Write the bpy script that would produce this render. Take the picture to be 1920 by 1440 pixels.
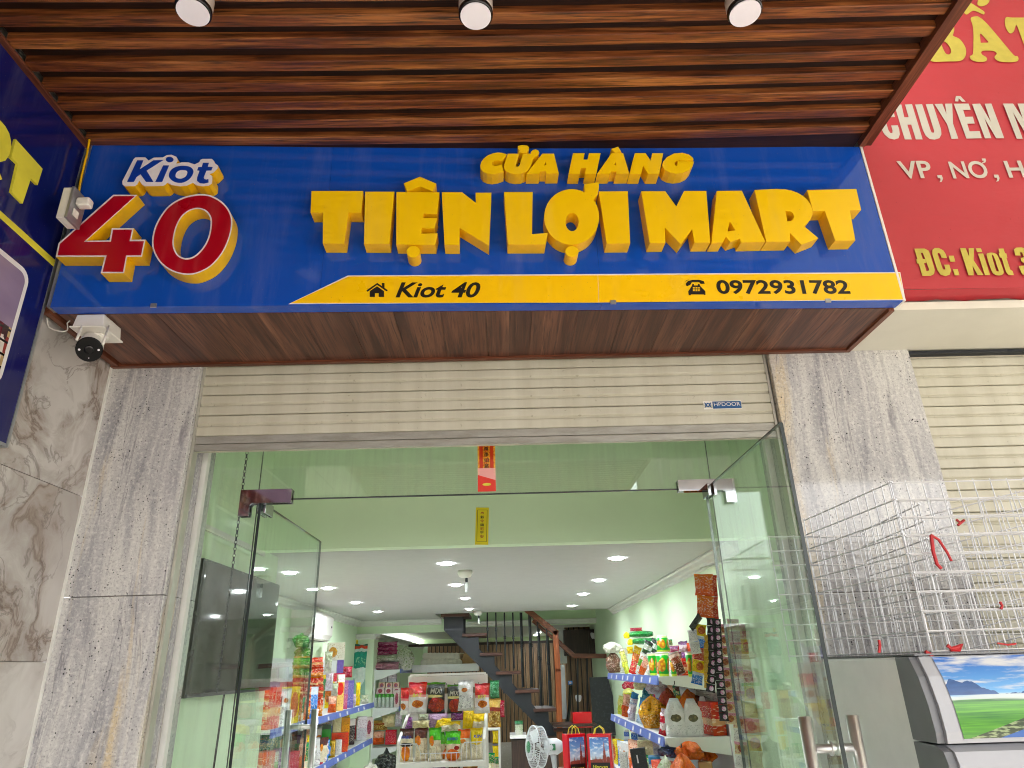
import bpy, math, random
from mathutils import Vector, Matrix
from mathutils import noise as mnoise
from mathutils.geometry import tessellate_polygon
R = math.radians
for o in list(bpy.data.objects):
    bpy.data.objects.remove(o)
scene = bpy.context.scene
COL = scene.collection
rnd = random.Random(7)

# ------------------------------------------------------------------ camera
# solved from the vanishing points of the photograph (phone main lens, 24 mm equivalent, pitched up)
FPX, CX, CY = 1279.0, 960.0, 720.0
YA = Vector((-10, 530, FPX)).normalized()
_v = Vector((-93, -3091, FPX))
ZA = (_v - YA * _v.dot(YA)).normalized()
XA = YA.cross(ZA)
EYE = Vector((0, 0, 1.6))
cam_d = bpy.data.cameras.new('camera')
cam = bpy.data.objects.new('camera', cam_d)
COL.objects.link(cam)
right = Vector((XA[0], YA[0], ZA[0])); down = Vector((XA[1], YA[1], ZA[1])); fwd = Vector((XA[2], YA[2], ZA[2]))
cam.matrix_world = Matrix(((right[0], -down[0], -fwd[0], EYE[0]), (right[1], -down[1], -fwd[1], EYE[1]),
                           (right[2], -down[2], -fwd[2], EYE[2]), (0, 0, 0, 1)))
cam_d.sensor_width = 36.0
cam_d.lens = 36.0 * FPX / 1920.0
cam_d.clip_start = 0.02
cam_d.clip_end = 400
scene.camera = cam

# ------------------------------------------------------------------ sky, sun, exposure
SUN_EL, SUN_ROT = R(50), R(150)
world = bpy.data.worlds.new('World'); scene.world = world; world.use_nodes = True
wn, wl = world.node_tree.nodes, world.node_tree.links
wn.clear()
sky = wn.new('ShaderNodeTexSky'); sky.sky_type = 'NISHITA'; sky.sun_disc = False
sky.sun_elevation = SUN_EL; sky.sun_rotation = SUN_ROT
sky.dust_density = 4.0; sky.air_density = 1.0; sky.ozone_density = 0.6
hs = wn.new('ShaderNodeHueSaturation'); hs.inputs['Saturation'].default_value = 0.3
bg = wn.new('ShaderNodeBackground'); bg.inputs['Strength'].default_value = 0.15
wo = wn.new('ShaderNodeOutputWorld')
wl.new(sky.outputs[0], hs.inputs['Color']); wl.new(hs.outputs[0], bg.inputs['Color']); wl.new(bg.outputs[0], wo.inputs['Surface'])
sun_d = bpy.data.lights.new('sun', 'SUN'); sun_d.energy = 4.0; sun_d.angle = R(.6); sun_d.color = (1, .96, .9)
sun = bpy.data.objects.new('sun', sun_d); COL.objects.link(sun)
sd = Vector((math.sin(SUN_ROT) * math.cos(SUN_EL), math.cos(SUN_ROT) * math.cos(SUN_EL), math.sin(SUN_EL)))
sun.rotation_euler = sd.to_track_quat('Z', 'Y').to_euler(); sun.location = (0, -5, 12)
scene.view_settings.view_transform = 'Standard'
scene.view_settings.look = 'None'
scene.view_settings.gamma = 1
scene.view_settings.use_curve_mapping = False
scene.view_settings.exposure = 2.35
LAMP = 165.0                      # radiance of the lit downlights in the shop
scene.cycles.use_denoising = True
scene.cycles.filter_width = 1.05
scene.cycles.max_bounces = 10
scene.cycles.transparent_max_bounces = 24
scene.cycles.glossy_bounces = 5
scene.cycles.diffuse_bounces = 5
scene.cycles.sample_clamp_indirect = 6
scene.cycles.caustics_reflective = False
scene.cycles.caustics_refractive = False

# ------------------------------------------------------------------ pixel -> place helpers
def ray(px, py):
    v = Vector((px - CX, py - CY, FPX))
    return Vector((v.dot(XA), v.dot(YA), v.dot(ZA)))
def P(px, py, Y=None, X=None, Z=None):
    r = ray(px, py)
    t = Y / r.y if Y is not None else (X / r.x if X is not None else (Z - 1.6) / r.z)
    return EYE + r * t
def Ppl(px, py, o, n):
    r = ray(px, py)
    return EYE + r * ((o - EYE).dot(n) / r.dot(n))

# ------------------------------------------------------------------ materials
def lin(h):
    h = h.lstrip('#')
    out = []
    for i in (0, 2, 4):
        c = int(h[i:i + 2], 16) / 255
        out.append(c / 12.92 if c <= .04045 else ((c + .055) / 1.055) ** 2.4)
    return tuple(out)
def col4(c):
    if isinstance(c, str): c = lin(c)
    return (c[0], c[1], c[2], 1)
class NT:
    def __init__(s, name):
        s.m = bpy.data.materials.new(name); s.m.use_nodes = True
        s.t = s.m.node_tree; s.t.nodes.clear()
        s.out = s.t.nodes.new('ShaderNodeOutputMaterial')
    def n(s, typ, ins=None, **props):
        nd = s.t.nodes.new('ShaderNode' + typ)
        for k, v in props.items(): setattr(nd, k, v)
        for k, v in (ins or {}).items(): s.set(nd.inputs[k], v)
        return nd
    def set(s, sock, v):
        if isinstance(v, bpy.types.NodeSocket): s.t.links.new(v, sock)
        elif isinstance(v, (tuple, list)) and len(v) == 3 and sock.type == 'RGBA': sock.default_value = (*v, 1)
        elif isinstance(v, str): sock.default_value = col4(v)
        else: sock.default_value = v
    def math(s, op, a, b=0.0, c=0.0, clamp=False):
        nd = s.n('Math', {0: a, 1: b, 2: c}, operation=op); nd.use_clamp = clamp
        return nd.outputs[0]
    def mix(s, f, a, b, blend='MIX'):
        nd = s.n('Mix', data_type='RGBA', blend_type=blend)
        s.set(nd.inputs[0], f); s.set(nd.inputs[6], a if not isinstance(a, str) else col4(a)); s.set(nd.inputs[7], b if not isinstance(b, str) else col4(b))
        return nd.outputs[2]
    def ramp(s, f, stops, interp='LINEAR'):
        nd = s.n('ValToRGB', {0: f}); cr = nd.color_ramp; cr.interpolation = interp
        while len(cr.elements) < len(stops): cr.elements.new(.5)
        for e, (p, c) in zip(cr.elements, stops):
            e.position = p; e.color = col4(c) if not isinstance(c, (int, float)) else (c, c, c, 1)
        return nd.outputs[0]
    def coord(s, scale=(1, 1, 1), rot=(0, 0, 0), loc=(0, 0, 0), which='Object'):
        tc = s.n('TexCoord')
        mp = s.n('Mapping', {'Vector': tc.outputs[which], 'Scale': scale, 'Rotation': rot, 'Location': loc})
        return mp.outputs[0]
    def noise(s, vec, scale=5., detail=4., rough=.5, dist=0., out=0):
        return s.n('TexNoise', {'Vector': vec, 'Scale': scale, 'Detail': detail, 'Roughness': rough, 'Distortion': dist}).outputs[out]
    def bsdf(s, color, rough=.5, metal=0., spec=.5, bump=None, bstr=.3, bdist=.01, **kw):
        ins = {'Base Color': color if not isinstance(color, str) else col4(color), 'Roughness': rough, 'Metallic': metal, 'Specular IOR Level': spec}
        ins.update(kw)
        b = s.n('BsdfPrincipled', ins)
        if bump is not None:
            bp = s.n('Bump', {'Height': bump, 'Strength': bstr, 'Distance': bdist})
            s.t.links.new(bp.outputs[0], b.inputs['Normal'])
        s.t.links.new(b.outputs[0], s.out.inputs['Surface'])
        return s.m
MATS = {}
def plain(key, c, rough=.5, metal=0., spec=.5, vary=.12, vs=6.):
    """a paint or plastic with slight mottling and uneven gloss"""
    if key in MATS: return MATS[key]
    t = NT(key); co = t.coord()
    nz = t.noise(co, vs, 5, .6)
    cl = lin(c) if isinstance(c, str) else c
    a = tuple(max(0, x * (1 - vary)) for x in cl); b = tuple(min(1, x * (1 + vary)) for x in cl)
    base = t.mix(t.ramp(nz, [(.3, 0.), (.7, 1.)]), a, b)
    rg = t.n('MapRange', {'Value': t.noise(co, vs * 3, 3), 'To Min': max(.02, rough * .8), 'To Max': min(1, rough * 1.25)}).outputs[0]
    MATS[key] = t.bsdf(base, rg, metal, spec)
    return MATS[key]
def wood(key, dark, mid, light, axis='X', scale=1., rough=.45, spec=.4, strip=0.):
    """straight grained laminate; axis is the grain direction"""
    t = NT(key)
    sc = {'X': (.55, 9, 9), 'Y': (9, .55, 9), 'Z': (9, 9, .55)}[axis]
    rid = t.n('ObjectInfo').outputs['Random']
    tc = t.n('TexCoord').outputs['Object']
    off = t.n('CombineXYZ', {'X': t.math('MULTIPLY', rid, 37.), 'Y': t.math('MULTIPLY', rid, 11.), 'Z': t.math('MULTIPLY', rid, 53.)}).outputs[0]
    ad = t.n('VectorMath', {0: tc, 1: off}, operation='ADD').outputs[0]
    mp = t.n('Mapping', {'Vector': ad, 'Scale': tuple(x * scale for x in sc)}).outputs[0]
    g1 = t.noise(mp, 1.6, 6, .6, 1.2)
    mp2 = t.n('Mapping', {'Vector': ad, 'Scale': tuple(x * scale * (7 if x > 1 else 4.) for x in sc)}).outputs[0]
    g2 = t.noise(mp2, 2.0, 5, .65, .4)
    mp3 = t.n('Mapping', {'Vector': ad, 'Scale': tuple(x * scale * (.9 if x > 1 else 1.6) for x in sc)}).outputs[0]
    kn = t.n('TexVoronoi', {'Vector': mp3, 'Scale': .75}).outputs['Distance']
    c = t.ramp(g1, [(.28, dark), (.5, mid), (.72, light)])
    c = t.mix(t.ramp(g2, [(.36, .95), (.5, .25), (.6, 0.)]), c, dark)
    c = t.mix(t.ramp(g2, [(.6, 0.), (.72, .3)]), c, light)
    c = t.mix(t.ramp(kn, [(.05, .8), (.22, 0.)]), c, dark)
    if strip:
        ax = {'X': 1, 'Y': 0, 'Z': 0}[axis]
        sx = t.n('SeparateXYZ', {0: tc}).outputs[ax]
        fl = t.math('FLOOR', t.math('MULTIPLY', t.math('ADD', sx, t.math('MULTIPLY', g1, .012)), strip))
        wn_ = t.n('TexWhiteNoise', {'W': fl}, noise_dimensions='1D').outputs[0]
        c = t.mix(t.n('MapRange', {'Value': wn_, 'To Min': 0., 'To Max': .6}).outputs[0], c, dark)
    MATS[key] = t.bsdf(c, t.n('MapRange', {'Value': g2, 'To Min': rough * .8, 'To Max': rough * 1.3}).outputs[0], 0, spec, bump=g2, bstr=.15, bdist=.004)
    return MATS[key]

def make_granite():
    t = NT('granite'); tc = t.n('TexCoord').outputs['Object']
    # flow streaks lean a little off the vertical and wander
    wob = t.noise(t.n('Mapping', {'Vector': tc, 'Scale': (1.2, 1.2, .7)}).outputs[0], 1.3, 3, .5)
    wv = t.n('CombineXYZ', {'X': t.math('MULTIPLY', wob, .16)}).outputs[0]
    tw = t.n('VectorMath', {0: tc, 1: wv}, operation='ADD').outputs[0]
    mp = t.n('Mapping', {'Vector': tw, 'Scale': (7, 7, .7), 'Rotation': (0, R(6), 0)}).outputs[0]
    st = t.noise(mp, 2.0, 7, .62, .6)
    be = t.noise(t.n('Mapping', {'Vector': tw, 'Scale': (3.4, 3.4, .3), 'Rotation': (0, R(7), 0), 'Location': (.35, 0, .1)}).outputs[0], 1.6, 5, .6, .7)
    gr = t.noise(tc, 95, 3, .7)
    c = t.ramp(st, [(.30, '#939398'), (.46, '#b5b4b6'), (.60, '#cecdca')])
    c = t.mix(t.ramp(be, [(.55, 0.), (.66, .8)]), c, '#d6c39c')
    c = t.mix(t.ramp(gr, [(.36, .5), (.5, 0.)]), c, '#86838a')
    c = t.mix(t.ramp(t.noise(tc, 60, 2, .6), [(.52, 0.), (.66, .45)]), c, '#e6e4e0')
    vn = t.noise(t.n('Mapping', {'Vector': tw, 'Scale': (8, 8, .5), 'Rotation': (0, R(6), 0)}).outputs[0], 1.2, 5, .6, .9)
    msk = t.ramp(t.noise(t.n('Mapping', {'Vector': tw, 'Scale': (3, 3, .8)}).outputs[0], 1.7, 2), [(.45, 0.), (.6, 1.)])
    c = t.mix(t.math('MULTIPLY', msk, t.ramp(vn, [(.48, 0.), (.5, .6), (.52, 0.)])), c, '#6a6770')
    for sc, lo, hi, ns in ((62., .15, .22, 13.), (34., .10, .15, 7.)):
        v = t.n('TexVoronoi', {'Vector': tc, 'Scale': sc, 'Randomness': 1.}).outputs['Distance']
        sp = t.math('MULTIPLY', t.ramp(v, [(lo, 1.), (hi, 0.)]), t.ramp(t.noise(tc, ns, 3), [(.48, 0.), (.62, 1.)]))
        c = t.mix(sp, c, '#25232b')
    MATS['granite'] = t.bsdf(c, .06, 0, .45, bump=gr, bstr=.03, bdist=.001)
make_granite()
def make_marble():
    t = NT('marble_tile')
    rid = t.n('ObjectInfo').outputs['Random']; tc0 = t.n('TexCoord').outputs['Object']
    tc = t.n('VectorMath', {0: tc0, 1: t.n('CombineXYZ', {'X': t.math('MULTIPLY', rid, 9.), 'Y': t.math('MULTIPLY', rid, 17.), 'Z': rid}).outputs[0]}, operation='ADD').outputs[0]
    warp = t.noise(tc, 1.1, 4, .55, 0, out=1)
    w = t.n('VectorMath', {0: tc, 1: t.n('VectorMath', {0: warp, 'Scale': .9}, operation='SCALE').outputs[0]}, operation='ADD').outputs[0]
    c = t.ramp(t.noise(w, 1.3, 4, .5), [(.3, '#aba6a2'), (.5, '#bfbab6'), (.7, '#d3d0cc')])
    big = t.ramp(t.noise(tc, 1.5, 2), [(.36, 0.), (.56, 1.)])
    v1 = t.noise(w, 1.5, 9, .62, .7)
    c = t.mix(t.math('MULTIPLY', t.math('ADD', t.math('MULTIPLY', big, .75), .2), t.ramp(v1, [(.40, 0.), (.47, .35), (.5, .95), (.52, .45), (.6, 0.)])), c, '#75685f')
    c = t.mix(t.math('MULTIPLY', big, t.ramp(v1, [(.36, 0.), (.47, .2), (.58, 0.)])), c, '#a3866f')
    v2 = t.noise(w, 2.2, 7, .62, .8)
    c = t.mix(t.math('MULTIPLY', t.ramp(v2, [(.48, 0.), (.5, .5), (.52, 0.)]), big), c, '#574b45')
    MATS['marble'] = t.bsdf(c, .2, 0, .45)
make_marble()
def make_glass():
    t = NT('door_glass')
    bf = t.n('NewGeometry').outputs['Backfacing']
    ior = t.n('MapRange', {'Value': bf, 'To Min': 1.62, 'To Max': 1 / 1.62}).outputs[0]
    fr = t.n('Fresnel', {'IOR': ior}).outputs[0]
    tr = t.n('BsdfTransparent', {'Color': (.955, .985, .97, 1)})
    gl = t.n('BsdfGlossy', {'Color': (.92, 1, .96, 1), 'Roughness': .0})
    m1 = t.n('MixShader', {0: fr, 1: tr.outputs[0], 2: gl.outputs[0]})
    # faint wiping haze
    co = t.coord((14, 14, .7))
    hz = t.math('MULTIPLY', t.ramp(t.noise(co, 2.5, 5, .6), [(.42, 0.), (.75, 1.)]), .05)
    df = t.n('BsdfDiffuse', {'Color': (.8, .85, .83, 1)})
    m2 = t.n('MixShader', {0: hz, 1: m1.outputs[0], 2: df.outputs[0]})
    t.t.links.new(m2.outputs[0], t.out.inputs['Surface'])
    MATS['glass'] = t.m
make_glass()
def make_film():
    t = NT('clear_film')
    lw = t.n('LayerWeight', {'Blend': .35}).outputs['Facing']
    nz = t.noise(t.coord(), 22, 5, .7, 1.)
    bp = t.n('Bump', {'Height': nz, 'Strength': .9, 'Distance': .02})
    tr = t.n('BsdfTransparent', {'Color': (.93, .95, .96, 1)})
    gl = t.n('BsdfGlossy', {'Color': (.95, .97, 1, 1), 'Roughness': .12, 'Normal': bp.outputs[0]})
    m1 = t.n('MixShader', {0: t.math('ADD', t.math('MULTIPLY', lw, .5), .18), 1: tr.outputs[0], 2: gl.outputs[0]})
    t.t.links.new(m1.outputs[0], t.out.inputs['Surface'])
    MATS['film'] = t.m
make_film()
def emit(key, c, s):
    t = NT(key); e = t.n('Emission', {'Color': col4(c), 'Strength': s}); t.t.links.new(e.outputs[0], t.out.inputs['Surface'])
    MATS[key] = t.m; return t.m
emit('lamp_on', '#f4fbff', LAMP)

def glossy_panel(key, c, rough=.06, vary=.06, streak=True):
    t = NT(key); co = t.coord((1, 1, 1))
    nz = t.noise(co, 1.5, 4)
    cl = lin(c)
    base = t.mix(nz, tuple(x * (1 - vary) for x in cl), tuple(min(1, x * (1 + vary)) for x in cl))
    sp = t.n('TexVoronoi', {'Vector': co, 'Scale': 55.}).outputs['Distance']
    dust = t.math('MULTIPLY', t.ramp(sp, [(.05, 1.), (.09, 0.)]), t.ramp(t.noise(co, 4, 2), [(.46, 0.), (.6, 1.)]))
    base = t.mix(t.math('MULTIPLY', dust, .55), base, '#6b6656')
    film = t.ramp(t.noise(t.coord((5, 5, .7)), 2., 5, .65), [(.5, 0.), (.8, .10)])
    base = t.mix(film, base, '#a8a498')
    MATS[key] = t.bsdf(base, t.n('MapRange', {'Value': t.noise(co, 9, 4), 'To Min': rough * .7, 'To Max': rough * 1.8}).outputs[0], 0, .5, bump=t.noise(t.coord((1, 1, .6)), 2.3, 2, .4), bstr=.12, bdist=.05)
    return MATS[key]
glossy_panel('sign_blue', '#124cb2', .07)
glossy_panel('sign_yellow', '#f8c500', .25)
glossy_panel('letter_yellow', '#f6c800', .33)
glossy_panel('letter_red', '#a8001a', .25)
plain('letter_white', '#e6dfe2', .35)
plain('letter_blue', '#0a3aa0', .3)
plain('letter_side', '#efb800', .42, vary=.1, vs=14)
glossy_panel('side_navy', '#12185a', .05)
plain('print_black', '#14110f', .4)
plain('print_yellow', '#d9cf3c', .4)
plain('print_cream', '#b9b3a4', .55, vary=.06)
plain('print_pale', '#dcd8d8', .5)
plain('banner_gold', '#b9a945', .55, vary=.1, vs=20)
plain('aluminium', '#a9abb0', .35, .7)
plain('dark_metal', '#2b2f36', .4, .3)
plain('black_steel', '#23262b', .45, .2)
plain('chrome', '#b4b4ba', .05, 1., vary=.03)
plain('steel_tube', '#e0e0de', .38, 1., vary=.03)
plain('white_plastic', '#e4e1da', .35, vary=.03)
plain('white_paint', '#dfdfda', .4, vary=.05)
plain('black_plastic', '#0c0c0d', .25)
plain('black_gloss', '#060608', .05)
plain('black_matt', '#0a0a0b', .45, 0., .25)
plain('wall_green', '#dcf0cf', .55, vary=.035, vs=1.5)
plain('ceiling_white', '#bdbcba', .6, vary=.02)
plain('soffit_cream', '#d9d6c8', .6, vary=.05, vs=3)
plain('shelf_white', '#d8dcda', .35, vary=.04)
plain('shelf_blue', '#5d72b8', .3, vary=.12)
plain('wire_white', '#d4d6da', .3, .3)
plain('red_tie', '#b01820', .45)
plain('grout', '#b5b0aa', .7)
plain('guide_metal', '#b5b3a8', .4, .3)
plain('concrete', '#b8b2a8', .8, vary=.15)
plain('shop_floor', '#e0dcd4', .25, vary=.06)
plain('asphalt', '#4a4a4b', .9)
plain('machine_grey', '#efefee', .15, vary=.05)
plain('machine_dark', '#6a6c70', .4)
plain('machine_light', '#a3a5ab', .3, vary=.04)
plain('fan_grey', '#c9cdcf', .35)
plain('hpdoor_blue', '#0f4f86', .35)
plain('wall_plaster', '#b9b6ac', .8)
plain('foam', '#ece7d6', .6)
plain('cardboard', '#b08a5a', .7)
plain('lens_white', '#e9e4ee', .35, vary=.03)
plain('lamp_body', '#b8aea6', .4, .2, vary=.06)
wood('wood_slat', '#240f07', '#7e431f', '#b8763f', 'X', 1.0, .36, .5)
wood('wood_slat_shade', '#120805', '#2c150c', '#3e2013', 'X', 1.0, .5, .3)  # near-black tones paint the shade of the slat grooves into the wood
wood('wood_soffit', '#3a1f18', '#744a39', '#97674f', 'Y', .8, .4, .4, strip=13.)
wood('wood_trim', '#4a2416', '#70402b', '#8a5238', 'X', 1.2, .4)
wood('wood_trim_y', '#4a2416', '#75442e', '#8f573b', 'Y', 1.2, .4)
wood('wood_rail', '#7a3a18', '#a85a2c', '#bf7440', 'Z', 1.2, .32)
wood('wood_rail_x', '#4d2616', '#7d4526', '#965a35', 'X', 1.2, .32)
wood('wood_dark', '#2a1d18', '#3d2c25', '#4e392f', 'Z', 1.2, .4)
wood('wood_panel', '#6d523d', '#a07f60', '#bb9a78', 'Z', 1.2, .45)
wood('wood_tread', '#331d17', '#553428', '#6e483a', 'X', 1.2, .4)

def make_shutter():
    t = NT('shutter_cream'); co = t.coord()
    st = t.noise(t.coord((6, 6, .8)), 2, 5, .6)
    c = t.mix(t.ramp(st, [(.35, 0.), (.7, 1.)]), '#bcb8a6', '#cac7b7')
    dirt = t.math('MULTIPLY', t.ramp(t.noise(co, 26, 3, .7), [(.66, 0.), (.72, 1.)]), .5)
    c = t.mix(dirt, c, '#86806b')
    MATS['shutter'] = t.bsdf(c, .42, 0, .4)
    t = NT('shutter_bar_metal'); co = t.coord((1, 4, 4))
    c = t.mix(t.ramp(t.noise(co, 8, 5, .7), [(.4, 0.), (.65, 1.)]), '#aba9a1', '#98958b')
    MATS['shutter_bar'] = t.bsdf(c, .4, .35, .4)
make_shutter()
def make_banner():
    t = NT('banner_red'); co = t.coord()
    c = t.mix(t.noise(co, 2.2, 5), '#a32a33', '#bb3b42')
    v = t.n('TexVoronoi', {'Vector': co, 'Scale': 26.}).outputs['Distance']
    sp = t.math('MULTIPLY', t.ramp(v, [(.04, 1.), (.08, 0.)]), t.ramp(t.noise(co, 6, 2), [(.5, 0.), (.6, 1.)]))
    c = t.mix(t.math('MULTIPLY', sp, .8), c, '#5a0f14')
    wv = t.noise(t.coord((1, 1, 2.2)), 2.4, 4, .5, .6)
    MATS['banner'] = t.bsdf(c, .38, 0, .4, bump=wv, bstr=.25, bdist=.03)
make_banner()

# ------------------------------------------------------------------ mesh builder
class MB:
    def __init__(s): s.v = []; s.f = []; s.mi = []
    def add(s, vs, fs, mi=0):
        k = len(s.v); s.v += [Vector(p) for p in vs]
        s.f += [tuple(i + k for i in f) for f in fs]; s.mi += [mi] * len(fs)
        return s
    def box(s, x0, x1, y0, y1, z0, z1, mi=0):
        vs = [(x, y, z) for z in (z0, z1) for y in (y0, y1) for x in (x0, x1)]
        return s.add(vs, [(0, 2, 3, 1), (4, 5, 7, 6), (0, 1, 5, 4), (2, 6, 7, 3), (0, 4, 6, 2), (1, 3, 7, 5)], mi)
    def hexa(s, q, mi=0):
        """8 corners: 4 of one face then the 4 opposite ones"""
        return s.add(q, [(3, 2, 1, 0), (4, 5, 6, 7), (0, 1, 5, 4), (1, 2, 6, 5), (2, 3, 7, 6), (3, 0, 4, 7)], mi)
    def quad(s, a, b, c, d, mi=0): return s.add([a, b, c, d], [(0, 1, 2, 3)], mi)
    def tube(s, path, r, n=6, caps=True, mi=0):
        path = [Vector(p) for p in path]; rr = r if isinstance(r, (list, tuple)) else [r] * len(path)
        k = len(s.v); prev = None
        for i, p in enumerate(path):
            d = (path[min(i + 1, len(path) - 1)] - path[max(i - 1, 0)]).normalized()
            if prev is None: a = d.orthogonal().normalized()
            else: a = (prev - d * prev.dot(d)); a = a.normalized() if a.length > 1e-5 else d.orthogonal().normalized()
            prev = a; b = d.cross(a)
            for j in range(n):
                t = 2 * math.pi * j / n
                s.v.append(p + (a * math.cos(t) + b * math.sin(t)) * rr[i])
        for i in range(len(path) - 1):
            for j in range(n):
                s.f.append((k + i * n + j, k + i * n + (j + 1) % n, k + (i + 1) * n + (j + 1) % n, k + (i + 1) * n + j)); s.mi.append(mi)
        if caps:
            s.f.append(tuple(k + j for j in reversed(range(n)))); s.mi.append(mi)
            e = k + (len(path) - 1) * n; s.f.append(tuple(e + j for j in range(n))); s.mi.append(mi)
        return s
    def lathe(s, prof, n=20, c=(0, 0, 0), M=None, mi=0, caps=True):
        k = len(s.v); c = Vector(c)
        for r, z in prof:
            for j in range(n):
                t = 2 * math.pi * j / n
                p = Vector((r * math.cos(t), r * math.sin(t), z))
                if M is not None: p = M @ p
                s.v.append(p + c)
        for i in range(len(prof) - 1):
            for j in range(n):
                s.f.append((k + i * n + j, k + i * n + (j + 1) % n, k + (i + 1) * n + (j + 1) % n, k + (i + 1) * n + j)); s.mi.append(mi)
        if caps:
            s.f.append(tuple(k + j for j in reversed(range(n)))); s.mi.append(mi)
            e = k + (len(prof) - 1) * n; s.f.append(tuple(e + j for j in range(n))); s.mi.append(mi)
        return s
    def prism(s, loops, o, u, v, n, depth, mi=0, side_mi=None, back=False):
        """filled outline (first loop outer, rest holes) in plane o,u,v; front at +0, walls go to -n*depth"""
        side_mi = mi if side_mi is None else side_mi
        pts = [[o + u * a + v * b for a, b in lp] for lp in loops]
        def area(lp): return sum(lp[i][0] * lp[(i + 1) % len(lp)][1] - lp[(i + 1) % len(lp)][0] * lp[i][1] for i in range(len(lp)))
        for i in range(len(loops)):
            if (area(loops[i]) > 0) != (i == 0): pts[i].reverse(); loops[i] = list(reversed(loops[i]))
        tris = tessellate_polygon([[Vector((a, b, 0)) for a, b in lp] for lp in loops])
        flat = [p for lp in pts for p in lp]; f2 = [q for lp in loops for q in lp]
        fs = []
        for t in tris:
            (x0, y0), (x1, y1), (x2, y2) = (f2[i] for i in t)
            cr = (x1 - x0) * (y2 - y0) - (x2 - x0) * (y1 - y0)
            if abs(cr) < 1e-12: continue
            fs.append(tuple(t) if cr > 0 else (t[0], t[2], t[1]))
        s.add(flat, fs, mi)
        if depth:
            bk = [p - n * depth for p in flat]
            k = 0
            for lp in pts:
                m = len(lp)
                vs = flat[k:k + m] + bk[k:k + m]
                s.add(vs, [(i, i + m, (i + 1) % m + m, (i + 1) % m) for i in range(m)], side_mi)
                k += m
            if back: s.add(bk, [tuple(reversed(f)) for f in fs], side_mi)
        return s
    def build(s, name, mats, parent=None, smooth=False, loc=None):
        """links ONE mesh object; parts keep world shape under an unrotated parent"""
        base = Vector((0, 0, 0))
        p = parent
        while p is not None: base = base + p.location; p = p.parent
        lo = Vector(loc) if loc is not None else None
        off = base + (lo - base if lo is not None else Vector((0, 0, 0)))
        if parent is None: off = lo if lo is not None else Vector((0, 0, 0))
        me = bpy.data.meshes.new(name)
        me.from_pydata([tuple(q - off) for q in s.v], [], s.f)
        if not isinstance(mats, (list, tuple)): mats = [mats]
        for m in mats: me.materials.append(MATS[m] if isinstance(m, str) else m)
        if len(mats) > 1: me.polygons.foreach_set('material_index', s.mi)
        if smooth: me.polygons.foreach_set('use_smooth', [True] * len(me.polygons))
        me.update()
        ob = bpy.data.objects.new(name, me); COL.objects.link(ob)
        if parent is not None:
            ob.parent = parent; ob.location = off - base
        else: ob.location = off
        return ob
def tag(o, label=None, cat=None, group=None, kind=None):
    if label: o['label'] = label
    if cat: o['category'] = cat
    if group: o['group'] = group
    if kind: o['kind'] = kind
    return o
def empty(name, loc, label, cat, group=None):
    o = bpy.data.objects.new(name, None); COL.objects.link(o); o.location = loc; o.empty_display_size = .05
    return tag(o, label, cat, group)
def struct(name, mb, m, loc=None): return tag(mb.build(name, m, loc=loc), kind='structure')
def copy_tree(o, parent=None):
    c = o.copy(); COL.objects.link(c)
    if parent is not None: c.parent = parent
    for ch in list(o.children): copy_tree(ch, c)
    return c
def bevel(o, w=.004, seg=2):
    md = o.modifiers.new('bevel', 'BEVEL'); md.width = w; md.segments = seg; md.limit_method = 'ANGLE'; md.angle_limit = R(40)
    return o
def smooth_loop(pts, k=5):
    out = []; n = len(pts)
    for i in range(n):
        p0, p1, p2, p3 = (pts[(i + d) % n] for d in (-1, 0, 1, 2))
        for j in range(k):
            t = j / k
            out.append(tuple(.5 * (2 * p1[a] + (p2[a] - p0[a]) * t + (2 * p0[a] - 5 * p1[a] + 4 * p2[a] - p3[a]) * t * t + (3 * p1[a] - p0[a] - 3 * p2[a] + p3[a]) * t ** 3) for a in (0, 1)))
    return out
def ell(cx, cy, rx, ry, n=24, a0=0., a1=360.):
    full = abs(a1 - a0) >= 359.9
    m = n if full else n + 1
    return [(cx + rx * math.cos(R(a0 + (a1 - a0) * i / n)), cy + ry * math.sin(R(a0 + (a1 - a0) * i / n))) for i in range(m)]
def inset(pts, d):
    n = len(pts); A = sum(pts[i][0] * pts[(i + 1) % n][1] - pts[(i + 1) % n][0] * pts[i][1] for i in range(n))
    sg = 1 if A > 0 else -1; out = []
    for i in range(n):
        p, q, r_ = Vector(pts[i - 1]), Vector(pts[i]), Vector(pts[(i + 1) % n])
        e1 = (q - p).normalized(); e2 = (r_ - q).normalized()
        n1 = Vector((-e1.y, e1.x)) * sg; n2 = Vector((-e2.y, e2.x)) * sg
        b = n1 + n2
        b = b / max(.35, b.dot(n1)) if b.length > 1e-6 else n1
        out.append(tuple(q + b * d))
    return out
def text_loopmesh(body, size=1., bold=0., shear=0., align='LEFT', spacing=1.):
    cu = bpy.data.curves.new('t', 'FONT'); cu.body = body; cu.size = size; cu.offset = bold; cu.shear = shear; cu.align_x = align
    cu.space_character = spacing; cu.resolution_u = 4; cu.fill_mode = 'FRONT'
    ob = bpy.data.objects.new('t', cu); COL.objects.link(ob)
    bpy.context.view_layer.update()
    dg = bpy.context.evaluated_depsgraph_get()
    me = bpy.data.meshes.new_from_object(ob.evaluated_get(dg), depsgraph=dg)
    vs = [v.co.copy() for v in me.vertices]; fs = [tuple(p.vertices) for p in me.polygons]
    bpy.data.objects.remove(ob); bpy.data.curves.remove(cu); bpy.data.meshes.remove(me)
    return vs, fs
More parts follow.
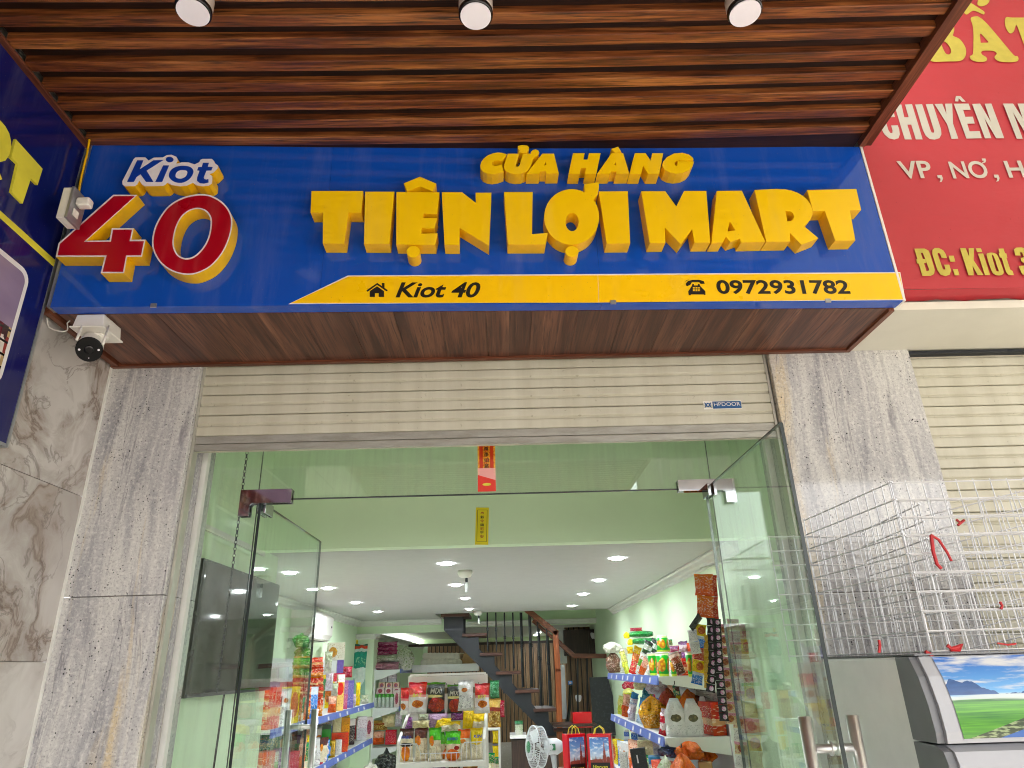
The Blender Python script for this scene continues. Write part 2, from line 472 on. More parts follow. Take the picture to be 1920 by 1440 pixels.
def text(name, body, m, o, u, v, w, h, parent=None, bold=.02, shear=0., spacing=1.):
    """flat lettering fitted to w x h, lower left corner at o, in plane u,v"""
    vs, fs = text_loopmesh(body, 1., bold, shear, 'LEFT', spacing)
    if not vs: return None
    x0 = min(p.x for p in vs); x1 = max(p.x for p in vs); y0 = min(p.y for p in vs); y1 = max(p.y for p in vs)
    u = Vector(u); v = Vector(v); o = Vector(o)
    mb = MB(); mb.add([o + u * ((p.x - x0) / (x1 - x0) * w) + v * ((p.y - y0) / (y1 - y0) * h) for p in vs], fs)
    return mb.build(name, m, parent)

# =================================================================== THE STREET SIDE (behind the photographer)
struct('pavement', MB().box(-30, 30, -4.0, 3.0, -.2, 0), 'concrete')
struct('road', MB().box(-60, 60, -16, -4.0, -.34, -.14), 'asphalt')
struct('ground', MB().box(-150, 150, -200, 60, -1.2, -.35), 'concrete')
plain('bark', '#4a4036', .9); 
def leafmat():
    t = NT('leaf'); rid = t.n('ObjectInfo').outputs['Random']
    c = t.mix(t.noise(t.coord(), 1.2, 2), '#1f3a17', '#42662a')
    MATS['leaf'] = t.bsdf(c, .5)
leafmat()
def tree(x, y, h, r, label):
    root = empty('street_tree', (x, y, 0), label, 'tree', None)
    rr = random.Random(int(x * 10 + 99)); mb = MB()
    mb.tube([(x, y, -.2), (x + .1, y, h * .3), (x - .05, y, h * .6)], [.2, .15, .1], 8)
    for k in range(6):
        a = k * 1.05; z = h * (.32 + .04 * k)
        mb.tube([(x, y, z), (x + r * .5 * math.cos(a), y + r * .5 * math.sin(a), z + r * .5), (x + r * .8 * math.cos(a), y + r * .8 * math.sin(a), z + r * .8)], [.08, .05, .02], 5)
    mb.build('trunk', 'bark', root)
    cb = MB(); cl = []
    for k in range(26):
        a = rr.uniform(0, 6.28); q = rr.uniform(.2, 1) ** .6 * r
        cl.append((x + q * math.cos(a), y + q * math.sin(a), h * .68 + rr.uniform(-.28, .3) * h, rr.uniform(.35, .8)))
    for cx_, cy_, cz_, cr in cl:
        for k in range(60):
            d = Vector((rr.gauss(0, 1), rr.gauss(0, 1), rr.gauss(0, .8))).normalized() * cr * rr.uniform(.5, 1.1)
            p = Vector((cx_, cy_, cz_)) + d; s_ = rr.uniform(.07, .14)
            a = Vector((rr.gauss(0, 1), rr.gauss(0, 1), rr.gauss(0, 1))).normalized(); b = a.orthogonal().normalized()
            cb.quad(p - a * s_, p + b * s_ * .5, p + a * s_, p - b * s_ * .5)
    cb.build('crown', 'leaf', root)
for x, y, h, r, lb in ((-5.2, -4.6, 7.5, 2.2, 'leafy street tree at the kerb left of the shop'), (-1.2, -5.0, 8.2, 2.4, 'tall leafy street tree at the kerb in front of the shop'),
                       (15.6, -4.7, 7.0, 2.1, 'short leafy street tree far right along the kerb'), (-9.4, -5.1, 8, 2.4, 'broad leafy street tree far left along the kerb')):
    tree(x, y, h, r, lb)
ob = empty('apartment_block', (0, -22, 0), 'pale apartment block across the road behind the photographer', 'building')
MB().box(-26, 22, -30, -22, 0, 4.4).build('wall', 'wall_plaster', ob)
wb0 = None
for k in range(14):
    for j in range(1):
        if wb0 is None:
            wb0 = MB().box(-24, -22.4, -22.05, -21.97, 1.2, 2.8).build('window', 'black_gloss', ob)
        elif True:
            c_ = wb0.copy(); COL.objects.link(c_); c_.parent = ob; c_.location = Vector((k * 3.3, 0, j * 3.3))

# =================================================================== THE SHELL OF THE SHOP
HC = 2.36          # shop ceiling
YL = 4.65          # green beam face
XL, XR = -1.60, 1.62
struct('floor', MB().box(-2.75, 1.9, 3.0, 19.2, -.15, .0), 'shop_floor')
struct('facade_wall', MB().box(-3.2, 5.2, 3.36, 3.5, 3.02, 5.2), 'wall_plaster')
struct('wall_left', MB().box(XL - .3, XL, 3.44, 4.95, 0, 3.7).box(-2.75, XL - .3, 4.85, 4.95, 0, 3.7).box(-2.75, -2.45, 4.95, 11.95, 0, 3.7), 'wall_green')
struct('wall_right', MB().box(XR, XR + .25, 3.44, 4.95, 0, 3.7).box(XR, XR + .25, 4.95, 19, 0, 5.05), 'wall_green')
struct('wall_front_inside', MB().box(XL, XR, 3.51, 3.56, 2.75, 3.7), 'wall_green')
struct('beam', MB().box(-2.75, XR + .2, YL, YL + .12, HC + .002, 3.7), 'wall_green')
struct('upper_ceiling', MB().box(-2.75, 1.9, 3.4, YL + .3, 3.7, 3.8), 'ceiling_white')
struct('ceiling', MB().box(-2.45, XR, YL + .12, 10.75, HC, HC + .12).box(-2.45, -1.06, 10.75, 11.95, HC, HC + .12), 'ceiling_white')
# stair void, back room
struct('stair_void_wall', MB().box(-1.06, XR, 12.9, 13.0, 2.27, 5).box(-1.12, -1.06, 10.87, 12.9, HC + .12, 5).box(-2.75, XR + .2, 10.76, 10.86, HC + .12, 5)
       .box(-1.12, XR + .2, 10.75, 13, 5, 5.1), 'wall_green')
struct('back_beam', MB().box(-2.45, -1.0, 11.95, 12.05, 2.16, 2.36).box(-2.45, -2.16, 11.95, 19, 0, 2.16), 'wall_green')
struct('back_ceiling', MB().box(-2.16, XR, 13.0, 19, 2.31, 2.41).box(-2.16, -1.0, 12.05, 13.0, 2.31, 2.41), 'ceiling_white')
struct('back_wall', MB().box(-2.45, XR + .2, 19, 19.1, 0, 2.5), 'wall_green')
def crown(name, a, b, nrm, m='white_paint'):
    a = Vector(a); b = Vector(b); n = Vector(nrm); mb = MB()
    prof = [(0, 0), (.085, 0), (.085, -.012), (.06, -.02), (.045, -.045), (.02, -.06), (.018, -.08), (0, -.085)]
    k = len(prof)
    mb.add([a + n * p + Vector((0, 0, q)) for p, q in prof] + [b + n * p + Vector((0, 0, q)) for p, q in prof],
           [(i, (i + 1) % k, (i + 1) % k + k, i + k) for i in range(k)] + [tuple(range(k)), tuple(range(2 * k - 1, k - 1, -1))])
    return struct(name, mb, m)
crown('crown_moulding', (XR - .001, YL + .12, HC - .001), (XR - .001, 10.75, HC - .001), (-1, 0, 0))
crown('crown_moulding', (-2.449, 5.0, HC - .001), (-2.449, 11.94, HC - .001), (1, 0, 0))
crown('crown_moulding', (-2.44, 11.949, HC - .001), (-1.06, 11.949, HC - .001), (0, -1, 0))
crown('crown_moulding', (-2.45, 11.949, 2.16), (-2.16, 11.949, 2.16), (0, -1, 0))
crown('crown_moulding', (-2.159, 11.95, 2.16), (-2.159, 18.9, 2.16), (1, 0, 0))
crown('crown_moulding', (-1.0, 12.899, 2.36), (XR, 12.899, 2.36), (0, -1, 0))

# =================================================================== STONE FACADE
def pillar(label, x0, x1, y1, seams):
    root = empty('granite_pillar', ((x0 + x1) / 2, 3.1, 0), label, 'pillar')
    MB().box(x0 + .02, x1 - .02, 3.125, y1, 0, 3.3).build('core', 'concrete', root)
    zs = [0] + seams + [3.05]
    for a, b in zip(zs, zs[1:]):
        g = .0015
        bevel(MB().box(x0, x1, 3.1, 3.122, a + g, b - g).build('slab', 'granite', root), .002, 1)
        MB().box(x0 - .0, x0 + .018, 3.1235, y1, a + g, b - g).build('slab', 'granite', root)
        MB().box(x1 - .018, x1, 3.1235, y1, a + g, b - g).build('slab', 'granite', root)
    return root
pillar('grey speckled granite pillar left of the shop entrance', -1.917, -1.482, 3.42, [.72, 1.93])
pillar('grey speckled granite pillar between the two shops, behind the wire cages', 1.352, 2.062, 3.42, [.62, 1.86])
root = empty('marble_wall', (-1.95, 1.9, 0), 'beige veined marble tiled wall beneath the navy side sign', 'wall')
MB().box(-2.2, -1.942, .2, 3.1, 0, 4.1).build('backing', 'grout', root)
y = 3.095
for zi, (z0, z1) in enumerate(((-.0, .47), (.47, 1.07), (1.07, 1.671), (1.671, 2.371), (2.371, 3.07), (3.07, 3.8))):
    for a, b in ((1.90, 3.093), (.7, 1.90), (.2, .7)):
        MB().box(-1.941, -1.92, a + .0015, b - .0015, z0 + .0015, z1 - .0015).build('tile', 'marble', root)
MB().box(-1.9195, -1.911, 3.088, 3.0985, 0, 3.02).build('corner_bead', 'white_paint', root)

# =================================================================== ROLLER SHUTTERS
def shutter(label, x0, x1, zb, zt, y, guides=True):
    root = empty('roller_shutter', ((x0 + x1) / 2, y, zb), label, 'shutter')
    p = .1055; z = zb + .075
    base = None; k = 0
    while z + k * p < zt:
        za = z + k * p
        if base is None:
            prof = [(.004, .0), (-.010, .001), (-.013, .004), (-.015, .043), (-.011, .047), (-.004, .050), (-.004, .056), (-.012, .061), (-.014, .065), (-.015, .098), (-.012, .1012), (.004, .1015)]
            mb = MB(); n = len(prof)
            mb.add([(x0, y + a, za + b) for a, b in prof] + [(x1, y + a, za + b) for a, b in prof], [(i, i + n, i + 1 + n, i + 1) for i in range(n - 1)] + [(n - 1, 2 * n - 1, n, 0)])
            base = mb.build('slat', 'shutter', root)
        else:
            c = base.copy(); COL.objects.link(c); c.parent = root; c.location = base.location + Vector((rnd.uniform(-.0006, .0006), rnd.uniform(-.0012, .0012), k * p))
        k += 1
    mb = MB().box(x0, x1, y + .003, y + .02, zb + .0, zt)
    mb.build('backing', 'shutter', root)
    b = MB(); N = 24
    for i in range(N):
        xa = x0 + (x1 - x0) * i / N; xb = x0 + (x1 - x0) * (i + 1) / N
        wa = .003 * math.sin(i * 1.7) + .004 * math.sin(i * .6); wb = .003 * math.sin((i + 1) * 1.7) + .004 * math.sin((i + 1) * .6)
        b.hexa([(xa, y - .012, zb + wa * .4), (xb, y - .012, zb + wb * .4), (xb, y - .012, zb + .03 + wb * .3), (xa, y - .012, zb + .03 + wa * .3),
                (xa, y + .0, zb + wa * .4), (xb, y + .0, zb + wb * .4), (xb, y + .0, zb + .03 + wb * .3), (xa, y + .0, zb + .03 + wa * .3)])
    b.build('bottom_bar', 'shutter_bar', root)
    MB().box(x0, x1, y - .0085, y - .001, zb + .036, zb + .073).build('bottom_slat', 'shutter_bar', root)
    for xx in (x0 - .004, x1 + .004):
        if guides: MB().box(xx - .006, xx + .006, y - .02, y + .03, 0, zt).build('guide', 'guide_metal', root)
    return root
shutter('cream roller shutter rolled partly down over the glass shop entrance', -1.47, 1.335, 2.59, 3.04, 3.15)
shutter('closed cream roller shutter of the neighbouring shop behind the wire cages', 2.075, 4.6, .02, 3.0, 3.16, False)
MB_ = MB().box(2.064, 4.6, 3.11, 3.155, 3.002, 3.018)
tag(MB_.build('shutter_header', 'dark_metal', loc=(3.3, 3.12, 3.0)), 'dark metal strip above the neighbouring closed shutter', 'header')
# sticker
a = P(1320, 768, Y=3.138); b = P(1389, 751, Y=3.138)
st = tag(MB().box(a.x, b.x, 3.1355, 3.1385, a.z, b.z).build('shutter_sticker', 'white_plastic', loc=(a.x, 3.138, a.z)), 'small blue and white HPDOOR sticker on the cream shutter', 'sticker')
wS = b.x - a.x; hS = b.z - a.z
MB().box(a.x + wS * .24, b.x - .003, 3.1335, 3.1353, a.z + hS * .06, b.z - hS * .08).build('blue_field', 'hpdoor_blue', st)
text('lettering', 'HPDOOR', 'print_pale', (a.x + wS * .27, 3.1328, a.z + hS * .34), (1, 0, 0), (0, 0, 1), wS * .69, hS * .46, st, .0)
mb = MB(); MB.prism(mb, [[(0, 0), (.3, .25), (.5, .12), (.7, .25), (1, 0), (.85, .5), (1, 1), (.7, .78), (.5, .9), (.3, .78), (0, 1), (.15, .5)], [(.38, .38), (.62, .38), (.62, .64), (.38, .64)]],
                    Vector((a.x + wS * .02, 3.1345, a.z + hS * .16)), Vector((wS * .19, 0, 0)), Vector((0, 0, hS * .7)), Vector((0, -1, 0)), 0)
mb.build('emblem', 'hpdoor_blue', st)

# =================================================================== WOODEN BOX SOFFIT UNDER THE SIGN
root = empty('wood_soffit', (-.1, 2.8, 3.02), 'dark brown wood laminate soffit under the blue shop sign', 'soffit')
def sgn_y(x): return 2.5 + (x + 1.855) * .0278
mb = MB(); x = -1.86
xs = [-1.855 + .2 * i for i in range(18)] + [1.735]
k = 0
for xa, xb in zip(xs, xs[1:]):
    g = .0008
    MB().hexa([(xa + g, sgn_y(xa) + .062, 3.024), (xb - g, sgn_y(xb) + .062, 3.024), (xb - g, 3.082, 3.024), (xa + g, 3.082, 3.024),
               (xa + g, sgn_y(xa) + .062, 3.05), (xb - g, sgn_y(xb) + .062, 3.05), (xb - g, 3.082, 3.05), (xa + g, 3.082, 3.05)]).build('plank', 'wood_soffit', root)
MB().box(-1.91, 1.735, 3.072, 3.0985, 3.012, 3.05).build('trim', 'wood_trim', root)
MB().box(-1.9, -1.872, 2.53, 3.07, 3.014, 3.05).build('trim', 'wood_trim_y', root)
MB().box(1.736, 1.76, 2.665, 3.098, 3.012, 3.05).build('trim', 'wood_trim_y', root)
struct('soffit_fill', MB().box(-1.9, 1.74, 2.68, 3.35, 3.055, 3.8), 'wall_plaster')

# =================================================================== SLATTED CANOPY CEILING
root = empty('slatted_ceiling', (-.05, 1.5, 3.87), 'brown wooden slatted canopy ceiling above the shop sign', 'ceiling')
def sag(x): return -.022 * (1 - (x / 1.85) ** 2)
X0, X1 = -1.862, 1.742; NX = 12
def bowed(y0, y1, z0, z1):
    mb = MB()
    for i in range(NX + 1):
        x = X0 + (X1 - X0) * i / NX; s = sag(x)
        mb.v += [Vector((x, y0, z0 + s)), Vector((x, y1, z0 + s)), Vector((x, y1, z1 + s)), Vector((x, y0, z1 + s))]
    for i in range(NX):
        for j in range(4):
            mb.f.append((i * 4 + j, i * 4 + (j + 1) % 4, i * 4 + 4 + (j + 1) % 4, i * 4 + 4 + j)); mb.mi.append(0)
    mb.f += [(3, 2, 1, 0), (NX * 4, NX * 4 + 1, NX * 4 + 2, NX * 4 + 3)]; mb.mi += [0, 0]
    return mb
for k in range(56):
    yf = 2.497 - k * .1048 + rnd.uniform(-.004, .004)
    o = bowed(yf - .05, yf, 3.872, 3.914).build('slat', 'wood_slat', root)
    bevel(o, .004, 2)
    bowed(yf - .0995, yf - .0505, 3.905 + rnd.uniform(-.002, .002), 3.915).build('groove_board', 'wood_slat_shade', root)
bowed(-3.3, 2.46, 3.916, 3.935).build('backing', 'wood_slat_shade', root)
bowed(2.499, 2.66, 3.885, 3.90).build('end_board', 'wood_slat_shade', root)
MB().box(1.744, 1.772, -3.3, 2.57, 3.852, 3.95).build('trim', 'wood_trim_y', root)
MB().box(1.7735, 1.806, -3.3, 2.575, 3.862, 3.95).build('trim', 'wood_trim_y', root)
MB().box(-1.884, -1.858, -3.3, 2.5, 3.858, 3.8705).build('trim', 'wood_trim_y', root)
MB().box(-1.9, 1.8, -3.36, -3.302, 3.70, 4.2).build('fascia', 'wood_trim', root)  # out of view; hangs low to keep reflected sky off the transom
struct('canopy_roof', MB().box(-2.4, 1.8, -3.3, 3.4, 4.0, 4.1), 'wall_plaster')

struct('neighbour_shade_canopy', MB().box(1.83, 12, -2.4, 3.3, 5.6, 5.75).box(1.83, 12, -2.5, -2.401, 3.70, 5.75).box(-9, -2.41, -3.3, 3.3, 4.0, 4.15).box(-9, -1.91, -3.45, -3.37, 3.62, 4.2), 'wall_plaster')  # unseen canopies with added fascia drops that block daylight and reflected sky
# spotlights (off): matt black mount, grey band, white lens
for i, (px, py, lb) in enumerate(((362, 23, 'left'), (892, 30, 'middle'), (1397, 25, 'right'))):
    c = P(px, py, Z=3.70)
    if i == 0:
        sp = empty('ceiling_spotlight', (0, 0, 3.7), '', 'lamp', 'unlit cylinder spotlights on the slatted ceiling')
        MB().lathe([(.056, 0), (.06, .004), (.06, .018), (.056, .02)], 32, (0, 0, 3.70)).build('bezel', 'black_plastic', sp, True)
        MB().lathe([(.0535, 0), (.0535, .004)], 32, (0, 0, 3.6965)).build('lens', 'lens_white', sp, False)
        MB().lathe([(.059, 0), (.06, .002), (.06, .05), (.059, .052)], 32, (0, 0, 3.7205)).build('body', 'lamp_body', sp, True)
        MB().lathe([(.058, 0), (.058, .1), (.045, .1), (.045, .13)], 32, (0, 0, 3.7735)).build('mount', 'black_plastic', sp, True)
        o = sp
    else: o = copy_tree(sp)
    o.location = (c.x, c.y, 3.7)
    o['label'] = {'left': 'unlit white lensed cylinder spotlight hanging above the Kiot 40 lettering', 'middle': 'unlit white lensed cylinder spotlight hanging in the middle of the slatted ceiling',
                  'right': 'unlit white lensed cylinder spotlight hanging nearest the red banner'}[lb]

# =================================================================== MAIN SIGN
SO = Vector((-1.855, 2.5, 3.026)); SU = Vector((1, .0278, 0)).normalized(); SV = Vector((0, 0, 1)); SN = Vector((.0278, -1, 0)).normalized()
root = empty('shop_sign', (-.07, 2.55, 3.02), 'blue shop sign with raised yellow letters reading TIEN LOI MART', 'sign')
sign = root
def hexbox(u0, u1, v0, v1, d0, d1):
    """box on the sign plane; d is the distance in front of the sheet"""
    q = [SO + SU * u + SV * v + SN * d for d in (d1, d0) for u, v in ((u0, v0), (u1, v0), (u1, v1), (u0, v1))]
    return MB().hexa(q)
W_ = 3.622
for a, b in ((0, 1.1), (1.1, 2.3), (2.3, W_)):
    hexbox(a + .0005, b - .0005, 0, .852, -.06, 0).build('panel', 'sign_blue', root)
hexbox(W_ + .001, W_ + .012, 0, .853, -.05, .004).build('edge_strip', 'white_plastic', root)
hexbox(-.012, -.001, 0, .853, -.05, .004).build('edge_strip', 'aluminium', root)
def uv(px, py, d=0.):
    p = Ppl(px, py, SO + SN * d, SN); q = p - (SO + SN * d)
    return (q.dot(SU), q.dot(SV))
def cr(pts, sc, ox, oy): return [(x / sc + ox, y / sc + oy) for x, y in pts]
def raised(name, loops, d, front, side, base=0., par=None):
    """loops in photo pixels of the front face; walls run back to the sheet"""
    lp = [[uv(x, y, d) for x, y in l] for l in loops]
    mb = MB(); mb.prism(lp, SO + SN * d, SU, SV, SN, d - base, 0, 1)
    return mb.build(name, [front, side], par or sign)
D = .07
S1 = lambda p: cr(p, 5.333, 570, 320)
S2 = lambda p: cr(p, 5.333, 930, 320)
S3 = lambda p: cr(p, 5.333, 1270, 320)
S4 = lambda p: cr(p, 9.143, 890, 265)
S5 = lambda p: cr(p, 9.143, 1100, 265)
S6 = lambda p: cr(p, 5.189, 90, 350)
S7 = lambda p: cr(p, 8.727, 215, 280)
LY = ('letter_yellow', 'letter_side')
big = [
 [S1([(75, 203), (592, 203), (572, 420), (445, 418), (402, 730), (188, 728), (190, 420), (66, 420)])],
 [S1([(612, 210), (902, 210), (852, 732), (600, 730)])],
 [S1([(925, 213), (1354, 216), (1332, 435), (1197, 428), (1187, 474), (1332, 474), (1302, 578), (1180, 575), (1172, 631), (1336, 625), (1312, 742), (922, 738)])],
 [S1([(1378, 215), (1580, 215), (1718, 322), (1716, 220), (1874, 220), (1850, 752), (1556, 572), (1552, 742), (1405, 742)])],
 [S2([(80, 213), (367, 213), (360, 635), (518, 622), (495, 738), (118, 738)])],
 [S2(ell(757, 462, 275, 278, 40, -38, 298) + [(882, 135), (1028, 115), (1030, 165), (1018, 235)]), S2(ell(761, 513, 66, 92, 28))],
 [S2([(1028, 208), (1318, 205), (1342, 728), (1107, 730)])],
 [S2([(1452, 205), (1692, 205), (1803, 358), (1881, 203), (2103, 203), (2143, 718), (1985, 720), (1961, 585), (1847, 735), (1688, 570), (1694, 722), (1537, 725)])],
 [S3([(395, 203), (645, 200), (880, 712), (637, 718), (625, 680), (530, 712), (487, 660), (455, 718), (342, 722)]), S3([(525, 507), (580, 597), (502, 607)])],
 [S3([(772, 193), (980, 183)] + [(1080, 187), (1140, 198), (1200, 220), (1250, 248), (1300, 292), (1335, 345), (1353, 400), (1352, 440), (1330, 490), (1300, 525), (1265, 553)] + [(1410, 675), (1243, 742), (1125, 620), (1130, 708), (890, 712)]),
  S3([(1080, 402), (1125, 404), (1155, 425), (1167, 455), (1160, 482), (1138, 502), (1100, 506)])],
 [S3([(1298, 193), (1790, 183), (1838, 392), (1725, 398), (1780, 697), (1580, 700), (1475, 402), (1358, 405)])],
]
for lp in big: raised('letter', lp, D, *LY)
raised('accent', [S1([(1160, 60), (1322, 130), (1288, 208), (1160, 157), (1030, 208), (997, 127)])], D, *LY)
raised('accent', [S1(ell(1093, 810, 68, 58, 26))], D, *LY)
raised('accent', [S2(ell(760, 808, 67, 53, 26))], D, *LY)
small = [
 [S4([(548, 222), (480, 198), (400, 190), (320, 203), (230, 238), (160, 290), (115, 350), (95, 410), (103, 470), (140, 520), (210, 552), (300, 565), (400, 550), (500, 515), (462, 395), (400, 415), (340, 422), (302, 402), (296, 372), (330, 340), (400, 325), (462, 333), (478, 345)])],
 [S4([(568, 210), (765, 210), (705, 412), (715, 435), (742, 437), (770, 412), (828, 210), (962, 212), (962, 182), (1000, 147), (1045, 138), (1090, 155), (1107, 192), (1088, 237), (1008, 282), (960, 430), (900, 512), (800, 556), (700, 562), (600, 545), (530, 505), (500, 445), (508, 395)])],
 [S4([(1160, 210), (1360, 210), (1442, 550), (1228, 552), (1222, 515), (1130, 515), (1108, 555), (890, 555)]), S4([(1218, 355), (1225, 410), (1185, 410)])],
 [S5([(-235, 202), (-35, 202), (-55, 312), (15, 312), (40, 203), (240, 203), (165, 558), (-30, 555), (-10, 452), (-100, 455), (-120, 558), (-310, 558)])],
 [S5([(430, 203), (625, 203), (730, 552), (505, 555), (510, 515), (415, 515), (395, 555), (180, 555)]), S5([(500, 360), (503, 402), (475, 402)])],
 [S5([(825, 202), (1008, 202), (1098, 330), (1125, 203), (1312, 205), (1245, 558), (1052, 558), (970, 420), (935, 558), (735, 558)])],
 [S5([(1832, 318), (1825, 285), (1750, 225), (1640, 195), (1500, 208), (1380, 268), (1310, 350), (1300, 420), (1340, 490), (1430, 537), (1540, 556), (1660, 540), (1760, 490), (1820, 420), (1842, 345), (1640, 342), (1562, 342), (1550, 428), (1515, 405), (1505, 372), (1530, 338), (1580, 321), (1630, 327), (1720, 328)])],
]
for lp in small: raised('letter', lp, D, *LY)
raised('accent', [S4([(740, 78), (830, 62), (900, 72), (932, 100), (928, 150), (895, 195), (752, 192), (765, 165), (805, 135), (765, 148), (742, 130)])], D, *LY)
raised('accent', [S5([(420, 130), (540, 92), (597, 190), (482, 195)])], D, *LY)
# numeral 40: white rim, red face proud of it
four = [(635, 78), (870, 80), (372, 526), (600, 521), (620, 404), (835, 403), (810, 516), (950, 515), (915, 682), (770, 682), (740, 842), (512, 842), (552, 682), (75, 682), (103, 548)]
o0 = smooth_loop([(1470, 72), (1600, 90), (1715, 165), (1782, 270), (1792, 380), (1760, 520), (1690, 660), (1580, 780), (1440, 848), (1320, 855), (1200, 820), (1100, 750), (1035, 650), (1012, 550), (1030, 420), (1085, 300), (1175, 185), (1310, 105)], 4)
i0 = smooth_loop([(1455, 217), (1530, 240), (1575, 300), (1580, 380), (1555, 500), (1500, 600), (1420, 675), (1340, 695), (1270, 665), (1232, 600), (1225, 520), (1250, 400), (1300, 300), (1370, 240)], 4)
n4 = raised('numeral', [S6(four)], D, 'letter_white', 'letter_side')
n0 = raised('numeral', [S6(o0), S6(i0)], D, 'letter_white', 'letter_side')
raised('numeral_face', [S6(inset(four, 15))], D + .002, 'letter_red', 'letter_red', D + .0004, n4)
raised('numeral_face', [S6(inset(o0, 15)), S6(inset(i0, -15))], D + .002, 'letter_red', 'letter_red', D + .0004, n0)
plq = [(340, 132), (500, 130), (555, 182), (640, 135), (790, 132), (850, 95), (930, 87), (1010, 122), (1035, 180), (1008, 236), (1100, 212), (1200, 210), (1310, 245), (1385, 210), (1400, 172), (1440, 155), (1590, 155), (1625, 190), (1632, 220), (1690, 265), (1690, 310), (1610, 388), (1550, 405), (1600, 440), (1600, 500), (1590, 560), (1540, 595), (1440, 605), (1340, 590), (1280, 548), (1180, 595), (1070, 605), (940, 585), (860, 548), (830, 580), (790, 600), (500, 605), (450, 580), (405, 513), (370, 575), (330, 602), (170, 605), (125, 570), (125, 520), (310, 160)]
pq = raised('plaque', [S7(plq)], D, 'letter_white', 'letter_side')
for lp in ([[(368, 178), (468, 178), (405, 330), (635, 178), (790, 175), (520, 345), (632, 530), (510, 530), (420, 405), (355, 450), (312, 530), (203, 530)]],
           [[(793, 262), (888, 262), (775, 530), (665, 530)]], [ell(898, 165, 63, 43, 20)],
           [smooth_loop([(1130, 268), (1240, 290), (1288, 350), (1265, 425), (1200, 500), (1090, 545), (980, 530), (900, 470), (890, 400), (930, 330), (1010, 285)], 3), smooth_loop([(1100, 335), (1170, 345), (1190, 385), (1160, 445), (1090, 480), (1020, 470), (992, 430), (1010, 375), (1050, 345)], 3)],
           [[(1445, 220), (1540, 220), (1520, 285), (1603, 287), (1580, 342), (1500, 345), (1455, 455), (1465, 485), (1500, 495), (1532, 485), (1535, 540), (1460, 557), (1390, 550), (1345, 510), (1350, 460), (1390, 345), (1350, 342), (1368, 290), (1425, 288)]]):
    raised('plaque_letter', [S7(l) for l in lp], D + .002, 'letter_blue', 'letter_blue', D + .0004, pq)
# yellow contact strip, in two sheets with a seam
def flat(name, loops, d, m, base=None):
    lp = [[uv(x, y, d) for x, y in l] for l in loops]
    mb = MB(); mb.prism(lp, SO + SN * d, SU, SV, SN, .0 if base is None else d - base, 0)
    return mb.build(name, m, sign)
ys0, ys1 = 518, 569
flat('strip_edge', [[(541, 570), (652, 516.5), (1688, 510.3), (1698, 562.5)]], .002, 'letter_white', .0003)
flat('strip', [[(546, 568), (654, 518.4), (1120.6, 516.2), (1122.6, 567.2)]], .0035, 'sign_yellow', .0023)
flat('strip', [[(1121.4, 516.2), (1687, 512), (1696, 561), (1123.4, 567)]], .0035, 'sign_yellow', .0023)
S8 = lambda p: cr(p, 6.857, 660, 505)
S9 = lambda p: cr(p, 5.486, 1270, 505)
flat('house_icon', [S8([(185, 270), (325, 175), (385, 215), (385, 175), (418, 175), (418, 238), (460, 268), (445, 283), (322, 200), (200, 290)])], .0045, 'print_black')
flat('house_icon', [S8([(228, 280), (322, 217), (412, 280), (412, 355), (343, 355), (343, 308), (295, 308), (295, 355), (228, 355)])], .0045, 'print_black')
flat('telephone_icon', [S9([(88, 145), (110, 120), (160, 108), (230, 108), (272, 122), (282, 148), (240, 150), (225, 132), (150, 133), (135, 158), (100, 174), (88, 162)])], .0045, 'print_black')
flat('telephone_icon', [S9([(155, 150), (170, 150), (172, 165), (212, 165), (214, 150), (228, 150), (232, 168), (288, 225), (290, 262), (278, 265), (275, 258), (140, 258), (137, 266), (118, 266), (112, 228), (148, 172)])] +
     [S9([(160 + 27 * i, 183 + 15 * j), (180 + 27 * i, 183 + 15 * j), (181 + 27 * i, 194 + 15 * j), (160 + 27 * i, 194 + 15 * j)]) for i in range(3) for j in range(3)], .0045, 'print_black')
flat('telephone_icon', [S9([(82, 122), (100, 110), (122, 106), (120, 110), (102, 115), (86, 126)])], .0045, 'print_black')
def sign_text(body, x0, y0, x1, y1, bold, shear, sp=1.):
    a = Ppl(x0, y1, SO + SN * .0045, SN); b = Ppl(x1, y1, SO + SN * .0045, SN); c = Ppl((x0 + x1) / 2, y0, SO + SN * .0045, SN)
    mid = (a + b) / 2
    text('lettering', body, 'print_black', a, (b - a).normalized(), SV, (b - a).length, c.z - mid.z, sign, bold, shear, sp)
sign_text('Kiot 40', 741.5, 529, 901, 558, .024, .28)
sign_text('0972931782', 1345.5, 525, 1595.5, 551.5, .026, 0)
# metal clips that hold the sheet from below
for px, py in ((289, 572), (1150, 572), (1552, 565)):
    u, v = uv(px, py, 0)
    hexbox(u - .012, u + .012, -.006, .012, .001, .006).build('clip', 'aluminium', sign)

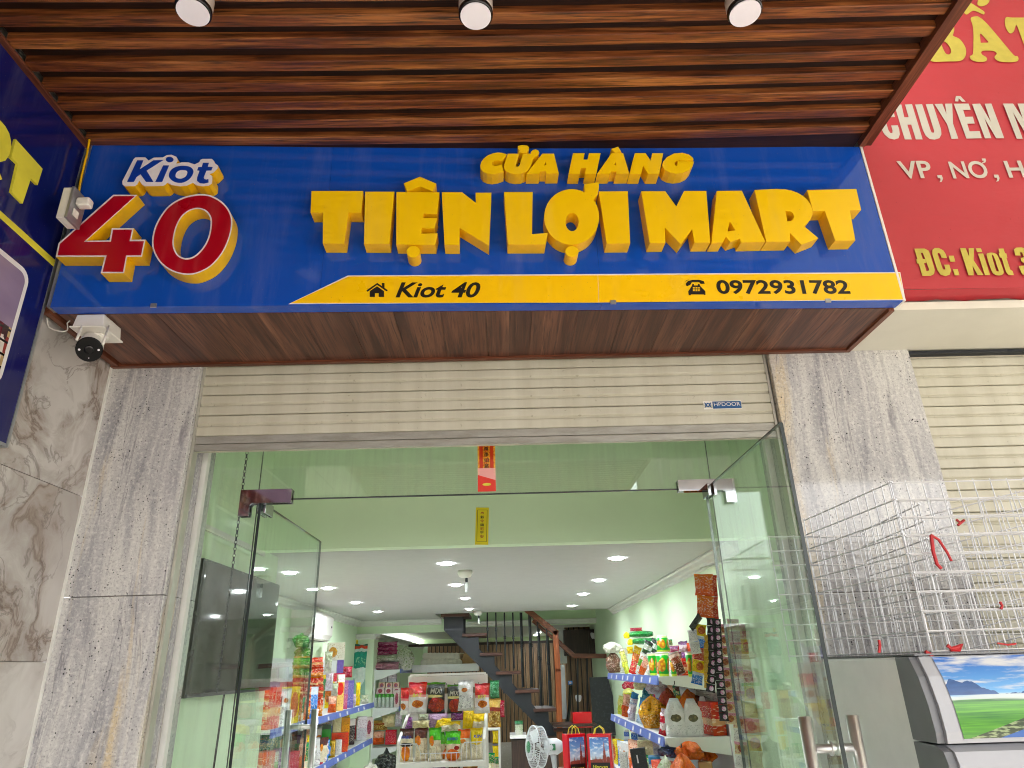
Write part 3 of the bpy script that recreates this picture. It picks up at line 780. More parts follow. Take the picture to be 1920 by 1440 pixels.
# =================================================================== NAVY SIGN ON THE LEFT WALL
SX = -1.885
root = empty('side_sign', (-1.9, 1.6, 2.44), 'navy side sign with yellow letters and a shop picture on the marble wall', 'sign')
side = root
MB().box(-1.919, SX, .2, 2.498, 2.437, 3.9).build('panel', 'side_navy', root)
MB().box(-1.919, SX + .003, 2.4985, 2.512, 2.43, 3.9).build('edge_strip', 'aluminium', root)
MB().box(-1.919, SX + .002, .2, 2.512, 2.424, 2.4365).build('edge_strip', 'aluminium', root)
MB().box(-1.919, SX + .004, .2, 2.5, 3.9005, 3.902).build('edge_strip', 'aluminium', root)
def sflat(name, loops, d, m, thick=.0):
    o = Vector((SX + d, 0, 0))
    lp = [[(P(x, y, X=SX + d).y, P(x, y, X=SX + d).z) for x, y in l] for l in loops]
    mb = MB(); mb.prism(lp, o, Vector((0, 1, 0)), Vector((0, 0, 1)), Vector((1, 0, 0)), thick)
    return mb.build(name, m, side)
T1 = lambda p: cr(p, 4.5, 0, 200)
T2 = lambda p: cr(p, 3.428, 0, 440)
sflat('letter', [T1([(135, 275), (360, 525), (318, 662), (262, 605), (192, 818), (98, 722), (152, 485), (95, 432)])], .012, 'print_yellow', .011)
sflat('letter', [T1([(-160, 0), (-40, 70), (0, 112), (45, 165), (78, 225), (93, 290), (95, 340), (80, 410), (45, 455), (0, 467), (-160, 440)])], .012, 'print_yellow', .011)
sflat('letter', [T1([(-60, 500), (-6, 545), (18, 612), (-60, 640)])], .012, 'print_yellow', .011)
sflat('stripe', [T1([(-120, 768), (0, 875), (472, 1300), (462, 1360), (0, 940), (-120, 833)])], .0015, 'print_yellow')
def clampY(px, py, y=.25):
    return (px, py)
# picture with rounded white border
pa = P(*T2([(0, 88)])[0], X=SX); 
def yz_loop(y0, y1, z0, z1, r):
    out = []
    for cx_, cz_, a in ((y1 - r, z1 - r, 0), (y0 + r, z1 - r, 90), (y0 + r, z0 + r, 180), (y1 - r, z0 + r, 270)):
        out += [(cx_ + r * math.cos(R(a + 15 * i)), cz_ + r * math.sin(R(a + 15 * i))) for i in range(7)]
    return out
pr = P(52.5, 530, X=SX)           # right edge of the border near its top corner
pt = P(0, 466, X=SX)
def make_pic():
    t = NT('shop_picture'); g = t.n('TexCoord').outputs['Generated']
    s = t.n('SeparateXYZ', {0: g}); yy, zz = s.outputs[1], s.outputs[2]
    cells = t.n('TexVoronoi', {'Vector': t.coord((1, 70, 18), which='Object'), 'Scale': 1., 'Randomness': .35})
    goods = t.ramp(t.n('SeparateColor', {0: cells.outputs['Color']}).outputs[0], [(0, '#5a1520'), (.35, '#8c3a35'), (.55, '#cfc6bd'), (.7, '#3a1c22'), (.9, '#b59a6a')], 'CONSTANT')
    sh = t.math('FRACT', t.math('MULTIPLY', zz, 9.))
    goods = t.mix(t.ramp(sh, [(.0, 1.), (.18, 0.)], 'CONSTANT'), goods, '#17100f')
    top = t.mix(t.noise(t.coord((1, 2, 5)), 1.5, 3), '#7a6684', '#a391a8')
    msk = t.math('GREATER_THAN', zz, t.math('ADD', .60, t.math('MULTIPLY', yy, -.12)))
    c = t.mix(msk, goods, top)
    MATS['shop_picture'] = t.bsdf(c, .12)
make_pic()
for (d, y0, y1, z0, z1, r, m, nm) in ((.002, .4, pr.y, 2.62, pt.z - .0, .055, 'print_pale', 'picture_border'), (.0035, .43, pr.y - .02, 2.64, pt.z - .022, .04, 'shop_picture', 'picture')):
    mb = MB(); mb.prism([yz_loop(y0, y1, z0, z1, r)], Vector((SX + d, 0, 0)), Vector((0, 1, 0)), Vector((0, 0, 1)), Vector((1, 0, 0)), d - .0006)
    mb.build(nm, m, side)
# yellow cable down the corner to the socket box
cab = MB().tube([P(170.5, 246, Y=2.46), P(163, 290, Y=2.462), P(153, 330, Y=2.464), P(147, 364, Y=2.465)], .0045, 6)
tag(cab.build('power_cable', 'letter_side', loc=P(150, 360, Y=2.47)), 'yellow cable running down the corner to the grey socket box', 'cable')
# socket box
b0 = P(112, 424, X=-1.872); 
zb_, zt_ = P(113, 419, Y=2.36).z, P(122, 363, Y=2.36).z
bx = P(120, 400, Y=2.36).x
root = empty('socket_box', (bx + .05, 2.4, zb_), 'white and grey socket box with a plug beside the red numeral', 'socket')
MB().box(bx, bx + .105, 2.345, 2.385, zb_, zt_)
bevel(MB().box(bx, bx + .036, 2.32, 2.40, zb_, zt_).build('back_box', 'white_plastic', root), .003)
bevel(MB().box(bx + .0365, bx + .05, 2.315, 2.405, zb_ - .002, zt_ + .002).build('face_plate', 'aluminium', root), .003)
zz_ = (zb_ + zt_) / 2
bevel(MB().box(bx + .0505, bx + .105, 2.335, 2.375, zz_ + .0, zz_ + .04).build('plug', 'white_plastic', root), .008)
bevel(MB().box(bx + .0505, bx + .056, 2.335, 2.37, zz_ - .05, zz_ - .018).build('outlet', 'white_plastic', root), .002)

# =================================================================== SECURITY CAMERA
root = empty('security_camera', (-1.70, 2.62, 3.02), 'white bullet security camera with black face under the sign corner', 'camera')
xa = P(134, 583, Y=2.53).x; xb = P(192, 580, Y=2.53).x
bevel(MB().hexa([(xa, 2.555, 2.965), (xb, 2.555, 2.965), (xb, 2.70, 2.965), (xa, 2.70, 2.965), (xa + .006, 2.56, 3.0225), (xb - .006, 2.56, 3.0225), (xb - .006, 2.695, 3.0225), (xa + .006, 2.695, 3.0225)]).build('junction_box', 'white_plastic', root), .004)
cxm = (xa + xb) / 2 + .008
bevel(MB().box(xa - .008, xb + .008, 2.548, 2.708, 2.957, 2.9645).build('box_lid', 'white_plastic', root), .004)
MB().lathe([(.038, 0), (.04, .006), (.034, .012)], 24, (cxm, 2.63, 2.9445)).build('mount_disc', 'white_plastic', root, True)
hc = P(170, 649, Y=2.60)
MB().tube([(cxm, 2.63, 2.945), (cxm, 2.632, 2.925), (hc.x + .005, 2.64, hc.z + .03)], [.022, .02, .024], 14).build('stem', 'white_plastic', root, True)
ax = Vector((.40, -.72, -.72)).normalized(); q = ax.to_track_quat('Z', 'X').to_matrix()
def ov(prof, sx=1.0): 
    mb = MB(); mb.lathe(prof, 28, (0, 0, 0)); 
    for v in mb.v: v.x *= 1.0; v.y *= .92
    mb.v = [hc + q @ (v * 1.14) for v in mb.v]; return mb
ov([(.02, -.075), (.036, -.07), (.042, -.05), (.0455, -.0), (.0455, .03), (.044, .034)]).build('housing', 'white_plastic', root, True)
ov([(.046, .0345), (.0475, .037), (.0475, .04), (.044, .0425)]).build('face', 'black_matt', root)
ov([(.017, .0428), (.017, .046), (.011, .047)]).build('lens_ring', 'black_plastic', root, True)
ov([(.008, .0472), (.008, .0476)]).build('lens', 'black_gloss', root)
side_v = ax.cross(Vector((0, 0, 1))).normalized(); up_v = side_v.cross(ax).normalized()
for s in (-1, 1):
    c = hc + ax * .0492 + side_v * (s * .034) + up_v * (-s * .006)
    MB().lathe([(.0045, 0), (.0045, .002)], 12, c, q).build('led', 'lens_white', root)
c = hc + ax * .0492 + up_v * -.036 + side_v * -.004; MB().lathe([(.002, 0), (.002, .002)], 8, c, q).build('led', 'lens_white', root)
for px0, py0, px1, py1 in ((157, 602, 144, 637), (204, 611, 193, 645)):
    a = P(px0, py0, Y=2.58); b = P(px1, py1, Y=2.50)
    MB().tube([a, a.lerp(b, .5), b], [.0035, .0045, .0055], 8).build('antenna', 'white_plastic', root, True)
cp = [P(131, 601, Y=2.60), P(126, 606, Y=2.60), P(127, 614, Y=2.60), P(126, 620, Y=2.6), P(117, 622, Y=2.6), P(103, 619, Y=2.6), P(92, 614, Y=2.6), P(89, 606, Y=2.58), P(88, 596, Y=2.56)]
MB().tube(cp, .0028, 6).build('cable', 'white_plastic', root, True)

# =================================================================== RED BANNER OF THE NEIGHBOUR
YB = 2.625
root = empty('red_banner', (3.0, YB, 3.05), 'big red fabric shop banner of the neighbouring kiosk', 'banner')
ban = root
BX0, BX1 = 1.785, 4.4; zb0 = P(1800, 556, Y=YB).z
mb = MB(); NXB, NZB = 40, 34
zt0 = 5.4; zb1 = P(1800, 541, Y=YB).z
for j in range(NZB + 1):
    for i in range(NXB + 1):
        x = BX0 + (BX1 - BX0) * i / NXB; z = zb1 + (zt0 - zb1) * j / NZB
        mb.v.append(Vector((x, YB + .004 * math.sin(x * 3.1 + z * 2) * math.sin(z * 4.3), z)))
for j in range(NZB):
    for i in range(NXB):
        a = j * (NXB + 1) + i; mb.f.append((a, a + 1, a + NXB + 2, a + NXB + 1)); mb.mi.append(0)
mb.build('sheet', 'banner', root, True)
MB().box(BX0, BX1, YB + .012, YB + .05, zb1, 5.4).build('frame', 'guide_metal', root)
# folded hem under the lower edge
mb = MB(); N = 40
for i in range(N + 1):
    x = BX0 + (BX1 - BX0) * i / N; w = .004 * math.sin(x * 23) + .003 * math.sin(x * 41 + 1)
    mb.v += [Vector((x, YB, zb1 - .001)), Vector((x, YB + .03 + w, zb1 - .016 - w)), Vector((x, YB + .07, zb1 - .02 + w))]
for i in range(N):
    for j in range(2): mb.f.append((i * 3 + j, i * 3 + j + 1, i * 3 + j + 4, i * 3 + j + 3)); mb.mi.append(0)
mb.build('hem', 'banner', root, True)
def bflat(name, loops, m, d=.006):
    lp = [[(P(x, y, Y=YB - d).x, P(x, y, Y=YB - d).z) for x, y in l] for l in loops]
    mb = MB(); mb.prism(lp, Vector((0, YB - d, 0)), Vector((1, 0, 0)), Vector((0, 0, 1)), Vector((0, -1, 0)), 0)
    return mb.build(name, m, ban)
B1 = lambda p: cr(p, 9.6, 1720, 0)
sm = lambda p: smooth_loop(p, 4)
bflat('letter', [B1(sm([(300, 330), (480, 320), (600, 390), (664, 500), (650, 600), (645, 645), (760, 700), (850, 820), (880, 930), (850, 1040), (760, 1098), (540, 1106), (300, 1112), (210, 1070), (190, 1020), (222, 960), (190, 640)])), B1(sm([(425, 760), (470, 743), (540, 785), (595, 870), (605, 940), (575, 980), (520, 968), (470, 890)])), B1(sm([(340, 470), (437, 540), (446, 585), (430, 630), (360, 630)]))], 'banner_gold')
bflat('letter', [B1(sm([(960, 350), (980, 310), (1050, 295), (1110, 305), (1250, 420), (1490, 700), (1730, 985), (1800, 1010), (1822, 1060), (1790, 1105), (1640, 1120), (1480, 1105), (1405, 1060), (1392, 1020), (1430, 970), (1400, 930), (1330, 912), (1200, 912), (1150, 940), (1170, 985), (1240, 1030), (1255, 1075), (1200, 1110), (1060, 1110), (970, 1070), (945, 1010), (1000, 970), (1010, 760), (1008, 560), (990, 440)])), B1([(1125, 615), (1145, 605), (1280, 750), (1270, 768), (1140, 770)])], 'banner_gold')
bflat('accent', [B1(sm([(830, 180), (870, 110), (930, 60), (980, 62), (1090, 132), (1200, 205), (1205, 250), (1180, 257), (1060, 205), (1000, 195), (960, 215), (895, 260), (850, 240)]))], 'banner_gold')
bflat('accent', [B1(sm([(1080, 60), (1130, -60), (1220, -90), (1300, -60), (1297, 20), (1250, 80), (1170, 112), (1110, 105)]))], 'banner_gold')
bflat('letter', [B1(sm([(1575, 380), (1590, 320), (1620, 305), (1700, 315), (2000, 315), (2300, 310), (2350, 420), (2300, 560), (2200, 590), (2150, 480), (2080, 470), (2250, 1000), (2240, 1080), (2000, 1080), (1990, 1000), (1895, 740), (1800, 480), (1770, 465), (1740, 560), (1690, 600), (1640, 580), (1590, 490)]))], 'banner_gold')
def btext(body, x0, y1, x1, y0, m, bold, sp=1., dz=.0):
    a = P(x0, y1, Y=YB - .006); b = P(x1, y1, Y=YB - .006); t = P(x0, y0, Y=YB - .006)
    text('lettering', body, m, (a.x, YB - .006, a.z), (1, 0, 0), (0, 0, 1), b.x - a.x, t.z - a.z, ban, bold, 0, sp)
# (capital height is fitted, so accents are set by separate outlines where they change the box)
B2 = lambda p: cr(p, 6.62, 1630, 170)
bflat('accent', [B2([(1075, 66), (1130, 66), (1195, 136), (1150, 136), (1108, 92), (1105, 134), (1063, 132)])], 'print_cream')
for lp in ([(318, 328), (302, 255), (265, 205), (220, 175), (160, 168), (105, 195), (90, 250), (110, 350), (140, 455), (185, 540), (245, 592), (310, 607), (362, 590), (378, 545), (370, 475), (352, 430), (270, 432), (288, 495), (286, 525), (262, 525), (238, 492), (205, 385), (178, 290), (180, 255), (205, 250), (225, 275), (242, 330)],
           [(310, 175), (398, 172), (435, 330), (488, 330), (442, 172), (530, 168), (662, 605), (577, 605), (520, 420), (472, 422), (528, 605), (440, 605)],
           [(568, 172), (655, 168), (760, 490), (775, 520), (800, 522), (805, 500), (700, 168), (788, 165), (890, 480), (895, 540), (870, 590), (810, 608), (750, 600), (700, 560), (665, 490)],
           [(808, 165), (905, 162), (958, 290), (940, 162), (1028, 160), (1040, 410), (1105, 595), (1020, 600), (965, 415)],
           [(1048, 162), (1232, 160), (1258, 238), (1165, 240), (1192, 325), (1285, 322), (1308, 408), (1215, 410), (1245, 505), (1370, 502), (1395, 590), (1205, 595)],
           [(1275, 165), (1375, 160), (1510, 390), (1432, 162), (1515, 160), (1675, 590), (1575, 590), (1430, 345), (1515, 590), (1435, 592)]):
    bflat('letter', [B2(lp)], 'print_cream')
bflat('letter', [B2([(1660, 160), (1785, 160), (1905, 345), (1840, 160), (2060, 160), (2200, 592), (2110, 592), (1985, 250), (2040, 592), (1975, 592), (1785, 270), (1905, 597), (1830, 597)])], 'print_cream')
btext('VP', 1690.5, 335, 1752, 302, 'print_cream', .02)
bflat('comma', [B2([(840, 1048), (897, 1048), (915, 1090), (900, 1128), (870, 1138), (885, 1110), (880, 1085), (852, 1085)])], 'print_cream')
btext('NO', 1788, 335, 1857, 302.5, 'print_cream', .02)
bflat('accent', [B2([(1395, 842), (1440, 842), (1450, 865), (1440, 890), (1400, 905), (1395, 895), (1420, 880), (1418, 868), (1402, 868)])], 'print_cream')
bflat('comma', [B2([(1545, 1042), (1600, 1042), (1617, 1085), (1605, 1122), (1570, 1132), (1590, 1105), (1585, 1080), (1555, 1080)])], 'print_cream')
btext('HO', 1893, 333.5, 1972, 301, 'print_cream', .02)
B3 = lambda p: cr(p, 8., 1680, 440)
for lps in ([[(275, 210), (430, 208), (490, 240), (525, 330), (582, 530), (570, 590), (520, 618), (395, 620), (340, 432), (318, 432), (303, 370), (322, 370)], [(372, 272), (402, 276), (428, 340), (496, 520), (488, 543), (456, 545)]],
            [[(765, 350), (685, 352), (660, 285), (640, 270), (622, 285), (700, 510), (722, 530), (740, 510), (718, 450), (800, 450), (825, 540), (805, 600), (740, 622), (670, 600), (620, 530), (545, 290), (545, 230), (580, 200), (640, 198), (710, 235), (745, 290)]],
            [[(790, 315), (865, 315), (890, 405), (812, 405)]], [[(855, 518), (925, 516), (952, 608), (878, 610)]],
            [[(960, 202), (1045, 202), (1095, 330), (1090, 202), (1168, 202), (1165, 385), (1312, 605), (1225, 605), (1150, 470), (1168, 608), (1088, 610)]],
            [[(1230, 285), (1308, 283), (1412, 605), (1335, 608)]], [[(1200, 205), (1275, 202), (1293, 258), (1215, 262)]],
            [sm([(1360, 310), (1390, 275), (1450, 270), (1510, 295), (1545, 360), (1612, 540), (1600, 595), (1540, 612), (1470, 590), (1425, 520)]), sm([(1440, 320), (1465, 325), (1530, 510), (1540, 545), (1515, 550), (1495, 520)])],
            [[(1538, 210), (1612, 208), (1635, 280), (1655, 280), (1670, 345), (1655, 345), (1715, 525), (1750, 545), (1768, 605), (1690, 605), (1650, 560), (1585, 345), (1560, 345), (1540, 280), (1555, 280)]],
            [[(1770, 220), (1800, 195), (1880, 190), (1960, 210), (2020, 290), (2030, 360), (1990, 390), (2060, 450), (2080, 550), (2050, 610), (1960, 620), (1890, 590), (1840, 470), (1920, 465), (1950, 540), (1975, 540), (1960, 470), (1900, 410), (1880, 400), (1870, 350), (1920, 340), (1890, 265), (1860, 265), (1870, 312), (1790, 312)]]):
    bflat('letter', [B3(l) for l in lps], 'banner_gold')
bflat('accent', [B3([(300, 370), (440, 365), (450, 425), (318, 432)])], 'banner_gold', .0075)
struct('neighbour_soffit', MB().box(1.762, 2.78, YB + .05, 3.108, 3.022, 3.06).box(2.784, 5, YB + .05, 3.108, 3.022, 3.06), 'soffit_cream')
MB().box(1.7525, 5, 3.0, 3.0985, 3.014, 3.0215)

# =================================================================== GLASS SHOP FRONT
YG = 3.3
ZT = 2.385
root = empty('entrance_glazing', (0, YG, 0), 'frameless fixed glass panels around the shop entrance', 'glass front')
gf = root
plain('glass_edge', '#0a1c1a', .3)
def pane(name, x0, x1, y0, y1, z0, z1, parent):
    o = MB().box(x0, x1, y0, y1, z0, z1).build(name, 'glass', parent); return o
XHL, XHR = -1.195, 1.03
pane('side_pane', -1.47, XHL - .003, YG, YG + .012, .02, 3.0, gf)
pane('side_pane', XHR + .003, 1.335, YG, YG + .012, .02, 3.0, gf)
pane('transom_pane', XHL, XHR, YG, YG + .012, ZT + .004, 3.0, gf)
MB().box(XHL - .0025, XHL - .0005, YG + .0005, YG + .0115, .02, 3.0).build('seam', 'glass_edge', gf)
MB().box(XHR + .0005, XHR + .0025, YG + .0005, YG + .0115, .02, 3.0).build('seam', 'glass_edge', gf)
MB().box(XHL, XHR, YG - .0005, YG + .0125, ZT - .0015, ZT + .003).build('seam', 'glass_edge', gf)
MB().box(-1.4805, -1.471, YG - .03, YG + .04, 0, 3.0).build('frame', 'white_paint', gf)
MB().box(-1.4705, -1.452, YG - .035, YG - .002, 0, 3.0).build('frame', 'white_paint', gf)
MB().box(1.336, 1.3505, YG - .03, YG + .04, 0, 3.0).build('frame', 'white_paint', gf)
MB().box(1.318, 1.3355, YG - .035, YG - .002, 0, 3.0).build('frame', 'white_paint', gf)
def patch(x0, x1, z0, z1, s):
    """L-shaped chrome corner fitting on both sides of the pane"""
    for y0, y1 in ((YG - .016, YG - .0005), (YG + .0125, YG + .028)):
        hx = x0 + .05 if s < 0 else x1 - .05
        lo = [(x0, z1), (x1, z1), (x1, z0 + .06), (x0 + .058, z0 + .06), (x0 + .05, z0 + .05), (x0 + .05, z0), (x0, z0)] if s < 0 else \
             [(x0, z1), (x1, z1), (x1, z0), (x1 - .05, z0), (x1 - .05, z0 + .05), (x1 - .058, z0 + .06), (x0, z0 + .06)]
        mb = MB(); mb.prism([lo], Vector((0, y0, 0)), Vector((1, 0, 0)), Vector((0, 0, 1)), Vector((0, -1, 0)), -(y1 - y0), 0, 0, True)
        bevel(mb.build('corner_fitting', 'chrome', gf), .003)
q0 = P(450, 970, Y=YG); q1 = P(551, 919, Y=YG); patch(q0.x, q1.x, q0.z, q1.z, -1)
q0 = P(1273, 946, Y=YG); q1 = P(1372, 900, Y=YG); patch(q0.x, q1.x, q0.z, q1.z + .0, 1)
text('lettering', 'ADLER', 'print_pale', P(525, 935, Y=YG - .0175), (1, 0, 0), (0, 0, 1), .05, .013, gf, .01)
def door(label, x, y0, y1, hy, hz, nearY):
    root = empty('glass_door', (x, YG, 0), label, 'door')
    lo, hi = min(y0, y1), max(y0, y1)
    MB().box(x - .006, x + .006, lo, hi, .03, ZT - .008).build('pane', 'glass', root)
    MB().box(x - .0062, x + .0062, lo - .003, lo - .0005, .03, ZT - .008).build('pane_edge', 'glass_edge', root)
    MB().box(x - .0062, x + .0062, hi + .0005, hi + .003, .03, ZT - .008).build('pane_edge', 'glass_edge', root)
    MB().box(x - .0062, x + .0062, lo, hi, ZT - .0075, ZT - .0045).build('pane_edge', 'glass_edge', root)
    ya = YG + .01 if y1 > YG else YG - .13
    for s in (-1, 1):
        xa_, xb_ = (x + .0065, x + .022) if s > 0 else (x - .022, x - .0065)
        bevel(MB().box(xa_, xb_, ya + .02, ya + .14 if y1 > YG else YG - .012, ZT - .058, ZT - .0).build('hinge_clamp', 'chrome', root), .002)
    for s in (-1, 1):
        h = MB().tube([(x + s * .075, hy, hz - 1.1), (x + s * .075, hy, hz - .5), (x + s * .075, hy, hz)], .019, 20)
        h.build('handle', 'steel_tube', root, True)
    for z in (hz - .09, hz - 1.0):
        MB().tube([(x - .056, hy, z), (x + .056, hy, z)], .0135, 14).build('handle_rod', 'steel_tube', root, True)
        MB().tube([(x - .0115, hy, z), (x - .007, hy, z)], .021, 18).build('handle_washer', 'steel_tube', root, True)
        MB().tube([(x + .007, hy, z), (x + .0115, hy, z)], .021, 18).build('handle_washer', 'steel_tube', root, True)
    return root
door('glass door swung inward on the left with tall steel pull handle', -1.185, YG + .012, YG + 1.17, 4.36, 1.405, 0)
door('glass door swung outward on the right with tall steel pull handle', 1.0, YG - .012, 2.30, 2.36, 1.43, 0)

# paper charms
a = P(896, 922, Y=YG - .001); b = P(928, 826, Y=YG - .001)
def make_charm():
    t = NT('charm_red'); g = t.n('TexCoord').outputs['Generated']; s = t.n('SeparateXYZ', {0: g}); u, w = s.outputs[0], s.outputs[2]
    c = t.mix(t.math('GREATER_THAN', w, .42), '#d8321f', '#c23612')
    fig = t.ramp(t.noise(t.coord((1, 1, 1)), 190, 3), [(.46, 0.), (.52, 1.)])
    inner = t.math('MULTIPLY', t.math('GREATER_THAN', w, .42), t.math('COMPARE', u, .5, .2))
    c = t.mix(t.math('MULTIPLY', inner, fig), c, '#e0a41e')
    edge = t.math('MULTIPLY', t.math('GREATER_THAN', w, .30), t.math('GREATER_THAN', t.math('ABSOLUTE', t.math('SUBTRACT', u, .5)), .40))
    c = t.mix(t.math('MULTIPLY', edge, t.ramp(t.noise(t.coord(), 260, 2), [(.42, 0.), (.5, 1.)])), c, '#e6b43a')
    band = t.math('MULTIPLY', t.math('GREATER_THAN', w, t.math('SUBTRACT', .30, t.math('MULTIPLY', u, .10))), t.math('LESS_THAN', w, .42))
    c = t.mix(t.math('MULTIPLY', band, .75), c, '#efb9b4')
    MATS['charm_red'] = t.bsdf(c, .3)
    t = NT('charm_yellow'); c = t.mix(t.noise(t.coord(), 8, 3), '#e5cf0c', '#f2e020'); MATS['charm_yellow'] = t.bsdf(c, .6)
make_charm()
ch = tag(MB().box(a.x, b.x, YG - .0022, YG - .0008, a.z, b.z + .02).build('paper_charm', 'charm_red', loc=(a.x, YG - .001, a.z)), 'red and gold paper charm pasted on the glass below the shutter', 'charm')
w_, h_ = b.x - a.x, b.z - a.z
for i, chh in enumerate('萬事如意'):
    text('character', chh, 'print_black', (a.x + w_ * .36, YG - .0028, a.z + h_ * (.79 - i * .112)), (1, 0, 0), (0, 0, 1), w_ * .27, h_ * .088, ch, .012)
mb = MB(); mb.prism([ell(a.x + w_ * .5, a.z + h_ * .135, w_ * .24, h_ * .028, 16)], Vector((0, YG - .0028, 0)), Vector((1, 0, 0)), Vector((0, 0, 1)), Vector((0, -1, 0)), 0)
mb.build('seal', 'print_yellow', ch)
Yc = YL - .003
c0 = P(888.5, 952, Y=Yc); c1 = P(917, 1021, Y=Yc)
w_, h_ = c1.x - c0.x, c0.z - c1.z
ch = tag(MB().box(-w_ / 2 + .006, w_ / 2 - .006, -.0012, .001, 0, h_).build('paper_charm', 'charm_yellow', loc=(0, 0, 0)), 'yellow paper charm with red seal script pasted on the green beam', 'charm')
ch.location = ((c0.x + c1.x) / 2, Yc, c1.z); ch.rotation_euler = (0, R(2.0), 0)
def local_build(mb, name, m, parent):
    me = bpy.data.meshes.new(name); me.from_pydata([tuple(v) for v in mb.v], [], mb.f)
    for mm in (m if isinstance(m, (list, tuple)) else [m]): me.materials.append(MATS[mm] if isinstance(mm, str) else mm)
    o = bpy.data.objects.new(name, me); COL.objects.link(o); o.parent = parent; return o
for i, chh in enumerate('奉勅令鎮宅平安'):
    vs, fs = text_loopmesh(chh, 1, .012)
    x0 = min(p.x for p in vs); x1 = max(p.x for p in vs); y0 = min(p.y for p in vs); y1 = max(p.y for p in vs)
    mb = MB(); mb.add([((p.x - x0) / (x1 - x0) * w_ * .26 - w_ * .13, -.0018, h_ * (.80 - i * .105) + (p.y - y0) / (y1 - y0) * h_ * .085) for p in vs], fs)
    local_build(mb, 'character', 'letter_red' if i % 2 == 0 else 'print_black', ch)
mb = MB()
for z0, z1, x0, x1 in ((.08, .086, -.33, .33), (.93, .936, -.33, .33), (.08, .936, -.34, -.315), (.08, .936, .315, .34)):
    mb.quad((x0 * w_, -.0018, z0 * h_), (x1 * w_, -.0018, z0 * h_), (x1 * w_, -.0018, z1 * h_), (x0 * w_, -.0018, z1 * h_))
local_build(mb, 'border', 'print_black', ch)
# hoist chain of the shutter, hanging inside the glass on the left
root = empty('hoist_chain', P(440, 1000, Y=3.46), 'metal shutter hoist chain hanging inside the left glass pane', 'chain')
xc = P(463, 850, Y=3.46).x
def torus(mb, c, r1, r2, ax):
    k = len(mb.v); n, m = 10, 4
    for i in range(n):
        t = 2 * math.pi * i / n
        for j in range(m):
            s = 2 * math.pi * j / m; rr = r1 + r2 * math.cos(s)
            a, b, c2 = rr * math.cos(t) * .65, rr * math.sin(t), r2 * math.sin(s)
            mb.v.append(Vector(c) + (Vector((a, c2, b)) if ax == 0 else Vector((c2, a, b))))
    for i in range(n):
        for j in range(m):
            mb.f.append((k + i * m + j, k + i * m + (j + 1) % m, k + ((i + 1) % n) * m + (j + 1) % m, k + ((i + 1) % n) * m + j)); mb.mi.append(0)
links = [MB(), MB()]
for a in (0, 1): torus(links[a], (xc, 3.46, 2.74), .010, .0022, a)
lk = [links[0].build('link', 'dark_metal', root), links[1].build('link', 'dark_metal', root)]
lk[1].location.z -= .0165
for i in range(2, 74):
    c = lk[i % 2].copy(); COL.objects.link(c); c.parent = root
    c.location = lk[i % 2].location + Vector((0, 0, -.033 * (i // 2)))

# =================================================================== DOWNLIGHTS (lit)
proto = None
spots = [(837, 1057, 'nearest downlight of the middle row in the shop ceiling'), (855, 1097, 'second downlight of the middle row in the shop ceiling, by the bulb holder'), (872, 1122, 'third downlight of the middle row in the shop ceiling'), (880, 1142, 'farthest downlight of the middle row, next to the stair opening'),
         (1157, 1047, 'nearest downlight of the right row in the shop ceiling'), (1123, 1088, 'second downlight of the right row in the shop ceiling'), (1093, 1114, 'third downlight of the right row in the shop ceiling'), (1072, 1136, 'farthest downlight of the right row in the shop ceiling'),
         (615, 1103, 'left row downlight nearest the edge of the open glass door'), (667, 1130, 'second downlight of the left row in the shop ceiling'), (708, 1147, 'farthest downlight of the left row, above the green poster bag')]
pts = [(P(x, y, Z=HC - .003), lb) for x, y, lb in spots]
pts.append((Vector((-1.75, 5.75, HC - .003)), 'downlight of the left row seen only through the swung in glass door'))
for p, lb in pts:
    if proto is None:
        proto = empty('downlight', p, lb, 'lamp', 'round LED downlights in the shop ceiling')
        MB().lathe([(.052, -.001), (.052, -.006), (.044, -.009), (.042, -.004)], 28, p, caps=False).build('rim', 'white_plastic', proto, True)
        mb = MB(); mb.add([p + Vector((.042 * math.cos(2 * math.pi * i / 28), -.042 * math.sin(2 * math.pi * i / 28), -.005)) for i in range(28)], [tuple(range(28))])
        mb.build('diffuser', 'lamp_on', proto)
    else:
        c = copy_tree(proto); c.location = p; c['label'] = lb
# far lamps in the back room
for k, (px, py) in enumerate(((1010, 1186), (1004, 1191), (1001, 1199), (918, 1202))):
    p = P(px, py, Z=2.305); c = copy_tree(proto); c.location = p
    c['label'] = ['back room downlight right of the other two behind the stair balusters', 'back room downlight between two others behind the stair balusters', 'lowest back room downlight behind the stair balusters', 'back room downlight left of the stair balusters above the white cups'][k]
# bulb holders / smoke detectors
plain('clear_bulb', '#c9ccc8', .08)
def bulb(px, py, label):
    p = P(px, py, Z=HC)
    r = empty('bulb_holder', p, label, 'bulb holder')
    MB().lathe([(.062, 0), (.064, -.02), (.05, -.05), (.03, -.058), (.012, -.06)], 24, p).build('base', 'white_plastic', r, True)
    MB().lathe([(.011, -.061), (.012, -.09), (.008, -.095)], 12, p + Vector((.012, 0, 0))).build('collar', 'dark_metal', r, True)
    MB().lathe([(.008, -.096), (.016, -.11), (.014, -.16), (.017, -.175), (.004, -.18)], 12, p + Vector((.012, 0, 0))).build('bulb', 'clear_bulb', r, True)
bulb(872, 1070, 'white round bulb holder with a clear bulb on the shop ceiling')
bulb(896, 1146, 'white round bulb holder at the edge of the stair opening')

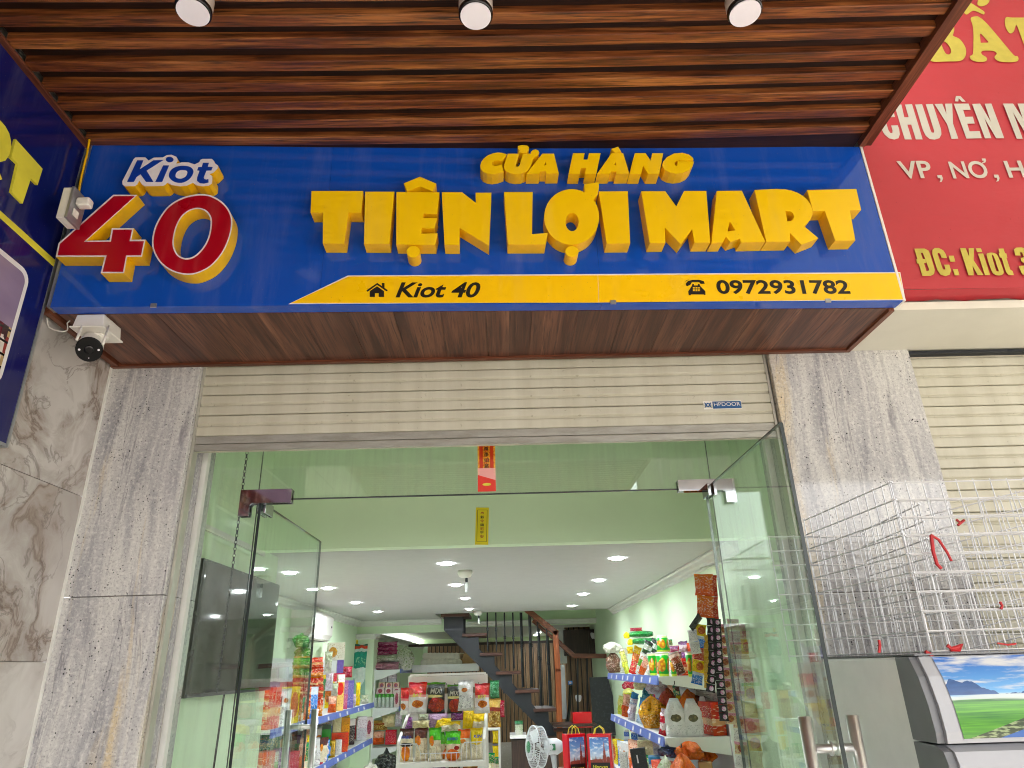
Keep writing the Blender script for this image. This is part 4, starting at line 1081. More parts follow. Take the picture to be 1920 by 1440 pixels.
# =================================================================== TELEVISION, AIR CONDITIONER, POSTERS
xt = XL + .055
tA = P(385, 1046, X=xt); tB = P(525, 1096, X=xt); tC = P(345, 1310, X=xt)
root = empty('television', (XL, (tA.y + tB.y) / 2, tC.z), 'big flat television on the left wall behind the glass', 'television')
bevel(MB().box(XL + .002, xt, tA.y, tB.y, tC.z, tA.z).build('case', 'black_plastic', root), .006)
MB().box(xt + .0005, xt + .003, tA.y + .012, tB.y - .012, tC.z + .02, tA.z - .012).build('screen', 'black_gloss', root)
MB().box(xt + .0032, xt + .006, tA.y + .002, tB.y - .002, tC.z + .001, tC.z + .017).build('bottom_bezel', 'dark_metal', root)
MB().tube([(XL + .03, tA.y + .55, tC.z), (XL + .035, tA.y + .52, tC.z - .3), (XL + .03, tA.y + .5, tC.z - .7), (XL + .03, tA.y + .46, 0)], .006, 6).build('cable', 'black_plastic', root)
MB().box(XL + .001, XL + .012, 3.46, tB.y + .2, tA.z + .16, tA.z + .18)
tag(MB().box(XL + .001, XL + .018, 3.5, 4.62, tA.z + .155, tA.z + .185).build('cable_duct', 'white_plastic', loc=(XL, 4, tA.z + .17)), 'white cable duct on the green wall above the television', 'cable duct')
x_ = -2.2
aA = P(626, 1156, X=x_); aB = P(626, 1204, X=x_)
y1 = aA.y; y0 = y1 - 1.0; z1 = aA.z + .01; z0 = aB.z
root = empty('air_conditioner', (-2.45, y1 - .5, z0), 'white wall air conditioner high on the left wall', 'air conditioner')
mb = MB(); pf = [(-2.449, z0 + .02), (-2.26, z0), (-2.205, z0 + .07), (x_, z1 - .03), (-2.24, z1), (-2.449, z1)]
mb.prism([[(a, b) for a, b in pf]], Vector((0, y1, 0)), Vector((1, 0, 0)), Vector((0, 0, 1)), Vector((0, 1, 0)), y1 - y0, 0, 0, True)
bevel(mb.build('body', 'white_plastic', root), .012)
MB().box(-2.29, -2.2, y0 + .06, y1 - .06, z0 + .012, z0 + .02).build('louvre', 'white_paint', root)
MB().box(-2.42, -2.28, y0 + .05, y1 - .05, z0 - .004, z0 + .006).build('vent', 'black_plastic', root)
MB().box(x_ - .004, x_ + .0015, y1 - .09, y1 - .05, z0 + .16, z0 + .18).build('display', 'dark_metal', root)

# =================================================================== PACKAGING
def pack(key, stops, marks=None, blob=None, blob2=None, rough=.22, seed=0., film=True, hor=False, mark_band=(.1, .9), mark_amt=.8):
    """printed film or card: flat colour bands, a picture spot, rows of illegible print"""
    if key in MATS: return MATS[key]
    t = NT(key); g = t.n('TexCoord').outputs['Generated']; s = t.n('SeparateXYZ', {0: g}); u, w = s.outputs[0], s.outputs[2]
    ob = t.n('TexCoord').outputs['Object']
    f = t.math('ADD', w, t.math('MULTIPLY', t.math('SUBTRACT', t.noise(ob, 9, 3), .5), .12))
    if hor: f = u
    c = t.ramp(f, stops, 'LINEAR' if len(stops) > 1 and seed == -1 else 'CONSTANT') if len(stops) > 1 else t.n('RGB').outputs[0]
    if len(stops) == 1: c.node.outputs[0].default_value = col4(stops[0][1])
    for b in (blob, blob2):
        if b:
            bx, bz, rx, rz, ca, cb, sc = b
            dx = t.math('DIVIDE', t.math('SUBTRACT', u, bx), rx); dz = t.math('DIVIDE', t.math('SUBTRACT', w, bz), rz)
            rr = t.math('ADD', t.math('POWER', t.math('ABSOLUTE', dx), 2.), t.math('POWER', t.math('ABSOLUTE', dz), 2.))
            m = t.math('LESS_THAN', t.math('ADD', rr, t.math('MULTIPLY', t.math('SUBTRACT', t.noise(ob, 40, 2), .5), .8)), 1.)
            pic = t.mix(t.ramp(t.n('TexVoronoi', {'Vector': ob, 'Scale': sc}).outputs['Distance'], [(.15, 0.), (.55, 1.)]), ca, cb)
            c = t.mix(m, c, pic)
    if marks:
        mv = t.n('Mapping', {'Vector': g, 'Scale': (13, 2, 26), 'Location': (seed * 3.1, seed, seed * 1.7)}).outputs[0]
        nz = t.noise(mv, 1., 1, .4)
        inb = t.math('MULTIPLY', t.math('GREATER_THAN', w, mark_band[0]), t.math('LESS_THAN', w, mark_band[1]))
        c = t.mix(t.math('MULTIPLY', t.math('MULTIPLY', t.ramp(nz, [(.585, 0.), (.60, 1.)]), inb), mark_amt), c, marks)
    hv = t.n('HueSaturation', {'Hue': t.math('ADD', .5, t.math('MULTIPLY', t.math('SUBTRACT', t.noise(ob, 14, 2), .5), .05)), 'Saturation': 1.12, 'Value': t.math('ADD', .8, t.math('MULTIPLY', t.noise(ob, 24, 3), .4)), 'Color': c}).outputs[0]
    c = hv
    cz = t.noise(ob, 26, 5, .7, .6)
    MATS[key] = t.bsdf(c, rough, 0, .6 if film else .4, bump=cz if film else None, bstr=.8, bdist=.03)
    return MATS[key]
def pouch_mb(w, h, th, seed=0, crimp=.07, stand=False, nx=13, nz=17):
    rr = random.Random(seed); mb = MB()
    ph = [rr.uniform(0, 6.28) for _ in range(6)]
    for side in (-1, 1):
        k = len(mb.v)
        for j in range(nz + 1):
            v = j / nz
            for i in range(nx + 1):
                u = i / nx
                vv = min(1, max(0, (v - (0 if stand else crimp)) / (1 - crimp * (1 if stand else 2))))
                e = max(0., math.sin(math.pi * u)) ** .55
                fv = max(0., math.sin(math.pi * vv)) ** .5 if not stand else max(0., (1 - vv)) ** .55 * (1 if vv > .04 else .9)
                d = th * .5 * e * fv
                wr = .10 * th * math.sin(7 * u + 9 * v + ph[0]) + .08 * th * math.sin(17 * u - 6 * v + ph[1]) + .07 * th * math.sin(23 * v + ph[2] + 5 * u)
                pn = Vector((u * w / .05 + seed * 3.7, side * 5., v * h / .05))
                wr += th * (.16 * mnoise.noise(pn) + .11 * mnoise.noise(pn * 2.3))
                d = d + wr * e * min(1, fv * 1.3)
                pinch = 1 - .10 * fv * (1 if not stand else .4)
                zz = h * v + (.010 * math.sin(9 * u + ph[3]) * h * (1 if v > .97 else 0))
                mb.v.append(Vector(((u - .5) * w * pinch + .012 * w * math.sin(8 * v + ph[4]), side * d, zz)))
        for j in range(nz):
            for i in range(nx):
                a = k + j * (nx + 1) + i; q = (a, a + 1, a + nx + 2, a + nx + 1)
                mb.f.append(q if side < 0 else q[::-1]); mb.mi.append(0)
    return mb
def blob_mb(w, d, h, seed=0, knot=True, flat=.25, n=26, m=20):
    rr = random.Random(seed); mb = MB(); ph = [rr.uniform(0, 6.28) for _ in range(8)]
    for j in range(m + 1):
        t = j / m
        prof = (math.sin(math.pi * min(1, .18 + t * .82)) ** .6) if t < 1 else 0
        if knot and t > .8: prof = max(.1, prof * .5)
        for i in range(n):
            a = 2 * math.pi * i / n
            r = prof * (1 + .10 * math.sin(3 * a + ph[0] + 3 * t) + .08 * math.sin(5 * a - 6 * t + ph[1]) + .06 * math.sin(8 * a + 11 * t + ph[2]))
            ca, sa = math.cos(a), math.sin(a)
            k = (abs(ca) ** 3 + abs(sa) ** 3) ** (-1 / 3)
            pn = Vector((ca * w / .07, sa * d / .07 + seed * 2.3, t * h / .06))
            r *= 1 + .13 * mnoise.noise(pn) + .10 * abs(mnoise.noise(pn * 1.9)) - .05
            mb.v.append(Vector((.5 * w * r * k * ca * .95, .5 * d * r * k * sa * .95, h * (t ** .9) + .03 * h * math.sin(2 * a + ph[3]) * t)))
    for j in range(m):
        for i in range(n):
            mb.f.append((j * n + i, j * n + (i + 1) % n, (j + 1) * n + (i + 1) % n, (j + 1) * n + i)); mb.mi.append(0)
    mb.f.append(tuple(reversed(range(n)))); mb.mi.append(0); mb.f.append(tuple(m * n + i for i in range(n))); mb.mi.append(0)
    return mb
SEED = [0]
def place(name, mb, m, loc, rz=0., rx=0., ry=0., label=None, cat=None, group=None, smooth=True):
    me = bpy.data.meshes.new(name); me.from_pydata([tuple(v) for v in mb.v], [], mb.f)
    ms = m if isinstance(m, (list, tuple)) else [m]
    for mm in ms: me.materials.append(MATS[mm] if isinstance(mm, str) else mm)
    if len(ms) > 1: me.polygons.foreach_set('material_index', mb.mi)
    if smooth: me.polygons.foreach_set('use_smooth', [True] * len(me.polygons))
    o = bpy.data.objects.new(name, me); COL.objects.link(o)
    o.location = loc; o.rotation_euler = (R(rx), R(ry), R(rz))
    return tag(o, label, cat, group)
def span(x0, x1, y0, y1, Y=None, X=None, z=None):
    """real base point, width and height of something seen in that photo box at that depth"""
    xc = (x0 + x1) / 2; ym = (y0 + y1) / 2
    if X is not None: Y = P(xc, ym, X=X).y
    b = P(xc, y1, Y=Y); t = P(xc, y0, Y=Y)
    w = (P(x1, ym, Y=Y) - P(x0, ym, Y=Y)).length
    zb = b.z if z is None else z
    return Vector((P(xc, ym, Y=Y).x, Y, zb)), w, max(.02, t.z - zb)
def kids(parent, name, body, m, w, h, x, z, y, bold=.03, shear=0.):
    """lettering on the front of a packet, in the packet's own frame"""
    vs, fs = text_loopmesh(body, 1, bold, shear)
    x0 = min(p.x for p in vs); x1 = max(p.x for p in vs); y0 = min(p.y for p in vs); y1 = max(p.y for p in vs)
    mb = MB(); mb.add([((p.x - x0) / (x1 - x0) * w + x - w / 2, y, (p.y - y0) / (y1 - y0) * h + z) for p in vs], fs)
    return local_build(mb, 'lettering', m, parent)
def pouch(label, m, box, Y=None, X=None, z=None, th=.05, rz=0, rx=0, ry=0, cat='snack pouch', name='snack_pouch', group=None, stand=False, wk=1.):
    b, w, h = span(*box, Y=Y, X=X, z=z); SEED[0] += 1
    o = place(name, pouch_mb(w * wk, h, th, SEED[0], stand=stand), m, b, rz, rx, ry, label, cat, group)
    o['w'] = w * wk; o['h'] = h
    return o
def carton(label, m, box, Y=None, X=None, z=None, d=.06, rz=0, cat='box', name='carton', group=None, wk=1.):
    b, w, h = span(*box, Y=Y, X=X, z=z)
    w *= wk
    o = place(name, MB().box(-w / 2, w / 2, -d / 2, d / 2, 0, h), m, b, rz, 0, 0, label, cat, group, False)
    bevel(o, .002, 1); return o
def bag(label, m, box, Y=None, X=None, z=None, d=None, rz=0, cat='bag', name='plastic_bag', group=None, knot=True, wk=1.1):
    b, w, h = span(*box, Y=Y, X=X, z=z); SEED[0] += 1
    return place(name, blob_mb(w * wk, d or w * .7, h, SEED[0], knot), m, b, rz, 0, 0, label, cat, group, False)

# ---------------------------------------------------- packaging prints
pack('p_red', [(0, '#e9e6e6'), (.16, '#e6dfdf'), (.52, '#e7a39b'), (.6, '#d8262b')], None, (.5, .31, .30, .12, '#f0a21c', '#b5590c', 90), seed=1)
pack('p_mix', [(0, '#1a1a14'), (.5, '#2c2f24'), (.62, '#20261d'), (.92, '#5ea228')], None, (.55, .27, .46, .23, '#d8532a', '#8a2410', 110), (.4, .55, .5, .045, '#e8dfa5', '#d8cf90', 30), seed=2)
pack('p_back', [(0, '#e3e2e2')], '#8d8d92', (.45, .67, .2, .07, '#d98a2a', '#b15a18', 60), seed=3, mark_band=(.05, .5))
pack('p_choco', [(0, '#e9dfc2'), (.68, '#4a2116')], None, (.5, .24, .30, .22, '#d9702e', '#e8944c', 20), (.5, .5, .46, .06, '#3a1d14', '#2a120c', 50), seed=4)
pack('p_choco2', [(0, '#e9dfc2'), (.66, '#57281b')], '#a59a80', (.2, .62, .17, .15, '#d9702e', '#e8944c', 20), seed=5, mark_band=(.05, .55), mark_amt=.5)
pack('p_green', [(0, '#ead9b8'), (.55, '#5cc22e')], None, (.5, .18, .42, .2, '#d9602e', '#e8844c', 24), (.75, .42, .16, .07, '#6d1f16', '#a8332a', 50), seed=6)
pack('p_green2', [(0, '#ebe3c8'), (.6, '#58bd30')], '#a9a283', (.18, .6, .15, .16, '#d9702e', '#e8944c', 20), seed=7, mark_band=(.05, .55), mark_amt=.5)
pack('p_orange', [(0, '#ebe3c8'), (.68, '#ee6a1c')], '#b0a585', (.3, .6, .22, .07, '#e87a26', '#f09c4c', 20), seed=8, mark_band=(.05, .6), mark_amt=.5)
pack('p_yellow', [(0, '#ebe3c8'), (.5, '#f0d21a')], '#b0a585', (.45, .55, .3, .1, '#f2c52c', '#f0dc6c', 20), seed=9, mark_band=(.05, .5), mark_amt=.5)
pack('p_yellow_plain', [(0, '#f0d31c')], '#d6b010', seed=10)
pack('p_cream', [(0, '#ece2b4')], '#c9bd8a', seed=11, mark_amt=.6)
pack('p_lilac', [(0, '#b79db8')], '#8d6c92', seed=12)
pack('p_peanut', [(0, '#c9a45a'), (.55, '#8c2f1c'), (.68, '#c2a05c')], None, (.5, .3, .5, .28, '#e3cf86', '#8f6a2c', 60), seed=13)
pack('p_purple', [(0, '#7d3f82')], '#c9a5cc', seed=14)
pack('p_pink_roll', [(0, '#a5486c'), (.5, '#b25a7c')], '#d9b0c2', seed=15, rough=.2)
pack('p_pink_pale', [(0, '#c99aa6')], '#b47888', seed=16, rough=.25)
pack('p_orange_bag', [(0, '#cf5d14')], '#e98a3a', seed=17, rough=.15, mark_amt=.35)
pack('p_redorange', [(0, '#a8381c')], '#d8603a', seed=18, rough=.15, mark_amt=.4)
pack('p_yellow_bag', [(0, '#d99a24'), (.42, '#e3a526')], '#8a5a1c', (.5, .25, .45, .2, '#efdca0', '#c9851c', 70), seed=19)
pack('p_white_bag', [(0, '#d9d9d7')], '#8f9390', (.5, .48, .24, .1, '#7d7448', '#4c4a2c', 50), seed=20, mark_band=(.05, .3), mark_amt=.5)
pack('p_redwhite', [(0, '#c21f2a'), (.25, '#e8dcd8'), (.5, '#c8202a'), (.72, '#ead9d9')], '#8a1018', seed=21)
pack('p_blue_white', [(0, '#c9d8e6'), (.35, '#e6ecef'), (.62, '#4c86b0')], '#3a62a0', seed=22)
pack('p_teal', [(0, '#3f7f8a')], '#a8cfd0', seed=23)
pack('p_yelgreen', [(0, '#c9cf5a'), (.5, '#e0dd8c')], '#7a9a30', seed=24)
pack('p_salmon', [(0, '#e0764a'), (.5, '#e8b9a0')], '#b5401c', seed=25)
pack('p_navy', [(0, '#1a2244')], '#6a78a8', seed=26, rough=.15)
pack('p_noodle_red', [(0, '#c92a1c'), (.5, '#e0641e'), (.75, '#d8b030')], '#f0e0b0', seed=27)
pack('p_noodle_bw', [(0, '#e0e2dc'), (.3, '#1c1f1c'), (.55, '#d9ddd4'), (.8, '#16191a')], '#3a9a4a', seed=28)
pack('p_noodle_gw', [(0, '#e3e6da'), (.4, '#5aa84a'), (.7, '#e6e6de')], '#d05a2a', seed=29)
pack('p_cup', [(0, '#b9d05a'), (.1, '#2f9a3c'), (.9, '#d5e3a8')], None, (.25, .5, .2, .3, '#d8c05a', '#b06a2c', 40), (.75, .5, .2, .3, '#d8c05a', '#b06a2c', 40), seed=30, film=False, rough=.3)
pack('p_cup_brown', [(0, '#5a3324'), (.5, '#a4604a'), (.8, '#c9b0a0')], '#e0c0b0', seed=31, film=False)
pack('p_green_lie', [(0, '#1f7a34')], '#7ac08a', seed=32, mark_amt=.5)
pack('p_brownbag', [(0, '#6a4c3e')], '#b9a090', seed=33, rough=.15)
pack('p_rice', [(0, '#d5d3c6')], '#b5b3a0', seed=34)
pack('p_red_bread', [(0, '#d0402a'), (.3, '#e0b080'), (.5, '#c8321e'), (.8, '#d84a34')], '#f0d8b8', seed=35)
pack('p_orange_bread', [(0, '#d98a2c'), (.5, '#c8461e')], '#f4e4c4', seed=36)
pack('p_green_bread', [(0, '#cdb05a'), (.3, '#4f9a34'), (.8, '#3d8a2c')], '#e9e4c4', seed=37)
pack('p_clear_bits', [(0, '#c9c9bd'), (.5, '#b9c0a8')], '#7a9460', seed=38, rough=.1)
pack('p_carton_y', [(0, '#d9b877'), (.55, '#dcb06a'), (.78, '#e6e2dc')], '#8a5a2a', (.4, .6, .5, .18, '#d8202a', '#c01820', 20), seed=39, film=False)
pack('p_carton_p', [(0, '#b05a78'), (.5, '#8f5a86')], '#e0c8d8', seed=40, film=False)
pack('p_carton_b', [(0, '#6a64a0')], '#c9c4e0', seed=41, film=False)
pack('p_carton_w', [(0, '#d9d6c4')], '#a8946a', (.3, .45, .24, .3, '#d9a840', '#b07820', 30), seed=42, film=False)
pack('p_carton_v', [(0, '#6a5a9a')], '#8a7ab8', seed=43, film=False)
pack('p_carton_o', [(0, '#d8862a'), (.5, '#e0a04a')], '#8a3a1c', seed=44, film=False)
pack('p_carton_g', [(0, '#2f7a2c'), (.85, '#1c3a1c')], None, seed=45, film=False)
pack('p_carton_k', [(0, '#2a1c1c'), (.4, '#1c1616'), (.75, '#d8d0cc')], '#c9c0b8', seed=46, film=False)
pack('p_carton_r', [(0, '#b8202e'), (.55, '#a81c2c')], '#e9c8c8', seed=47, film=False, mark_amt=.6)
pack('p_carton_rr', [(0, '#c0442c')], '#5a140c', seed=48, film=False)
pack('p_tissue', [(0, '#c9c9cf'), (.5, '#e3dbe0')], '#a06a8a', seed=49)
pack('p_milk', [(0, '#dfe3e6'), (.45, '#2f5ab0'), (.9, '#e6e6e6')], '#e8eef6', seed=50, rough=.25)
pack('p_candy', [(0, '#b02a3a')], '#e8b0b8', seed=51)
pack('p_cups_print', [(0, '#d9cdc9')], '#b86a6a', (.5, .5, .3, .35, '#c07a7a', '#8a4a5a', 60), seed=52, film=False)
pack('p_can', [(0, '#cfd8d2'), (.72, '#5aa84a')], '#8aa08a', seed=53, film=False)
pack('p_small_box', [(0, '#d8c0ae')], '#5a4a7a', (.5, .5, .3, .36, '#4a5a9a', '#b06a5a', 50), seed=54, film=False)
pack('p_lolly', [(0, '#3a7ac8'), (.5, '#4a90d8')], '#f0d8e0', (.5, .5, .25, .3, '#efc8d4', '#f4e4e8', 30), seed=55)
pack('p_gold', [(0, '#c9a23a')], '#f0e09a', seed=56, rough=.15)
pack('p_pinkred', [(0, '#cf4a5a')], '#f0b8c0', seed=57)
pack('p_diaper', [(0, '#9cc0ae'), (.35, '#cfe0d6'), (.55, '#0f8a72'), (.85, '#c8e0d4'), (.9, '#c95a4a'), (.96, '#2f6a54')], '#8fd0a8', (.6, .38, .3, .16, '#e8ece6', '#d8e4dc', 20), seed=58, mark_band=(.6, .75), mark_amt=.7)
pack('p_greenbag', [(0, '#2f7a34'), (.6, '#4a9a44')], '#c8dca8', seed=59)
pack('p_net', [(0, '#2f7a4a'), (.5, '#257040')], '#8ac0a0', seed=60, rough=.3)
pack('p_dk_green', [(0, '#e6e2cc'), (.35, '#1f7a48'), (.8, '#2a9a5a')], '#f0d890', seed=61)
pack('p_sachet_y', [(0, '#e6c81c')], '#7a4a10', (.6, .5, .3, .35, '#e8a070', '#b85a2c', 50), seed=62)
pack('p_sachet_b', [(0, '#3a6ab8'), (.4, '#5a8ad0'), (.75, '#cfd8e0')], '#e0e8f4', seed=63)
pack('p_sachet_k', [(0, '#0e0b10'), (.35, '#1a141c'), (.7, '#0e0b10')], None, (.62, .5, .22, .3, '#c86aa8', '#e0d0dc', 60), seed=64)
pack('p_sachet_w', [(0, '#d8d6d2')], '#3a3a3a', seed=65, mark_amt=.7)
pack('p_sachet_r', [(0, '#a83a2c')], '#e0b08a', seed=66)
pack('p_sachet_or', [(0, '#d8602a'), (.6, '#e07a40')], '#f0d8c8', seed=67)
pack('p_sachet_mix', [(0, '#d9c8a8'), (.4, '#c9b48a'), (.75, '#d8a0b0')], '#a84a5a', (.5, .5, .25, .3, '#c08a5a', '#8a5a3a', 50), seed=68)
pack('p_darkbag', [(0, '#1f221f')], '#5a605a', seed=69, rough=.12)
pack('p_charcoal', [(0, '#2a2c2e')], '#3a3c40', seed=70, film=False, rough=.5)

# =================================================================== SNACK RACK IN THE MIDDLE
YR = 5.4
q0 = P(758, 1440, Y=YR)
root = empty('snack_rack', (P(845, 1350, Y=YR).x, YR, 0), 'white metal snack rack with hanging pouches in the middle of the shop', 'rack')
rx0 = P(768, 1340, Y=YR + .12).x; rx1 = P(912, 1340, Y=YR + .12).x
zt_ = P(760, 1268, Y=YR + .12).z
def bar(a, b, r=.008, nm='bar', m='wire_white', n=6): return MB().tube([a, b], r, n).build(nm, m, root)
zh0 = P(768, 1286, Y=YR + .1).z
for s, x in ((-1, rx0), (1, rx1)):
    MB().hexa([(x - .012, YR + .09, 0), (x + .012, YR + .09, 0), (x + .012, YR + .12, 0), (x - .012, YR + .12, 0), (x - .012, YR + .09, zt_), (x + .012, YR + .09, zt_), (x + .012, YR + .12, zt_), (x - .012, YR + .12, zt_)]).build('post', 'white_paint', root)
zs_ = P(840, 1428, Y=YR - .16).z
fx0 = P(747, 1400, Y=YR - .16).x; fx1 = P(908, 1400, Y=YR - .16).x
for x, bx_ in ((fx0, rx0), (fx1, rx1)):
    MB().tube([(x, YR - .16, 0), (x, YR - .16, zs_ + .13), (bx_, YR + .09, zs_ + .30)], .011, 8).build('front_post', 'white_paint', root)
MB().box(rx0, rx1, YR + .095, YR + .115, zt_ - .004, zt_ + .012).build('top_rail', 'white_paint', root)
MB().box(rx0 + .013, rx1 - .013, YR + .105, YR + .112, zh0 - .02, zt_ - .006).build('header_panel', 'white_paint', root)
MB().box(rx0 + .013, rx1 - .013, YR + .10, YR + .106, .55, zh0 - .06).build('back_panel', 'shelf_white', root)
for zz in (zs_, zs_ - .36):
    MB().box(fx0, fx1, YR - .168, YR + .1, zz - .012, zz).build('tray', 'white_paint', root)
    MB().box(fx0 - .01, fx1 + .01, YR - .182, YR - .169, zz - .03, zz - .002).build('tray_rail', 'white_paint', root)
    # wire basket front with a dip in the middle
    hi, lo = zz + .115, zz + .055; W = fx1 - fx0
    top = [(fx0 + .01, hi), (fx0 + W * .22, hi), (fx0 + W * .27, lo), (fx0 + W * .72, lo), (fx0 + W * .77, hi), (fx1 - .01, hi)]
    MB().tube([(x, YR - .19, z) for x, z in top], .003, 5).build('basket_rim', 'wire_white', root)
    mb = MB()
    for i in range(17):
        x = fx0 + .015 + (W - .03) * i / 16
        for (xa, za), (xb, zb) in zip(top, top[1:]):
            if xa <= x <= xb + 1e-6: z = za + (zb - za) * (x - xa) / (xb - xa)
        MB().tube([(x, YR - .19, zz - .005), (x, YR - .19, z)], .002, 4).build('basket_wire', 'wire_white', root)
# hooks
for i in range(9):
    x = rx0 + .05 + i * (rx1 - rx0 - .1) / 8
    MB().tube([(x, YR + .1, zh0), (x, YR - .02, zh0 + .0), (x, YR - .03, zh0 + .012)], .0022, 4).build('hook', 'black_steel', root)
# hanging pouches: (label, print, box, Y)
SR = lambda x0, x1, y0, y1: (740 + x0 / 7.58, 740 + x1 / 7.58, 1250 + y0 / 7.58, 1250 + y1 / 7.58)
o = pouch('red and white noodle snack pouch at the left edge of the rack, half behind another', 'p_red', SR(85, 200, 300, 690), YR + .0, th=.05, rz=-30, wk=1.25)
o = pouch('red and white noodle snack pouch facing front, second from the rack left', 'p_red', SR(198, 458, 222, 668), YR - .03, th=.06, rz=2)
kids(o, 'print', 'BAT', 'print_yellow', o['w'] * .52, o['h'] * .12, 0, o['h'] * .53, -.042, .03, .15)
o = pouch('dark green dried meat pouch marked MIX hanging whole on the rack', 'p_mix', SR(455, 718, 222, 665), YR - .03, th=.055, rz=-3, ry=1)
kids(o, 'print', 'MIX', 'print_cream', o['w'] * .62, o['h'] * .17, o['w'] * .02, o['h'] * .64, -.042, .015, .2)
o = pouch('dark green dried meat pouch marked MIX half covered by a white pouch', 'p_mix', SR(745, 960, 255, 665), YR + .01, th=.05, rz=4)
kids(o, 'print', 'MIX', 'print_cream', o['w'] * .62, o['h'] * .17, -o['w'] * .02, o['h'] * .62, -.039, .015, .2)
o = pouch('white back side of a snack pouch hanging on the rack', 'p_back', SR(898, 1128, 190, 625), YR - .05, th=.05, rz=-8)
o = pouch('red and white noodle snack pouch at the right end of the rack', 'p_red', SR(1135, 1350, 238, 662), YR - .03, th=.06, rz=6)
kids(o, 'print', 'BAT', 'print_yellow', o['w'] * .55, o['h'] * .12, -.004, o['h'] * .5, -.042, .03, .15)
# loaves in the basket
zb = zs_ + .001
L = [('brown and cream cake pouch lettered KINBO at the left end of the basket', 'p_choco', (65, 268, 880, 1330), -.11, -4, 'KINBO'),
     ('brown and cream cake pouch turned sideways, second in the basket', 'p_choco2', (280, 480, 870, 1330), -.10, 22, None),
     ('green topped cake pouch turned sideways in the left half of the basket', 'p_green2', (488, 672, 868, 1330), -.11, 18, None),
     ('narrow green cake pouch squeezed between two green pouches', 'p_green', (668, 728, 930, 1320), -.03, 40, None),
     ('green topped cake pouch lettered KINBO in the middle of the basket', 'p_green', (715, 940, 915, 1330), -.13, -3, 'KINBO'),
     ('orange topped cake pouch in the right half of the basket', 'p_orange', (905, 1085, 890, 1330), -.10, 16, None),
     ('yellow topped cake pouch at the right end of the basket', 'p_yellow', (1080, 1262, 870, 1330), -.11, 14, 'KIN')]
for lb, m, bx, dy, rz, tx in L:
    o = pouch(lb, m, SR(*bx), YR + dy, z=zb, th=.065, rz=rz, rx=-5, cat='cake pouch', name='cake_pouch')
    if tx: kids(o, 'print', tx, 'letter_blue', o['w'] * .66, o['h'] * .10, 0, o['h'] * .68, -.036, .02, .15)
L = [('cream coloured cake pouch lying behind the brown pouches', 'p_cream', (255, 500, 752, 880), .03, 10, -30), ('lilac bubble wrapped packet standing behind the basket pouches', 'p_lilac', (470, 760, 660, 900), .07, 0, -8),
     ('bright yellow pouch lying open above the green pouches', 'p_yellow_plain', (560, 795, 715, 880), .02, -14, -30), ('cream pouch with yellow tip lying above the middle green pouch', 'p_yellow', (640, 960, 762, 915), -.01, 16, -30),
     ('tall yellow pouch leaning to the right behind the basket', 'p_yellow_plain', (965, 1140, 570, 880), .04, 12, -12), ('clear topped yellow cake pouch standing behind the right end', 'p_yellow', (1100, 1300, 655, 900), .03, -8, -8),
     ('dark brown sausage packet hanging under the half covered pouch', 'p_purple', (790, 985, 630, 760), .05, 0, 0), ('purple packet at the left behind the basket', 'p_purple', (135, 250, 720, 890), .05, 12, 0),
     ('grey crumpled clear packet above the cream pouch', 'p_clear_bits', (330, 480, 670, 770), .06, 0, -10)]
for lb, m, bx, dy, rz, rx in L:
    pouch(lb, m, SR(*bx), YR + dy, th=.06, rz=rz, rx=rx, cat='cake pouch', name='cake_pouch')
L = [('purple candy bag on the lower rack shelf', 'p_purple', (530, 730, 1365, 1560)), ('clear bag of yellow crisps on the lower rack shelf', 'p_peanut', (960, 1190, 1362, 1560)), ('brown packet on the lower rack shelf', 'p_brownbag', (760, 940, 1380, 1560)),
     ('tan carton on the lower rack shelf left', 'p_carton_w', (330, 520, 1372, 1560))]
for lb, m, bx in L: pouch(lb, m, SR(*bx), YR - .05, th=.07, rz=5)
# right of the rack: peanuts, green net bag, second small stand
root2 = empty('side_stand', (P(930, 1430, Y=5.75).x, 5.75, 0), 'small white wire stand just right of the snack rack', 'stand')
xa_, xb_ = P(909, 1400, Y=5.75).x, P(938, 1400, Y=5.75).x
for zz in (P(920, 1364, Y=5.7).z, P(920, 1440, Y=5.7).z): MB().box(xa_, xb_, 5.6, 5.85, zz - .012, zz).build('shelf_board', 'white_paint', root2)
for x in (xa_ + .01, xb_ - .005):
    for y in (5.61, 5.84): MB().tube([(x, y, 0), (x, y, P(920, 1362, Y=5.7).z)], .007, 6).build('post', 'white_paint', root2)
zz = P(920, 1364, Y=5.7).z
pouch('clear bag of roasted nuts on the small stand right of the rack', 'p_peanut', SR(1312, 1510, 455, 812), 5.68, z=zz + .001, th=.07, rz=-10)
pouch('green mesh bag hanging beside the right rack post', 'p_net', SR(1350, 1490, 195, 450), 5.85, th=.08, rz=-15)
pouch('dark red packet hanging behind the bag of nuts', 'p_candy', SR(1430, 1570, 480, 720), 5.95, th=.05, rz=-25)
zz2 = P(920, 1440, Y=5.7).z
pouch('green seasoning packet with white lettering low on the small stand', 'p_dk_green', SR(1325, 1425, 1225, 1440), 5.66, z=zz2 + .001, th=.05, rz=-6)
pouch('narrow dark green packet low on the small stand', 'p_dk_green', SR(1425, 1500, 1280, 1440), 5.70, z=zz2 + .001, th=.05, rz=12)
for i, y_ in enumerate((905, 1120)):
    pouch(['upper yellow packet hanging on the small stand', 'lower yellow packet hanging on the small stand'][i], 'p_yellow_plain', SR(1390, 1500, y_, y_ + 190), 5.82, th=.04)

